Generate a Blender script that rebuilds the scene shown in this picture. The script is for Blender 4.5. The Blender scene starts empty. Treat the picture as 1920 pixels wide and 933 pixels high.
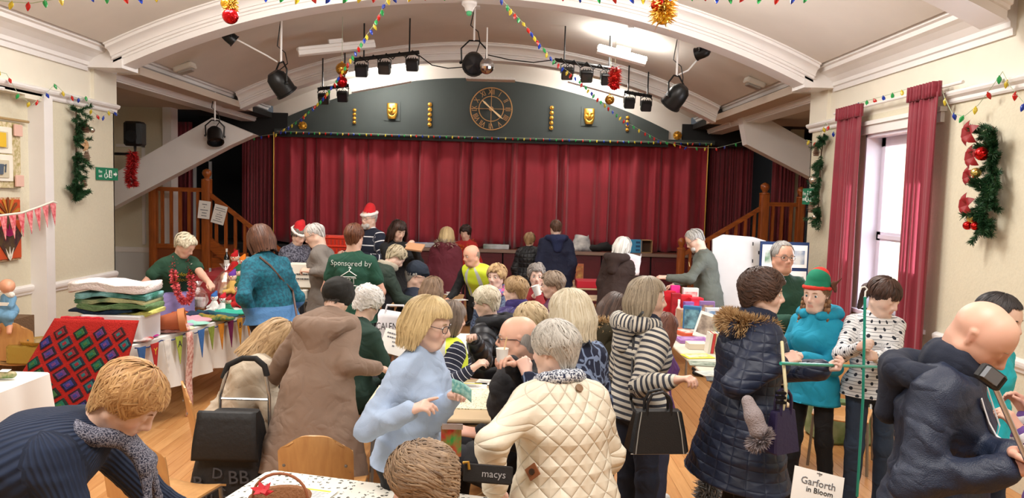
import bpy, bmesh, math, random
import numpy as np
from mathutils import Vector, Matrix
# ------------------------------------------------------------- camera
SC = bpy.context.scene
COL = SC.collection
W, H, F = 1920, 933, 1400.0
CAMZ = 2.05
_d = Vector(((955 - 960) / F, (466.5 - 365) / F, -1.0)).normalized()      # world +Y seen from the camera
_u = Vector((0.027, 1.0, 0.0)).normalized()
_u = (_u - _d * _u.dot(_d)).normalized()                                    # world +Z
_x = _d.cross(_u).normalized()                                              # world +X
RM = Matrix((_x, _d, _u))                                                   # camera -> world
cam_data = bpy.data.cameras.new('camera')
cam = bpy.data.objects.new('camera', cam_data)
COL.objects.link(cam)
cam.matrix_world = Matrix.Translation((0, 0, CAMZ)) @ RM.to_4x4()
cam_data.sensor_fit = 'HORIZONTAL'
cam_data.sensor_width = 36
cam_data.lens = F / W * 36
cam_data.clip_start = 0.05
SC.camera = cam
def at(px, py, Y):
	w = RM @ Vector(((px - W / 2) / F, -(py - H / 2) / F, -1.0))
	t = Y / w.y
	return Vector((w.x * t, Y, CAMZ + w.z * t))
def atz(px, py, z):
	w = RM @ Vector(((px - W / 2) / F, -(py - H / 2) / F, -1.0))
	t = (z - CAMZ) / w.z
	return Vector((w.x * t, w.y * t, z))
def atx(px, py, x):
	w = RM @ Vector(((px - W / 2) / F, -(py - H / 2) / F, -1.0))
	t = x / w.x
	return Vector((x, w.y * t, CAMZ + w.z * t))
# ------------------------------------------------------------- world, exposure
SC.view_settings.view_transform = 'Standard'
SC.view_settings.look = 'None'
SC.view_settings.gamma = 1.0
SC.view_settings.use_curve_mapping = False
SC.view_settings.exposure = 0.66
SC.cycles.use_denoising = True
SC.cycles.max_bounces = 6
SC.cycles.diffuse_bounces = 4
SC.cycles.transparent_max_bounces = 6
SC.cycles.sample_clamp_indirect = 4.0
world = bpy.data.worlds.new('overcast_sky')
SC.world = world
world.use_nodes = True
world.node_tree.nodes['Background'].inputs[0].default_value = (0.86, 0.92, 1.0, 1)
world.node_tree.nodes['Background'].inputs[1].default_value = 4.5
def area(name, loc, size, energy, color=(1, 0.965, 0.92), rot=(0, 0, 0), sy=None):
	l = bpy.data.lights.new(name, 'AREA')
	l.energy = energy; l.color = color
	l.shape = 'RECTANGLE'; l.size = size; l.size_y = sy or size
	o = bpy.data.objects.new(name, l)
	o.location = loc; o.rotation_euler = rot
	COL.objects.link(o)
	return o
area('ceiling_lamp_light', (-2.6, 1.5, 4.05), 1.6, 85, sy=1.6)
area('ceiling_lamp_light', (1.5, 1.5, 4.05), 1.6, 85, sy=1.6)
area('ceiling_lamp_light', (-2.6, 5.8, 4.15), 1.5, 100, sy=0.8)
area('ceiling_lamp_light', (1.5, 5.8, 4.15), 1.5, 100, sy=0.8)
for x_ in (-2.3, 1.3):  # added point lights without fittings, they brighten the vault
	l_ = bpy.data.lights.new('vault_fill_light', 'POINT'); l_.energy = 55; l_.color = (1, .97, .93); l_.shadow_soft_size = .3
	o_ = bpy.data.objects.new('vault_fill_light', l_); o_.location = (x_, 7.1, 3.95); COL.objects.link(o_)
area('window_daylight', (3.6, 7.3, 1.85), .8, 40, (0.85, 0.9, 1.0), (0, math.radians(90), 0), sy=1.6)
# ------------------------------------------------------------- materials
def lin(h):
	if isinstance(h, (tuple, list)): return tuple(h)[:3] + (1,)
	h = h.lstrip('#')
	if len(h) == 3: h = h[0] * 2 + h[1] * 2 + h[2] * 2
	v = [int(h[i:i + 2], 16) / 255 for i in (0, 2, 4)]
	return tuple([(c / 12.92 if c <= .04045 else ((c + .055) / 1.055) ** 2.4) for c in v]) + (1,)
_mats = {}
class NT:
	def __init__(s, name):
		s.m = bpy.data.materials.new(name); s.m.use_nodes = True
		s.t = s.m.node_tree; s.b = s.t.nodes['Principled BSDF']; s.out = s.t.nodes['Material Output']
	def n(s, typ, **kw):
		nd = s.t.nodes.new(typ)
		for k, v in kw.items():
			if k.startswith('i_'):
				key = k[2:]
				nd.inputs[int(key) if key.isdigit() else key].default_value = v
			else: setattr(nd, k, v)
		return nd
	def l(s, a, ao, b, bi): s.t.links.new(a.outputs[ao], b.inputs[bi])
	def mix(s, c1, c2, fac=None):
		m = s.n('ShaderNodeMix', data_type='RGBA')
		for v, i in ((c1, 6), (c2, 7)):
			if isinstance(v, tuple) and hasattr(v[0], 'outputs'): s.t.links.new(v[0].outputs[v[1]], m.inputs[i])
			else: m.inputs[i].default_value = v
		if fac is not None:
			if isinstance(fac, tuple): s.t.links.new(fac[0].outputs[fac[1]], m.inputs[0])
			else: m.inputs[0].default_value = fac
		return (m, 2)
	def math(s, op, a, b=None, c=None):
		m = s.n('ShaderNodeMath', operation=op)
		for i, v in enumerate((a, b, c)):
			if v is None: continue
			if isinstance(v, tuple): s.t.links.new(v[0].outputs[v[1]], m.inputs[i])
			else: m.inputs[i].default_value = v
		return (m, 0)
	def bump(s, h, strength=.3, dist=.01, prev=None):
		b = s.n('ShaderNodeBump'); b.inputs['Strength'].default_value = strength; b.inputs['Distance'].default_value = dist
		s.t.links.new(h[0].outputs[h[1]], b.inputs['Height'])
		if prev: s.t.links.new(prev.outputs[0], b.inputs['Normal'])
		s.t.links.new(b.outputs[0], s.b.inputs['Normal'])
		return b
	def col(s, v): s.t.links.new(v[0].outputs[v[1]], s.b.inputs['Base Color'])
def M(name, color, rough=.6, metal=0., noise=0., ns=8., bump=0., bs=60., emit=0., trans=0., alpha=1., coat=0., sheen=0., color2=None, stretch=None):
	key = (name, str(color), rough, metal, noise, ns, bump, bs, emit, trans, alpha, coat, str(color2))
	if key in _mats: return _mats[key]
	t = NT(name); c = lin(color)
	t.b.inputs['Base Color'].default_value = c
	t.b.inputs['Roughness'].default_value = rough
	t.b.inputs['Metallic'].default_value = metal
	if coat: t.b.inputs['Coat Weight'].default_value = coat
	if sheen: t.b.inputs['Sheen Weight'].default_value = sheen
	if trans: t.b.inputs['Transmission Weight'].default_value = trans
	if alpha < 1: t.b.inputs['Alpha'].default_value = alpha
	if emit:
		t.b.inputs['Emission Color'].default_value = c; t.b.inputs['Emission Strength'].default_value = emit
	tc = t.n('ShaderNodeTexCoord')
	src = (tc, 3)
	if stretch:
		mp = t.n('ShaderNodeMapping'); mp.inputs['Scale'].default_value = stretch
		t.l(tc, 3, mp, 0); src = (mp, 0)
	if noise or color2:
		nz = t.n('ShaderNodeTexNoise'); nz.inputs['Scale'].default_value = ns; nz.inputs['Detail'].default_value = 5
		t.l(src[0], src[1], nz, 0)
		if color2: c2 = lin(color2)
		else: c2 = tuple(max(0, x * (1 - noise)) for x in c[:3]) + (1,)
		r = t.n('ShaderNodeMapRange'); r.inputs[1].default_value = .35; r.inputs[2].default_value = .65
		t.l(nz, 0, r, 0)
		t.col(t.mix(c, c2, (r, 0)))
	if bump:
		nb = t.n('ShaderNodeTexNoise'); nb.inputs['Scale'].default_value = bs; nb.inputs['Detail'].default_value = 3
		t.l(src[0], src[1], nb, 0)
		t.bump((nb, 0), bump, .01)
	_mats[key] = t.m
	return t.m
def wood(name, c1, c2, axis=0, scale=3., rough=.4):
	key = ('wood', name, axis)
	if key in _mats: return _mats[key]
	t = NT(name); tc = t.n('ShaderNodeTexCoord'); mp = t.n('ShaderNodeMapping')
	s = [14, 14, 14]; s[axis] = 1.2
	mp.inputs['Scale'].default_value = s
	t.l(tc, 3, mp, 0)
	nz = t.n('ShaderNodeTexNoise'); nz.inputs['Scale'].default_value = scale; nz.inputs['Detail'].default_value = 6; nz.inputs['Distortion'].default_value = .6
	t.l(mp, 0, nz, 0)
	r = t.n('ShaderNodeMapRange'); r.inputs[1].default_value = .3; r.inputs[2].default_value = .7
	t.l(nz, 0, r, 0)
	t.col(t.mix(lin(c1), lin(c2), (r, 0)))
	t.b.inputs['Roughness'].default_value = rough
	_mats[key] = t.m
	return t.m
# ------------------------------------------------------------- mesh builder
def V(*a): return Vector(a if len(a) == 3 else a[0])
def rotz(a): return Matrix.Rotation(a, 4, 'Z')
def TR(loc, rz=0, rx=0, ry=0): return Matrix.Translation(loc) @ Matrix.Rotation(rz, 4, 'Z') @ Matrix.Rotation(ry, 4, 'Y') @ Matrix.Rotation(rx, 4, 'X')
class MB:
	def __init__(s): s.v = []; s.f = []; s.mi = []; s.m = 0; s.uv = None
	def add(s, vs, fs, T=None):
		o = len(s.v)
		if T is not None: vs = [T @ Vector(v) for v in vs]
		s.v.extend([tuple(v) for v in vs])
		for f in fs: s.f.append([i + o for i in f]); s.mi.append(s.m)
		return s
	def box(s, lo, hi, T=None):
		x0, y0, z0 = lo; x1, y1, z1 = hi
		vs = [(x0, y0, z0), (x1, y0, z0), (x1, y1, z0), (x0, y1, z0), (x0, y0, z1), (x1, y0, z1), (x1, y1, z1), (x0, y1, z1)]
		return s.add(vs, [(3, 2, 1, 0), (4, 5, 6, 7), (0, 1, 5, 4), (1, 2, 6, 5), (2, 3, 7, 6), (3, 0, 4, 7)], T)
	def bbox(s, c, size, T=None):
		return s.box([c[i] - size[i] / 2 for i in range(3)], [c[i] + size[i] / 2 for i in range(3)], T)
	def rbox(s, c, size, r, T=None):
		# box with chamfered vertical edges and slight top chamfer
		hx, hy, hz = [d / 2 for d in size]; rings = []
		for z, k in ((-hz, r * .5), (-hz + r * .5, 0), (hz - r * .5, 0), (hz, r * .5)):
			ring = []
			for sx, sy, seq in ((1, -1, 0), (1, 1, 1), (-1, 1, 2), (-1, -1, 3)):
				for q in range(3):
					a = -math.pi / 2 + seq * math.pi / 2 + q * math.pi / 4
					ring.append((c[0] + sx * (hx - r) + (r - k) * math.cos(a), c[1] + sy * (hy - r) + (r - k) * math.sin(a), c[2] + z))
			rings.append(ring)
		return s.loft(rings, True, True, T)
	def loft(s, rings, closed=True, caps=True, T=None):
		n = len(rings[0]); vs = [p for r in rings for p in r]; fs = []
		for i in range(len(rings) - 1):
			for j in range(n if closed else n - 1):
				k = (j + 1) % n
				fs.append((i * n + j, i * n + k, (i + 1) * n + k, (i + 1) * n + j))
		if caps and closed:
			fs.append(tuple(range(n - 1, -1, -1))); b = (len(rings) - 1) * n
			fs.append(tuple(range(b, b + n)))
		return s.add(vs, fs, T)
	def lathe(s, prof, c=(0, 0, 0), n=16, T=None, caps=True):
		rings = [[(c[0] + r * math.cos(2 * math.pi * j / n), c[1] + r * math.sin(2 * math.pi * j / n), c[2] + z) for j in range(n)] for r, z in prof]
		return s.loft(rings, True, caps, T)
	def tube(s, pts, r, n=8, T=None, closed=False):
		pts = [Vector(p) for p in pts]; rings = []; up = None
		rr = r if isinstance(r, (list, tuple)) else [r] * len(pts)
		for i, p in enumerate(pts):
			if closed: d = pts[(i + 1) % len(pts)] - pts[i - 1]
			else: d = pts[min(i + 1, len(pts) - 1)] - pts[max(i - 1, 0)]
			if d.length < 1e-9: d = Vector((0, 0, 1))
			d.normalize()
			if up is None:
				up = Vector((0, 0, 1)) if abs(d.z) < .9 else Vector((1, 0, 0))
			a = d.cross(up)
			if a.length < 1e-6: a = d.cross(Vector((0, 1, 0)))
			a.normalize(); b = a.cross(d).normalized(); up = b
			rings.append([p + (a * math.cos(2 * math.pi * j / n) + b * math.sin(2 * math.pi * j / n)) * rr[i] for j in range(n)])
		if closed: rings.append(rings[0])
		return s.loft(rings, True, not closed, T)
	def sphere(s, c, r, n=12, T=None, sc=(1, 1, 1)):
		m = max(4, n // 2 + 1)
		rings = []
		for i in range(1, m):
			th = math.pi * i / m
			rings.append([(c[0] + r * sc[0] * math.sin(th) * math.cos(2 * math.pi * j / n), c[1] + r * sc[1] * math.sin(th) * math.sin(2 * math.pi * j / n), c[2] - r * sc[2] * math.cos(th)) for j in range(n)])
		o = len(s.v); s.loft(rings, True, False, T)
		b = (c[0], c[1], c[2] - r * sc[2]); t = (c[0], c[1], c[2] + r * sc[2])
		if T is not None: b = tuple(T @ Vector(b)); t = tuple(T @ Vector(t))
		ib = len(s.v); s.v.append(b); it = len(s.v); s.v.append(t); L = o + (m - 2) * n
		for j in range(n):
			k = (j + 1) % n
			s.f.append([o + k, o + j, ib]); s.mi.append(s.m); s.f.append([L + j, L + k, it]); s.mi.append(s.m)
		return s
	def prism(s, poly, h0, h1, T=None):
		# poly in local xy, extruded in z
		return s.loft([[(x, y, h0) for x, y in poly], [(x, y, h1) for x, y in poly]], True, True, T)
	def sheet(s, fn, nu, nv, th=0.0, T=None):
		g = [[Vector(fn(i / nu, j / nv)) for j in range(nv + 1)] for i in range(nu + 1)]
		n = nv + 1
		vs = [g[i][j] for i in range(nu + 1) for j in range(n)]
		fs = [(i * n + j, (i + 1) * n + j, (i + 1) * n + j + 1, i * n + j + 1) for i in range(nu) for j in range(nv)]
		if th:
			N = len(vs); vs2 = []
			for i in range(nu + 1):
				for j in range(n):
					du = g[min(i + 1, nu)][j] - g[max(i - 1, 0)][j]; dv = g[i][min(j + 1, nv)] - g[i][max(j - 1, 0)]
					nn = du.cross(dv)
					if nn.length > 0: nn.normalize()
					vs2.append(g[i][j] - nn * th)
			vs = vs + vs2
			fs = fs + [tuple(N + q for q in reversed(f)) for f in fs]
			for i in range(nu):
				fs.append((i * n, N + i * n, N + (i + 1) * n, (i + 1) * n)); a = i * n + nv
				fs.append((a + n, N + a + n, N + a, a))
			for j in range(nv):
				fs.append((j + 1, N + j + 1, N + j, j)); a = nu * n + j
				fs.append((a, N + a, N + a + 1, a + 1))
		return s.add(vs, fs, T)
	def bounds(s):
		a = np.array(s.v); return a.min(0), a.max(0)
	def build(s, name, mat, parent=None, smooth=False, loc=None):
		me = bpy.data.meshes.new(name)
		if loc is None:
			if parent is not None: loc = Vector((0, 0, 0)); off = wloc(parent)
			else:
				lo, hi = s.bounds(); off = Vector(((lo[0] + hi[0]) / 2, (lo[1] + hi[1]) / 2, lo[2])); loc = off
		else: off = Vector(loc); loc = off
		me.from_pydata([(x - off[0], y - off[1], z - off[2]) for x, y, z in s.v], [], s.f)
		mats = mat if isinstance(mat, (list, tuple)) else [mat]
		for m in mats: me.materials.append(m)
		if len(mats) > 1: me.polygons.foreach_set('material_index', s.mi)
		if smooth:
			me.polygons.foreach_set('use_smooth', [True] * len(me.polygons))
			if smooth != 2:
				try: me.set_sharp_from_angle(angle=math.radians(42))
				except Exception: pass
		o = bpy.data.objects.new(name, me); COL.objects.link(o)
		if parent is not None: o.parent = parent
		o.location = loc
		return o
def wloc(o):
	v = Vector(o.location)
	while o.parent: o = o.parent; v = v + Vector(o.location)
	return v
def tag(o, label, cat=None, group=None, kind=None):
	if label: o['label'] = label
	if cat: o['category'] = cat
	if group: o['group'] = group
	if kind: o['kind'] = kind
	return o
def thing(name, label, cat, loc=(0, 0, 0), group=None, rz=0):
	o = bpy.data.objects.new(name, None); COL.objects.link(o); o.location = loc; o.rotation_euler = (0, 0, rz)
	o.empty_display_size = .1
	return tag(o, label, cat, group)
def dup(o, parent=None, loc=None, rz=None, label=None, group=None):
	c = o.copy(); COL.objects.link(c)
	if parent is not None: c.parent = parent
	if loc is not None: c.location = loc
	if rz is not None: c.rotation_euler = (0, 0, rz)
	if label: c['label'] = label
	if group: c['group'] = group
	for ch in list(o.children): dup(ch, c)
	return c
def struct(mb, name, mat, parent=None, smooth=False):
	o = mb.build(name, mat, parent, smooth)
	if parent is None: o['kind'] = 'structure'
	return o
def text_mesh(txt, size, mat, T, parent, name='lettering', ext=.001, align='CENTER', label=None, shear=0, space=1.0):
	cu = bpy.data.curves.new(name, 'FONT'); cu.body = txt; cu.size = size; cu.extrude = ext; cu.align_x = align; cu.align_y = 'CENTER'
	cu.resolution_u = 2; cu.shear = shear; cu.space_line = space
	o = bpy.data.objects.new('tmp_text', cu); COL.objects.link(o)
	bpy.context.view_layer.update()
	me = bpy.data.meshes.new_from_object(o.evaluated_get(bpy.context.evaluated_depsgraph_get()))
	bpy.data.objects.remove(o)
	off = wloc(parent) if parent else Vector((0, 0, 0))
	me.transform(Matrix.Translation(-off) @ T)
	me.materials.clear(); me.materials.append(mat); me.name = name
	r = bpy.data.objects.new(name, me); COL.objects.link(r)
	if parent: r.parent = parent
	if label: r['label'] = label
	return r
# ------------------------------------------------------------- room
XL, XR, YC = -4.92, 3.74, 9.35        # hall walls and the corner where the side aisles open
XM = -0.56; HW = 4.03                 # middle and half width of the vaulted ceiling
SPR, APEX = 3.62, 4.55
YS = 14.3                             # stage front
ZS = 1.0
def vault(x, spr=SPR, apex=APEX):
	s = apex - spr; R = (HW * HW + s * s) / (2 * s)
	return apex - R + math.sqrt(max(0, R * R - (x - XM) ** 2))
def wallmat(name, c, bump=.35, sc=55.):
	t = NT(name); tc = t.n('ShaderNodeTexCoord')
	n1 = t.n('ShaderNodeTexNoise'); n1.inputs['Scale'].default_value = sc; n1.inputs['Detail'].default_value = 4
	t.l(tc, 3, n1, 0)
	v = t.n('ShaderNodeTexVoronoi'); v.inputs['Scale'].default_value = sc * .45
	t.l(tc, 3, v, 0)
	r = t.n('ShaderNodeMapRange'); r.inputs[1].default_value = 0; r.inputs[2].default_value = .12; r.inputs[3].default_value = .0; r.inputs[4].default_value = 1
	t.l(v, 0, r, 0)
	c1 = lin(c); c2 = tuple(x * .86 for x in c1[:3]) + (1,)
	t.col(t.mix(t.mix(tuple(x * .72 for x in c1[:3]) + (1,), c1, (r, 0)), c2, (n1, 0)))
	t.b.inputs['Roughness'].default_value = .75
	t.bump(t.math('ADD', (n1, 0), t.math('MULTIPLY', (v, 0), .6)), bump, .006)
	return t.m
m_wall = wallmat('textured_cream_wallpaper', 'dcd4bc')
m_wall_up = M('smooth_cream_paint', 'e6dfce', .7, noise=.05, ns=3)
m_ceil = M('ceiling_paint', 'd6cec4', .8, noise=.05, ns=2)
m_white = M('white_gloss_paint', 'e9e5e2', .35, noise=.03, ns=4)
m_aisle = M('aisle_ceiling_paint', 'c5b6a6', .8, noise=.05, ns=2)
m_black = M('matt_black_paint', '0a0a0b', .8)
m_blackm = M('black_metal', '141415', .4, metal=.3)
m_slate = M('dark_grey_green_paint', '2f3634', .75, noise=.1, ns=3)
m_balu = wood('orange_stained_pine', 'a85a22', '7d3d14', 2, 3, .35)
m_balux = wood('orange_stained_pine_rail', 'a85a22', '7d3d14', 0, 3, .35)
m_gold = M('gilded_plaster', 'd9a441', .3, metal=.85)
# floor of pale boards
floor = thing('floor', None, None); floor['kind'] = 'structure'
t = NT('pale_wood_floor'); tc = t.n('ShaderNodeTexCoord'); mp = t.n('ShaderNodeMapping')
mp.inputs['Scale'].default_value = (12, 1.0, 1); t.l(tc, 3, mp, 0)
br = t.n('ShaderNodeTexNoise'); br.inputs['Scale'].default_value = 4; br.inputs['Detail'].default_value = 6; t.l(mp, 0, br, 0)
bk = t.n('ShaderNodeTexBrick'); bk.inputs['Scale'].default_value = 1; bk.inputs['Brick Width'].default_value = 1.8; bk.inputs['Row Height'].default_value = .09
bk.inputs['Mortar Size'].default_value = .002; bk.inputs['Color1'].default_value = lin('cf9a63'); bk.inputs['Color2'].default_value = lin('c18a54'); bk.inputs['Mortar'].default_value = lin('8e5f35')
mp2 = t.n('ShaderNodeMapping'); mp2.inputs['Rotation'].default_value = (0, 0, math.pi / 2); t.l(tc, 3, mp2, 0); t.l(mp2, 0, bk, 0)
mm = t.n('ShaderNodeMix', data_type='RGBA', blend_type='MULTIPLY'); mm.inputs[0].default_value = .35
t.l(bk, 0, mm, 6); t.l(br, 0, mm, 7); t.col((mm, 2)); t.b.inputs['Roughness'].default_value = .28
MB().box((-8, -3.2, -.1), (7.5, 17, -.004)).build('floor_bed', t.m, floor)
# the floorboards themselves where they are bare and near enough to be told apart
bm_board = None; rnd = random.Random(5)
plank_cache = {}
mats_pl = []
for k, (a, b) in enumerate((('cf9a63', 'bd8450'), ('c9935c', 'b67d49'), ('d6a36c', 'c48d57'))):
	mats_pl.append(wood('pale_floorboard_%s' % 'abc'[k], a, b, 1, 2.2, .3))
def plank_mesh(L, k):
	key = (L, k)
	if key not in plank_cache:
		me = bpy.data.meshes.new('floorboard'); w = .0985; c = .0012; h = .006
		vs = [(-w / 2, 0, -h), (w / 2, 0, -h), (w / 2, L, -h), (-w / 2, L, -h), (-w / 2, 0, -c), (w / 2, 0, -c), (w / 2, L - .002, -c), (-w / 2, L - .002, -c),
			  (-w / 2 + c, c, 0), (w / 2 - c, c, 0), (w / 2 - c, L - c, 0), (-w / 2 + c, L - c, 0)]
		me.from_pydata(vs, [], [(3, 2, 1, 0), (0, 1, 5, 4), (1, 2, 6, 5), (2, 3, 7, 6), (3, 0, 4, 7), (4, 5, 9, 8), (5, 6, 10, 9), (6, 7, 11, 10), (7, 4, 8, 11), (8, 9, 10, 11)])
		me.materials.append(mats_pl[k]); plank_cache[key] = me
	return plank_cache[key]
far_pl = MB(); npl = 0
for i in range(int((XR + 4.9) / .1) + 1):
	x = -4.85 + i * .1 + .05; y = 2.0 + rnd.choice((0, .6, 1.2)) - 1.2
	if x > XR: break
	while y < 9.0:
		L = 2.4
		if (-3.6 < x < -.6 or .9 < x < 3.3) and y + L > 3.2 and y < 7.4 and npl < 290:
			o = bpy.data.objects.new('floorboard', plank_mesh(L, rnd.randrange(3))); COL.objects.link(o); o.parent = floor; o.location = (x, y, 0); npl += 1
		else:
			far_pl.m = rnd.randrange(3); far_pl.box((x - .049, y, -.006), (x + .049, y + L - .002, -.0004))
		y += L
o = far_pl.build('distant_floorboards', mats_pl, floor); o['kind'] = 'stuff'
# side walls of the hall
m_dado_y = (.92, .06)
def moulding(x, side, y0, y1, z, prof, name='moulding', parent=None, mat=None):
	"""profile (depth, height) run along Y on a side wall; side=+1 sticks out to +x"""
	mb = MB()
	mb.loft([[(x + side * d, y, z + h) for d, h in prof] for y in (y0, y1)], True, True)
	return mb.build(name, mat or m_white, parent, False)
RAIL = [(0, -.06), (.02, -.06), (.03, -.045), (.03, -.02), (.06, .0), (.07, .02), (.07, .035), (.05, .045), (0, .06)]
DADO = [(0, -.05), (.015, -.05), (.02, -.03), (.035, -.01), (.04, .01), (.04, .03), (.02, .045), (0, .05)]
CORN = [(0, -.26), (.03, -.26), (.035, -.21), (.06, -.2), (.065, -.16), (.12, -.11), (.2, -.07), (.26, -.05), (.27, -.01), (.31, .0), (.32, .04), (.37, .05), (.38, .12), (0, .12)]
# left wall with a shallow bay that starts at the pilaster
wl = thing('wall_left', None, None); wl['kind'] = 'structure'
yb = 7.93
MB().box((XL - .25, yb, 0), (XL, YC, 2.98)).build('wall_panel', m_wall, wl)
MB().box((XL - .35, -3.2, 0), (XL - .12, yb, 2.98)).build('wall_panel', m_wall, wl)
MB().box((XL - .35, -3.2, 2.98), (XL, YC, 3.9)).build('upper_wall', m_wall_up, wl)
MB().box((XL - .12, yb - .05, 0), (XL + .05, yb + .1, 2.95)).build('pilaster', m_white, wl)
MB().box((XL - .0, YC - .5, 2.98), (XL + .04, YC, 3.42)).build('upper_pier', m_wall_up, wl)
# shallow arched head over the bay
mb = MB()
for k in range(12):
	y0 = yb - .02 - k * .3; y1 = y0 - .3
	f = lambda y: .17 * min(1, ((yb - y) / 1.2)) ** .5 if y < yb else 0
	mb.box((XL - .12, y1, 2.80 + f(y1)), (XL + .03, y0, 2.98))
mb.build('bay_head', m_wall_up, wl)
moulding(XL, 1, -3.2, YC + .03, 2.98, RAIL, 'picture_rail', wl)
moulding(XL, 1, yb + .1, YC, .92, DADO, 'dado_rail', wl)
moulding(XL - .12, 1, -3.2, yb - .05, .92, DADO, 'dado_rail', wl)
# right wall with the window
WY0, WY1, WZ0, WZ1 = 6.62, 7.92, .95, 2.78
wr = thing('wall_right', None, None); wr['kind'] = 'structure'
MB().box((XR, -3.2, 0), (XR + .35, WY0, 2.98)).box((XR, WY1, 0), (XR + .35, YC, 2.98)).box((XR, WY0, 0), (XR + .35, WY1, WZ0)).box((XR, WY0, WZ1), (XR + .35, WY1, 2.98)).build('wall_panel', m_wall, wr)
MB().box((XR, -3.2, 2.98), (XR + .35, YC, 3.9)).build('upper_wall', m_wall_up, wr)
MB().box((XR - .04, YC - .5, 2.98), (XR, YC, 3.42)).build('upper_pier', m_wall_up, wr)
moulding(XR, -1, -3.2, 6.45, 2.98, RAIL, 'picture_rail', wr)
moulding(XR, -1, 8.25, YC + .03, 2.98, RAIL, 'picture_rail', wr)
moulding(XR, -1, -3.2, 6.4, .92, DADO, 'dado_rail', wr)
moulding(XR, -1, 8.1, YC, .92, DADO, 'dado_rail', wr)
# back wall behind the photographer
struct(MB().box((XL - .4, -3.4, 0), (XR + .4, -3.2, 4.9)), 'wall_back', m_wall_up)
# vaulted ceiling, cornices and beams
ce = thing('ceiling', None, None); ce['kind'] = 'structure'
N = 40
mb = MB()
xs = [XM - HW + 2 * HW * i / N for i in range(N + 1)]
mb.loft([[(x, y, vault(x)) for x in xs] + [(x, y, vault(x) + .12) for x in reversed(xs)] for y in (-3.4, 17.0)], True, True)
mb.build('vault', m_ceil, ce, True)
MB().box((XL - .4, -3.4, 3.74), (XM - HW + .05, YC, 3.86)).box((XM + HW - .05, -3.4, 3.74), (XR + .4, YC, 3.86)).build('flat_margin', m_ceil, ce)
bays = [(-3.2, -.4), (-.1, 5.35), (5.65, 8.75), (9.05, 12.75), (13.05, 14.55)]
for side in (-1, 1):
	xe = XM + side * HW
	for k, (y0, y1) in enumerate(bays):
		xw = (XL if side < 0 else XR) if k < 3 else xe + side * .34
		prof = [(d * (abs(xe - xw) / .36), h) for d, h in CORN]
		moulding(xw, -side, y0, y1, SPR - .02, prof, 'cornice', ce)
def beam(yc, th=.3):
	b = MB(); bz = .22
	y0, y1 = yc - th / 2, yc + th / 2
	def ring(x):
		z = vault(x)
		h = [(.24, .05), (.24, -.015), (.2, -.015), (.2, -.045), (.15, -.055), (.1, -.085), (.085, -.12), (.06, -.12), (.06, -.15), (.03, -.155), (.03, -.18), (0, -.18), (0, -bz - .03)]
		p = [(y0 - a, z + b) for a, b in h] + [(y1 + a, z + b) for a, b in reversed(h)]
		return [(x, y, zz) for y, zz in p]
	b.loft([ring(x) for x in xs], True, True)
	o = b.build('arched_beam', m_white, ce, True)
	return o
for y in (-.25, 5.5, 8.9): beam(y)
beam(12.9, .24)
# beam ends over the walls
MB().box((XL - .1, 8.72, 3.38), (XM - HW + .1, 9.1, 3.66)).box((XM + HW - .1, 8.72, 3.38), (XR + .1, 9.1, 3.66)).build('beam_end', m_white, ce)
# side aisles beyond the corner
ca = MB()
ca.box((-8.2, YC, 3.4), (XM - HW + .0, 13.4, 3.5)); ca.box((XM + HW - .0, YC, 3.4), (7.4, 13.4, 3.5))
ca.build('aisle_ceiling', m_aisle, ce)
MB().box((XM - HW - .6, 9.05, 3.32), (XM - HW - .33, 14.5, 3.75)).box((XM + HW + .33, 9.05, 3.32), (XM + HW + .6, 14.5, 3.75)).build('side_beam', m_white, ce)
MB().box((XM - HW - .6, 9.05, 3.7), (XM - HW + .02, 14.6, 3.86)).box((XM + HW - .02, 9.05, 3.7), (XM + HW + .6, 14.6, 3.86)).build('leak_filler', m_ceil, ce)  # added filler boxes, block sky light leaking in above the side beams
# aisle walls
wa = thing('wall_aisle_left', None, None); wa['kind'] = 'structure'
MB().box((-8.2, YC - .02, 0), (XL, YC + .0, 3.6)).build('return_wall', m_wall, wa)
MB().box((-8.3, YC, 0), (-7.3, 13.4, 3.5)).build('outer_wall', m_wall, wa)
MB().box((-8.3, 13.2, 0), (-5.95, 13.35, 3.5)).build('end_wall', m_wall, wa)
MB().box((-7.3, 13.17, .86), (-6.02, 13.2, .95)).build('dado_rail', m_white, wa)
MB().box((-7.3, 13.185, 0), (-6.02, 13.2, .86)).build('dado_panel', M('pale_grey_paint', 'cfd0cf', .6), wa)
MB().box((-6.45, 13.17, 1.0), (-6.40, 13.2, 2.75)).box((-6.9, 13.17, 2.7), (-6.4, 13.2, 2.75)).box((-6.05, 13.1, 0), (-5.9, 13.36, 3.5)).build('wall_trim', m_white, wa)
wb = thing('wall_aisle_right', None, None); wb['kind'] = 'structure'
MB().box((XR, YC - .02, 0), (7.4, YC, 3.6)).build('return_wall', m_wall, wb)
MB().box((6.0, YC, 0), (6.2, 14.4, 3.5)).build('outer_wall', m_wall, wb)
MB().box((5.2, 13.9, 0), (5.42, 14.0, 3.5)).build('end_wall', m_wall, wb)
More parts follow.
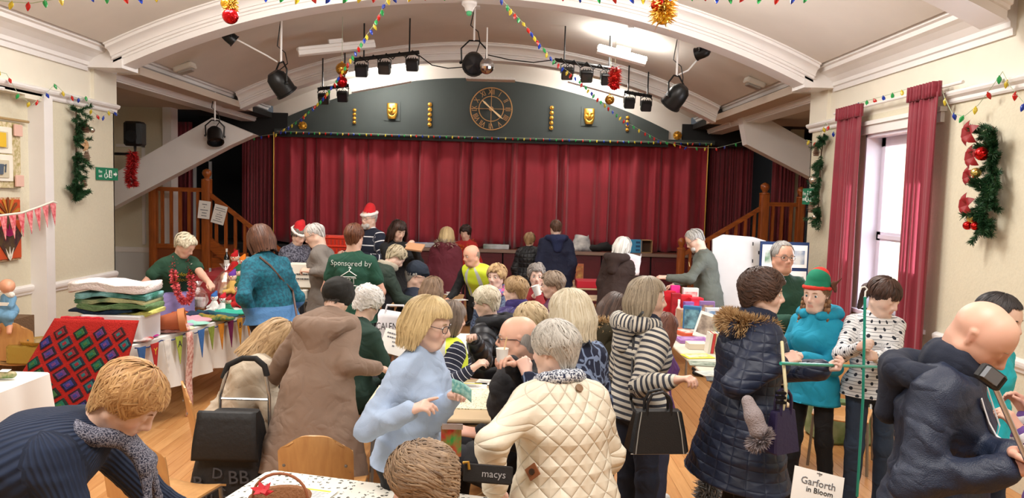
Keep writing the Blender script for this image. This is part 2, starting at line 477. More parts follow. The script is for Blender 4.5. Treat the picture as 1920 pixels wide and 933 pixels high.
# sloping braces of the roof
def brace(x0, z0, x1, z1, y, name='roof_brace'):
	dx, dz = x1 - x0, z1 - z0; L = math.hypot(dx, dz); a = math.atan2(dz, dx)
	b = MB(); T = Matrix.Translation((x0, y, z0)) @ Matrix.Rotation(-a, 4, 'Y')
	b.loft([[(-.45, y_, .34), (0, y_, -.22), (L + 1.1, y_, -.22), (L + 1.1, y_, .22), (-.0, y_, .3)] for y_ in (-.12, .12)], True, True, T)
	return b.build(name, m_white, ce)
pa, pb = at(412, 243, 12.2), at(232, 345, 12.2)
brace(pa.x, pa.z, pb.x, pb.z, 12.3)
pa, pb = at(1412, 248, 12.2), at(1530, 308, 12.2)
brace(pa.x, pa.z, pb.x + .4, pb.z - .2, 12.3)
# proscenium wall, stage, black surrounds
YP = 14.55
pw = thing('wall_proscenium', None, None); pw['kind'] = 'structure'
mb = MB(); xs2 = [XM - HW + 2 * HW * i / N for i in range(N + 1)]
mb.loft([[(x, y, 3.12) for x in xs2] + [(x, y, vault(x) + .05) for x in reversed(xs2)] for y in (YP, YP + .15)], True, True)
mb.build('gable', m_ceil, pw)
mb = MB()
zt = lambda x: 4.26 - (4.26 - 3.36) * ((x - XM + .15) / 3.75) ** 2
xs3 = [XM - .15 - 3.75 + 7.5 * i / N for i in range(N + 1)]
mb.loft([[(x, y, 3.05) for x in xs3] + [(x, y, zt(x)) for x in reversed(xs3)] for y in (YP - .04, YP)], True, True)
mb.build('painted_arch', m_slate, pw)
# black drapes and void at the sides of the stage
mb = MB()
mb.box((-8.2, 15.9, 0), (7.6, 16.0, 4.2)); mb.box((-6.0, YP - .05, 3.06), (-4.3, YP + .1, 3.5)); mb.box((3.3, YP - .05, 3.1), (5.9, YP + .1, 3.5))
mb.box((-8.2, 13.4, 0), (-8.1, 16, 4)); mb.box((7.5, 13.4, 0), (7.6, 16, 4)); mb.box((-8.2, 13.4, 3.4), (-4.6, 16, 3.5)); mb.box((3.5, 13.4, 3.4), (7.6, 16, 3.5)); mb.box((-4.6, 14.75, 3.4), (3.5, 16, 3.5))
mb.build('black_surround', m_black, pw)
m_redwood = M('dark_red_stage_front', '5e1420', .5, noise=.2, ns=6)
st = thing('stage', 'raised stage with red panelled front below the red curtain', 'stage', (0, YS, 0)); st['kind'] = 'structure'
MB().box((-5.9, YS + .06, 0), (5.3, 16.5, ZS - .03)).build('stage_body', m_black, st)
MB().box((-3.9, YS - .02, ZS - .05), (3.75, YS + 2, ZS)).build('stage_deck', M('stage_boards', '6a3a2a', .4), st)
MB().box((-3.9, YS - .05, ZS - .06), (3.75, YS - .02, ZS - .0)).build('stage_lip', M('worn_metal_edging', '9a8478', .35, metal=.5), st)
xx = -3.88
while xx < 3.7:
	w = .95
	MB().box((xx, YS, 0), (xx + w - .03, YS + .03, ZS - .07)).box((xx + .06, YS - .015, .1), (xx + w - .09, YS, ZS - .15)).build('front_panel', m_redwood, st)
	xx += w
# window with sashes
wd = thing('window_1', None, None, (XR + .2, 7.27, WZ0)); wd['kind'] = 'structure'
m_sash = M('white_window_paint', 'dcd6e4', .4)
mb = MB(); X0 = XR + .16
mb.box((XR, WY0, WZ0 - .02), (XR + .35, WY0 + .03, WZ1)).box((XR, WY1 - .03, WZ0), (XR + .35, WY1, WZ1)).box((XR, WY0, WZ1 - .03), (XR + .35, WY1, WZ1)).box((XR - .05, WY0 - .05, WZ0 - .04), (XR + .35, WY1 + .05, WZ0))
mb.build('window_reveal', m_sash, wd)
mb = MB()
for y in (WY0 + .03, WY1 - .11): mb.box((X0, y, WZ0), (X0 + .06, y + .08, WZ1 - .03))
for z in (WZ0, 1.68, WZ1 - .12): mb.box((X0, WY0, z), (X0 + .06, WY1, z + .09))
mb.box((X0 - .02, WY0 + .1, 1.70), (X0 + .01, WY1 - .1, 1.74))
mb.build('sash', m_sash, wd)
t = NT('window_glass'); t.b.inputs['Base Color'].default_value = (1, 1, 1, 1); t.b.inputs['Roughness'].default_value = 0
tr = t.n('ShaderNodeBsdfTransparent'); gl = t.n('ShaderNodeBsdfGlossy'); gl.inputs['Roughness'].default_value = .02; ms = t.n('ShaderNodeMixShader'); ms.inputs[0].default_value = .06
t.l(tr, 0, ms, 1); t.l(gl, 0, ms, 2); t.l(ms, 0, t.out, 0); m_glass = t.m
for z0, z1 in ((WZ0 + .09, 1.68), (1.77, WZ1 - .12)):
	MB().box((X0 + .025, WY0 + .1, z0), (X0 + .035, WY1 - .1, z1)).build('pane', m_glass, wd)
for z in (2.72,):
	MB().box((XR - .035, WY0 - .12, WZ1 - .0), (XR, WY1 + .12, WZ1 + .1)).box((XR - .06, WY0 - .15, WZ1 + .09), (XR, WY1 + .15, WZ1 + .13)).build('architrave', m_white, wd)
# neighbour's wall seen through the window
ob = thing('building', 'pale rendered building with a blue shutter seen through the window', 'building', (8.5, 12, 0))
MB().box((8.4, 6, -1), (8.8, 24, 1.5)).build('wall', M('bright_render', 'f4f4f6', .9), ob)
MB().box((8.32, 15.4, -1), (8.4, 16.7, 2.1)).build('shutter', M('blue_shutter', '2c4fd0', .5), ob)
struct(MB().box((XR + .5, -2, -1.1), (14, 26, -1.0)), 'ground', M('pale_paving', 'cfcfcf', .9))
# ------------------------------------------------------------- signed-distance modelling for bodies, clothes and soft things
def surfnet(f, org, res):
	s = f < 0
	nx, ny, nz = f.shape
	cs = np.zeros((nx - 1, ny - 1, nz - 1), np.int8)
	si = s.astype(np.int8)
	for a in (0, 1):
		for b in (0, 1):
			for c in (0, 1):
				cs += si[a:nx - 1 + a, b:ny - 1 + b, c:nz - 1 + c]
	act = (cs > 0) & (cs < 8)
	cells = np.argwhere(act)
	idx = np.full(act.shape, -1, np.int64); idx[act] = np.arange(len(cells))
	pos = np.zeros((len(cells), 3)); cnt = np.zeros(len(cells))
	cor = [(0, 0, 0), (1, 0, 0), (0, 1, 0), (1, 1, 0), (0, 0, 1), (1, 0, 1), (0, 1, 1), (1, 1, 1)]
	fv = [f[cells[:, 0] + c[0], cells[:, 1] + c[1], cells[:, 2] + c[2]] for c in cor]
	for i, j in ((0, 1), (2, 3), (4, 5), (6, 7), (0, 2), (1, 3), (4, 6), (5, 7), (0, 4), (1, 5), (2, 6), (3, 7)):
		m = (fv[i] < 0) != (fv[j] < 0)
		t = np.where(m, fv[i] / np.where(m, fv[i] - fv[j], 1), 0)
		p = np.array(cor[i])[None] + t[:, None] * (np.array(cor[j]) - np.array(cor[i]))[None]
		pos[m] += p[m]; cnt[m] += 1
	pos = (cells + pos / cnt[:, None]) * res + org
	faces = []
	for ax in range(3):
		a1, a2 = (ax + 1) % 3, (ax + 2) % 3
		lo = [slice(None)] * 3; hi = [slice(None)] * 3
		lo[ax] = slice(0, -1); hi[ax] = slice(1, None)
		for a in (a1, a2):
			lo[a] = slice(1, -1); hi[a] = slice(1, -1)
		A = s[tuple(lo)]; B = s[tuple(hi)]
		for flip, msk in ((False, A & ~B), (True, ~A & B)):
			e = np.argwhere(msk)
			if not len(e): continue
			e[:, a1] += 1; e[:, a2] += 1
			q = []
			for d1, d2 in ((-1, -1), (0, -1), (0, 0), (-1, 0)):
				c = e.copy(); c[:, a1] += d1; c[:, a2] += d2
				q.append(idx[c[:, 0], c[:, 1], c[:, 2]])
			q = np.stack(q, 1)
			if flip: q = q[:, ::-1]
			faces.append(q)
	faces = np.concatenate(faces) if faces else np.zeros((0, 4), int)
	faces = faces[(faces >= 0).all(1)]
	return pos, faces
def P(a, b, ra, rb=None, side=None, w=1.0, k=.03, sub=False, bone=None):
	"""a tapered limb from a to b; side/w stretch its section"""
	return dict(a=np.array(a, float), b=np.array(b, float), ra=ra, rb=ra if rb is None else rb, side=None if side is None else np.array(side, float), w=w, k=k, sub=sub, bone=bone)
def pd(p, X, Y, Z):
	a, b = p['a'], p['b']; ab = b - a; L2 = float(ab @ ab)
	qx, qy, qz = X - a[0], Y - a[1], Z - a[2]
	if L2 > 1e-12:
		t = np.clip((qx * ab[0] + qy * ab[1] + qz * ab[2]) / L2, 0, 1)
		qx, qy, qz = qx - t * ab[0], qy - t * ab[1], qz - t * ab[2]
		r = p['ra'] + (p['rb'] - p['ra']) * t
	else: t = 0; r = p['ra']
	if p['side'] is not None:
		s = p['side']; u = qx * s[0] + qy * s[1] + qz * s[2]
		g = u * (1 / p['w'] - 1)
		qx, qy, qz = qx + s[0] * g, qy + s[1] * g, qz + s[2] * g
	return np.sqrt(qx * qx + qy * qy + qz * qz) - r
def field(prims, res):
	lo = np.min([np.minimum(p['a'], p['b']) - max(p['ra'], p['rb']) * max(1, p['w']) for p in prims if not p['sub']], 0) - 3 * res
	hi = np.max([np.maximum(p['a'], p['b']) + max(p['ra'], p['rb']) * max(1, p['w']) for p in prims if not p['sub']], 0) + 3 * res
	n = np.ceil((hi - lo) / res).astype(int) + 1
	f = np.full(n, 1.0, np.float32)
	ax = [(lo[i] + np.arange(n[i]) * res).astype(np.float32) for i in range(3)]
	for p in prims:
		m = p['k'] + 2.5 * res
		r = max(p['ra'], p['rb']) * max(1, p['w']) + m
		i0 = np.maximum(np.floor((np.minimum(p['a'], p['b']) - r - lo) / res).astype(int), 0)
		i1 = np.minimum(np.ceil((np.maximum(p['a'], p['b']) + r - lo) / res).astype(int) + 1, n)
		if (i1 <= i0).any(): continue
		sl = tuple(slice(i0[i], i1[i]) for i in range(3))
		X, Y, Z = ax[0][sl[0]][:, None, None], ax[1][sl[1]][None, :, None], ax[2][sl[2]][None, None, :]
		d = pd(p, X, Y, Z).astype(np.float32); g = f[sl]; k = p['k']
		if p['sub']:
			d = -d; h = np.maximum(k - np.abs(g - d), 0) / k
			f[sl] = np.maximum(g, d) + h * h * k * .25
		else:
			h = np.maximum(k - np.abs(g - d), 0) / k
			f[sl] = np.minimum(g, d) - h * h * k * .25
	return f, lo
def sdf(prims, res):
	f, lo = field(prims, res)
	return surfnet(f, lo, res)
def vnormals(v, f):
	n = np.zeros_like(v)
	a, b, c, d = v[f[:, 0]], v[f[:, 1]], v[f[:, 2]], v[f[:, 3]]
	fn = np.cross(c - a, d - b)
	for i in range(4): np.add.at(n, f[:, i], fn)
	return n / (np.linalg.norm(n, axis=1, keepdims=True) + 1e-12)
def wobble(p, freq, seed=0, n=5):
	r = np.random.RandomState(seed); o = np.zeros(len(p))
	for i in range(n):
		d = r.randn(3); d /= np.linalg.norm(d)
		ph = r.rand() * 6.28; q = r.randn(3); q /= np.linalg.norm(q)
		o += np.sin(p @ d * freq * (1 + .5 * r.rand()) + ph + 1.5 * np.sin(p @ q * freq * .45 + ph * 2))
	return o / n
def np_mesh(name, v, f, mat, parent, attrs=None, smooth=True, fmat=None):
	me = bpy.data.meshes.new(name)
	off = np.array(wloc(parent)) if parent is not None else np.zeros(3)
	v = np.asarray(v, np.float64) - off
	f = np.asarray(f, np.int32); nf, k = f.shape
	me.vertices.add(len(v)); me.vertices.foreach_set('co', v.astype(np.float32).ravel())
	me.loops.add(nf * k); me.loops.foreach_set('vertex_index', f.ravel())
	me.polygons.add(nf); me.polygons.foreach_set('loop_start', np.arange(nf, dtype=np.int32) * k)
	try: me.polygons.foreach_set('loop_total', np.full(nf, k, np.int32))
	except Exception: pass
	for m in (mat if isinstance(mat, (list, tuple)) else [mat]): me.materials.append(m)
	if fmat is not None: me.polygons.foreach_set('material_index', np.asarray(fmat, np.int32))
	me.update(calc_edges=True)
	if smooth: me.polygons.foreach_set('use_smooth', np.ones(nf, bool))
	for an, av in (attrs or {}).items():
		if av.ndim == 1:
			at_ = me.attributes.new(an, 'FLOAT', 'POINT'); at_.data.foreach_set('value', av.astype(np.float32))
		else:
			at_ = me.attributes.new(an, 'FLOAT_VECTOR', 'POINT'); at_.data.foreach_set('vector', av.astype(np.float32).ravel())
	o = bpy.data.objects.new(name, me); COL.objects.link(o)
	if parent is not None: o.parent = parent
	return o
# ------------------------------------------------------------- skin, hair and cloth materials
def skin_mat(c, flush='c9645a'):
	key = ('skin', c)
	if key in _mats: return _mats[key]
	t = NT('skin'); tc = t.n('ShaderNodeTexCoord'); nz = t.n('ShaderNodeTexNoise'); nz.inputs['Scale'].default_value = 14
	t.l(tc, 3, nz, 0)
	at_ = t.n('ShaderNodeAttribute', attribute_name='blush')
	c1 = lin(c); c2 = tuple(x * .9 for x in c1[:3]) + (1,)
	base = t.mix(c1, c2, (nz, 0))
	t.col(t.mix(base, lin(flush), (at_, 2)))
	t.b.inputs['Roughness'].default_value = .48
	t.b.inputs['Subsurface Weight'].default_value = .08; t.b.inputs['Subsurface Radius'].default_value = (.02, .008, .004)
	_mats[key] = t.m; return t.m
def hair_mat(c, c2):
	key = ('hair', c, c2)
	if key in _mats: return _mats[key]
	t = NT('hair'); at_ = t.n('ShaderNodeAttribute', attribute_name='tone')
	t.col(t.mix(lin(c2), lin(c), (at_, 2)))
	t.b.inputs['Roughness'].default_value = .5
	t.b.inputs['Specular IOR Level'].default_value = .35
	_mats[key] = t.m; return t.m
def cloth(kind, c, c2='111111', c3=None, sc=1.0, rough=.85):
	key = ('cloth', kind, c, c2, c3, sc)
	if key in _mats: return _mats[key]
	t = NT(kind + '_cloth'); a = t.n('ShaderNodeAttribute', attribute_name='bone'); sp = t.n('ShaderNodeSeparateXYZ'); t.l(a, 1, sp, 0)
	u, v, w = (sp, 0), (sp, 1), (sp, 2)
	tc = t.n('ShaderNodeTexCoord'); b1 = lin(c); b2 = lin(c2)
	nz = t.n('ShaderNodeTexNoise'); nz.inputs['Scale'].default_value = 9; nz.inputs['Detail'].default_value = 4; t.l(tc, 3, nz, 0)
	fine = t.n('ShaderNodeTexNoise'); fine.inputs['Scale'].default_value = 260; t.l(tc, 3, fine, 0)
	shade = t.mix(b1, tuple(x * .8 for x in b1[:3]) + (1,), (nz, 0))
	t.b.inputs['Roughness'].default_value = rough
	S = lambda x, k, ph=0.: t.math('SINE', t.math('MULTIPLY_ADD', x, k, ph))
	if kind in ('plain', 'knit', 'fleece', 'satin'):
		if c3:
			sn = t.n('ShaderNodeTexNoise'); sn.inputs['Scale'].default_value = 120; t.l(tc, 3, sn, 0)
			r = t.n('ShaderNodeMapRange'); r.inputs[1].default_value = .45; r.inputs[2].default_value = .6; t.l(sn, 0, r, 0)
			shade = t.mix(shade, lin(c3), (r, 0))
		t.col(shade)
		cr_ = t.n('ShaderNodeTexNoise'); cr_.inputs['Scale'].default_value = 6; cr_.inputs['Detail'].default_value = 1.5; cr_.inputs['Distortion'].default_value = 1.2; t.l(tc, 3, cr_, 0)
		rg = t.math('ABSOLUTE', t.math('SUBTRACT', (cr_, 0), .5))
		bb = t.bump(rg, .5, .05)
		t.bump((fine, 0), .25 if kind == 'plain' else .5, .004, bb)
		if kind == 'satin': t.b.inputs['Roughness'].default_value = .55
	elif kind == 'rib':      # ribs along the body
		h = S(u, 2 * math.pi / (.013 * sc)); t.col(t.mix(shade, tuple(x * .62 for x in b1[:3]) + (1,), t.math('MULTIPLY_ADD', h, -.5, .5)))
		t.bump(h, .6, .004)
	elif kind == 'stripe':   # rings round body and sleeves: c ground, c2 stripe, c3 share
		ph = t.math('FRACT', t.math('DIVIDE', v, .05 * sc))
		m = t.math('LESS_THAN', ph, float(c3 or .45))
		hz = t.n('ShaderNodeTexNoise'); hz.inputs['Scale'].default_value = 90; t.l(tc, 3, hz, 0)
		dk = t.mix(b2, tuple(min(1, x * 2.2 + .02) for x in b2[:3]) + (1,), (hz, 0))
		t.col(t.mix(shade, dk, m)); t.bump((fine, 0), .4, .004)
	elif kind == 'dots':     # thin stripes with scattered round spots
		ph = t.math('FRACT', t.math('DIVIDE', v, .022))
		m = t.math('LESS_THAN', ph, .17)
		cx = t.n('ShaderNodeCombineXYZ')
		row = t.math('FLOOR', t.math('DIVIDE', v, .044))
		uu = t.math('ADD', t.math('DIVIDE', u, .085), t.math('MULTIPLY', row, .5))
		fu = t.math('SUBTRACT', t.math('FRACT', uu), .5); fv = t.math('SUBTRACT', t.math('FRACT', t.math('DIVIDE', v, .044)), .5)
		d2 = t.math('ADD', t.math('POWER', t.math('MULTIPLY', fu, .085), 2.), t.math('POWER', t.math('MULTIPLY', fv, .044), 2.))
		dm = t.math('LESS_THAN', d2, .0115 ** 2)
		s1 = t.mix(shade, lin('6a7078'), m)
		t.col(t.mix(s1, b2, dm)); t.bump((fine, 0), .3, .004)
	elif kind in ('quilt', 'boxquilt'):
		k = 2 * math.pi / (.09 * sc)
		if kind == 'quilt':
			p1 = t.math('ABSOLUTE', S(t.math('ADD', u, v), k / 2 * 1.0)); p2 = t.math('ABSOLUTE', S(t.math('SUBTRACT', u, v), k / 2 * 1.0))
		else:
			p1 = t.math('ABSOLUTE', S(u, k / 2)); p2 = t.math('ABSOLUTE', S(v, k / 2))
		h = t.math('POWER', t.math('MINIMUM', p1, p2), .45)
		wr = t.n('ShaderNodeTexNoise'); wr.inputs['Scale'].default_value = 28; t.l(tc, 3, wr, 0)
		h = t.math('ADD', h, t.math('MULTIPLY', (wr, 0), .25))
		t.col(shade)
		t.b.inputs['Roughness'].default_value = .5
		t.bump(h, .8, .012 * sc)
	elif kind == 'puffer':
		k = math.pi / (.085 * sc); h = t.math('POWER', t.math('ABSOLUTE', S(v, k)), .5)
		t.col(shade); t.b.inputs['Roughness'].default_value = .45; t.bump(h, .9, .02)
	elif kind == 'leaf':     # curling sprigs on a dark ground
		vo = t.n('ShaderNodeTexVoronoi', feature='DISTANCE_TO_EDGE'); vo.inputs['Scale'].default_value = 16 * sc
		nw = t.n('ShaderNodeTexNoise'); nw.inputs['Scale'].default_value = 7; t.l(tc, 3, nw, 0)
		mx = t.n('ShaderNodeMix', data_type='RGBA'); mx.inputs[0].default_value = .12; t.l(tc, 3, mx, 6); t.l(nw, 1, mx, 7); t.l(mx, 2, vo, 0)
		m = t.math('LESS_THAN', (vo, 0), .07)
		wv = t.n('ShaderNodeTexVoronoi'); wv.inputs['Scale'].default_value = 34 * sc; t.l(mx, 2, wv, 0)
		m2 = t.math('LESS_THAN', (wv, 0), .3)
		both = t.math('MAXIMUM', m, t.math('MULTIPLY', m2, .8))
		t.col(t.mix(shade, b2, both)); t.bump((fine, 0), .2, .003)
	elif kind == 'mottle':
		vo = t.n('ShaderNodeTexNoise'); vo.inputs['Scale'].default_value = 45 * sc; vo.inputs['Detail'].default_value = 3; t.l(tc, 3, vo, 0)
		r = t.n('ShaderNodeMapRange'); r.inputs[1].default_value = .42; r.inputs[2].default_value = .58; t.l(vo, 0, r, 0)
		sh = t.mix(b1, b2, (r, 0))
		if c3: # coloured lower band
			zz = t.math('LESS_THAN', w, .11); sh = t.mix(sh, lin(c3), zz)
		t.col(sh); t.bump((vo, 0), .7, .006)
	elif kind == 'check':
		a1 = t.math('LESS_THAN', t.math('FRACT', t.math('DIVIDE', u, .02)), .5); a2 = t.math('LESS_THAN', t.math('FRACT', t.math('DIVIDE', v, .02)), .5)
		t.col(t.mix(b1, b2, t.math('MULTIPLY', t.math('ADD', a1, a2), .5)))
	elif kind == 'hivis':    # yellow with silver bands running over the shoulders and round
		au = t.math('ABSOLUTE', w)
		t.col(shade); t.b.inputs['Roughness'].default_value = .5
		t.b.inputs['Emission Color'].default_value = b1; t.b.inputs['Emission Strength'].default_value = .0
	_mats[key] = t.m; return t.m
# ------------------------------------------------------------- heads
def nrm(v): v = np.asarray(v, float); return v / (np.linalg.norm(v) + 1e-12)
def head_prims(fem=True, age=.5, wide=1.0):
	x = np.array([1., 0, 0]); p = []
	w = .87 * wide
	p.append(P((0, -.018, .03), (0, .012, .03), .088, .086, x, w, .02))
	p.append(P((0, .02, .0), (0, .034, -.07), .068, .046, x, .98 * wide, .03))
	p.append(P((-.02, .055, -.1), (.02, .055, -.1), .0215 if fem else .026, None, None, 1, .03))
	for s in (-1, 1):
		p.append(P((s * .054 * wide, -.005, -.055), (s * .024, .05, -.1), .02 if fem else .026, .017 if fem else .021, None, 1, .035))
		p.append(P((s * .036 * wide, .056, -.034), (s * .04, .048, -.03), .027, None, None, 1, .03))
		p.append(P((s * .014, .082, .024), (s * .042, .07, .022), .012 if fem else .015, .01, None, 1, .015))
		p.append(P((s * .031, .106, .003), (s * .034, .102, .003), .0175, None, None, 1, .014, True))
		p.append(P((s * .018, .0845, .0105), (s * .045, .076, .0078), .009, .0074, None, 1, .005))   # upper lid
		p.append(P((s * .02, .0815, -.0085), (s * .043, .0745, -.008), .007, .006, None, 1, .005))   # lower lid
		p.append(P((s * .012, .1, -.037), (s * .011, .098, -.036), .0085, None, None, 1, .008))
		p.append(P((s * (.077 * wide), -.012, .018), (s * (.0745 * wide), -.003, -.022), .013, .008, x, .5, .006))
		p.append(P((s * (.085 * wide), -.006, .01), (s * (.085 * wide), -.003, -.004), .006, .005, None, 1, .005, True))
	p.append(P((0, .092, .014), (0, .113, -.028), .0085, .0115, x, .95, .014))
	p.append(P((0, .111, -.031), (0, .106, -.036), .0105, .008, None, 1, .008))
	p.append(P((0, .07, -.06), (0, .068, -.085), .03, .026, x, 1.1, .02))
	p.append(P((-.017, .091, -.0615), (.017, .091, -.0615), .0062, None, None, 1, .006))
	p.append(P((-.008, .0965, -.0605), (.008, .0965, -.0605), .0055, None, None, 1, .006))
	p.append(P((-.014, .091, -.073), (.014, .091, -.073), .0068, None, None, 1, .006))
	p.append(P((-.022, .1005, -.0672), (.022, .1005, -.0672), .0022, None, None, 1, .003, True))
	return p
def hair_profile(t, st):
	"""st: dict with th, sh, front, side, back (z end), taper, flare"""
	pass
def smooth01(x): x = np.clip(x, 0, 1); return x * x * (3 - 2 * x)
STY = dict(
	short=dict(th=.017, front=.076, side=.002, back=-.07, taper=.32, curl=.003, len=.05, w=.006),
	crop=dict(th=.007, front=.085, side=.01, back=-.055, taper=.25, len=.03, w=.004),
	curly=dict(th=.030, front=.07, side=-.02, back=-.075, taper=.22, curl=.015, len=.06, w=.007),
	fluffy=dict(th=.026, front=.06, side=-.02, back=-.085, taper=.3, curl=.004, len=.07, w=.007),
	bob=dict(th=.024, front=.045, side=-.115, back=-.125, taper=-.02, len=.12, w=.007, cover=1),
	bobpart=dict(open=1.28, th=.024, front=.068, side=-.115, back=-.125, taper=-.02, len=.12, w=.007, cover=1),
	long=dict(th=.024, front=.055, side=-.16, back=-.24, taper=-.12, curl=.004, len=.16, w=.007, cover=1),
	bald=dict(th=.005, front=.3, side=-.01, back=-.06, taper=.25, bald=1, len=.03, w=.0035),
	thin=dict(th=.007, front=.098, side=.005, back=-.06, taper=.25, len=.035, w=.004),
	pony=dict(th=.011, front=.05, side=-.01, back=-.04, taper=.3, len=.09, w=.006),
)
def hair(root, Tm, style, col, col2, near=1., seed=1, scale=1., fringe=None, name='hair', grow=1.):
	st = dict(STY[style]); r = np.random.RandomState(seed)
	if fringe is not None: st['front'] = fringe
	th = st['th'] * grow * .85
	rx, ry, rz = .0765 + th, .103 + th * .95, .091 + th * 1.05
	cz = .028
	def endz(a):
		a = np.abs((a + np.pi) % (2 * np.pi) - np.pi)
		lo = 1.35 * st.get('open', 1) if st.get('cover') else 1.15; f1 = smooth01((a - lo * .55) / (lo * .4)); f2 = smooth01((a - 1.75) / .6)
		return st['front'] * (1 - f1) + (st['side'] * (1 - f2) + st['back'] * f2) * f1
	def pt(a, s, dr=0.):
		# s: angle from the crown 0..1 spans to equator, beyond that goes down; expressed by z
		a = np.asarray(a, float); ez = endz(a); top = cz + rz
		# arc angle for the end
		zc = np.clip((ez - cz) / rz, -1, 1)
		pe = np.where(ez >= cz, np.arccos(np.clip(zc, 0, 1)), np.pi / 2 + (cz - ez) / rz)
		q = s * pe
		ph = np.minimum(q, np.pi / 2)
		z = cz + rz * np.cos(ph) - np.maximum(q - np.pi / 2, 0) * rz
		rad = np.sin(ph)
		down = np.maximum(q - np.pi / 2, 0) * rz
		rad = rad * (1 - st['taper'] * (down / .1) * 1.0 + 0)
		rad = np.where(down > 0, np.maximum(rad, .45), rad)
		if st.get('cover'): rad = rad - .0 * down + .012 * np.sin(np.clip(down / .12, 0, 1) * np.pi) / .1
		k = 1 + dr
		bx = rx * k * rad * np.sin(a); by = ry * k * rad * np.cos(a) - .01 - .06 * down * 0
		return np.stack([bx, by, cz + (z - cz) * np.where(z > cz, k, 1)], -1)
	V_, F_, T_ = [], [], []
	off = 0
	na = 56 if near > .5 else 28; ns = 16 if near > .5 else 9
	A = np.linspace(-np.pi, np.pi, na, endpoint=False)
	if st.get('bald'): A = np.linspace(1.5, 2 * np.pi - 1.5, na)
	S = np.linspace(.62 if st.get('bald') else .0, 1, ns)
	aa, ss = np.meshgrid(A, S, indexing='ij')
	if st.get('bald'):
		s00 = .66 + .34 * np.exp(-((np.pi - np.abs(aa - np.pi) - 1.5) / .3) ** 2); ss = s00 + (1 - s00) * (ss - .62) / .38
	amp = .02 if st.get('curl', 0) > .006 else .012
	g = .55 * np.sin(aa * 17 + 2.2 * np.sin(ss * 4 + seed) + seed) + .45 * np.sin(aa * 31 + 3 * ss + seed * 2)
	if st.get('curl', 0) > .006: g = np.sin(aa * 9 + ss * 3) * np.sin(ss * 14 + aa * 2) * 1.6 + .5 * g
	cap = pt(aa, ss, amp * g * np.minimum(ss * 3, 1) - .025)
	inner = pt(A, np.ones(na), 0.) * np.array([.8, .8, 1.0])
	grid = np.concatenate([cap, inner[:, None]], 1); n1 = ns + 1
	V_.append(grid.reshape(-1, 3)); T_.append(np.clip(.35 + .3 * np.concatenate([g, g[:, -1:]], 1).reshape(-1), 0, 1))
	i = np.arange(na if not st.get('bald') else na - 1)[:, None]; j = np.arange(n1 - 1)[None]
	ii = (i + 1) % na
	F_.append(np.stack([(i * n1 + j), (i * n1 + j + 1), (ii * n1 + j + 1), (ii * n1 + j)], -1).reshape(-1, 4))
	off = na * n1
	# locks
	nl = int({0: 110, 1: 380, 2: 1500}[2 if near > 1.5 else (1 if near > .5 else 0)] * (.6 if st.get('bald') else 1))
	curl = st.get('curl', 0); m = 7 if not curl else (10 if near > .5 else 7)
	wide = st['w'] * (.62 if near > 1.5 else 1.35 if near > .5 else 2.2)
	if st.get('bald'): a0 = r.uniform(1.5, 2 * np.pi - 1.5, nl)
	else: a0 = r.uniform(-np.pi, np.pi, nl)
	cov = st.get('cover')
	if st.get('bald'): s0 = np.maximum(r.uniform(.66, .85, nl), .66 + .34 * np.exp(-((np.pi - np.abs(a0 - np.pi) - 1.5) / .3) ** 2))
	else: s0 = (r.uniform(0, 1, nl) ** .7) * (.5 if cov else .8)
	s1 = np.minimum(s0 + (r.uniform(.35, .6, nl) if cov else r.uniform(.25, .45, nl)), 1.03 + .05 * r.rand(nl))
	if cov: s1 = np.where(r.rand(nl) < .6, 1.0 + .06 * r.rand(nl), s1)
	tt = np.linspace(0, 1, m)
	sw = r.normal(0, (.12 if not st.get('bald') else .03) if not curl else .5, nl)
	am = a0[:, None] + sw[:, None] * tt[None] * .8
	sm = s0[:, None] + (s1 - s0)[:, None] * tt[None]
	lift = r.uniform(-.015, (.035 if not st.get('bald') else .005) + curl * 1.5, nl)[:, None] + .02 * np.sin(tt * np.pi)[None]
	if curl:
		ph = r.rand(nl)[:, None] * 6.28; cyc = (10 if curl > .006 else 6)
		lift = lift + curl * 2.4 * np.sin(tt[None] * cyc + ph); am = am + curl * 11 * np.cos(tt[None] * cyc + ph)
	c = pt(am, sm, lift)
	ctr = np.array([0, -.008, cz - .01]); nn = c - ctr; nn[..., 2] *= .3; nn /= np.linalg.norm(nn, axis=-1, keepdims=True) + 1e-9
	tg = np.gradient(c, axis=1); tg /= np.linalg.norm(tg, axis=-1, keepdims=True) + 1e-9
	sd = np.cross(tg, nn); sd /= np.linalg.norm(sd, axis=-1, keepdims=True) + 1e-9
	prof = (np.sin(np.pi * np.clip(tt * .86 + .1, 0, 1)) ** .6)[None, :, None] * wide * r.uniform(.6, 1.3, nl)[:, None, None]
	L = c - sd * prof; R = c + sd * prof; Mid = c + nn * prof * .55
	Vl = np.stack([L, Mid, R], 2)      # nl,m,3,3
	base = off + (np.arange(nl)[:, None, None] * m + np.arange(m - 1)[None, :, None]) * 3 + np.arange(2)[None, None]
	F_.append(np.stack([base, base + 1, base + 4, base + 3], -1).reshape(-1, 4))
	V_.append(Vl.reshape(-1, 3)); tone = np.clip(r.normal(.6, .2, nl), 0, 1)
	T_.append(np.repeat((tone[:, None] * (.55 + .45 * tt[None])).reshape(-1), 3))
	v = np.concatenate(V_); f = np.concatenate(F_); tn = np.concatenate(T_)
	v = v @ Tm[:3, :3].T * scale + Tm[:3, 3]
	return np_mesh(name, v, f, hair_mat(col, col2), root, dict(tone=tn))
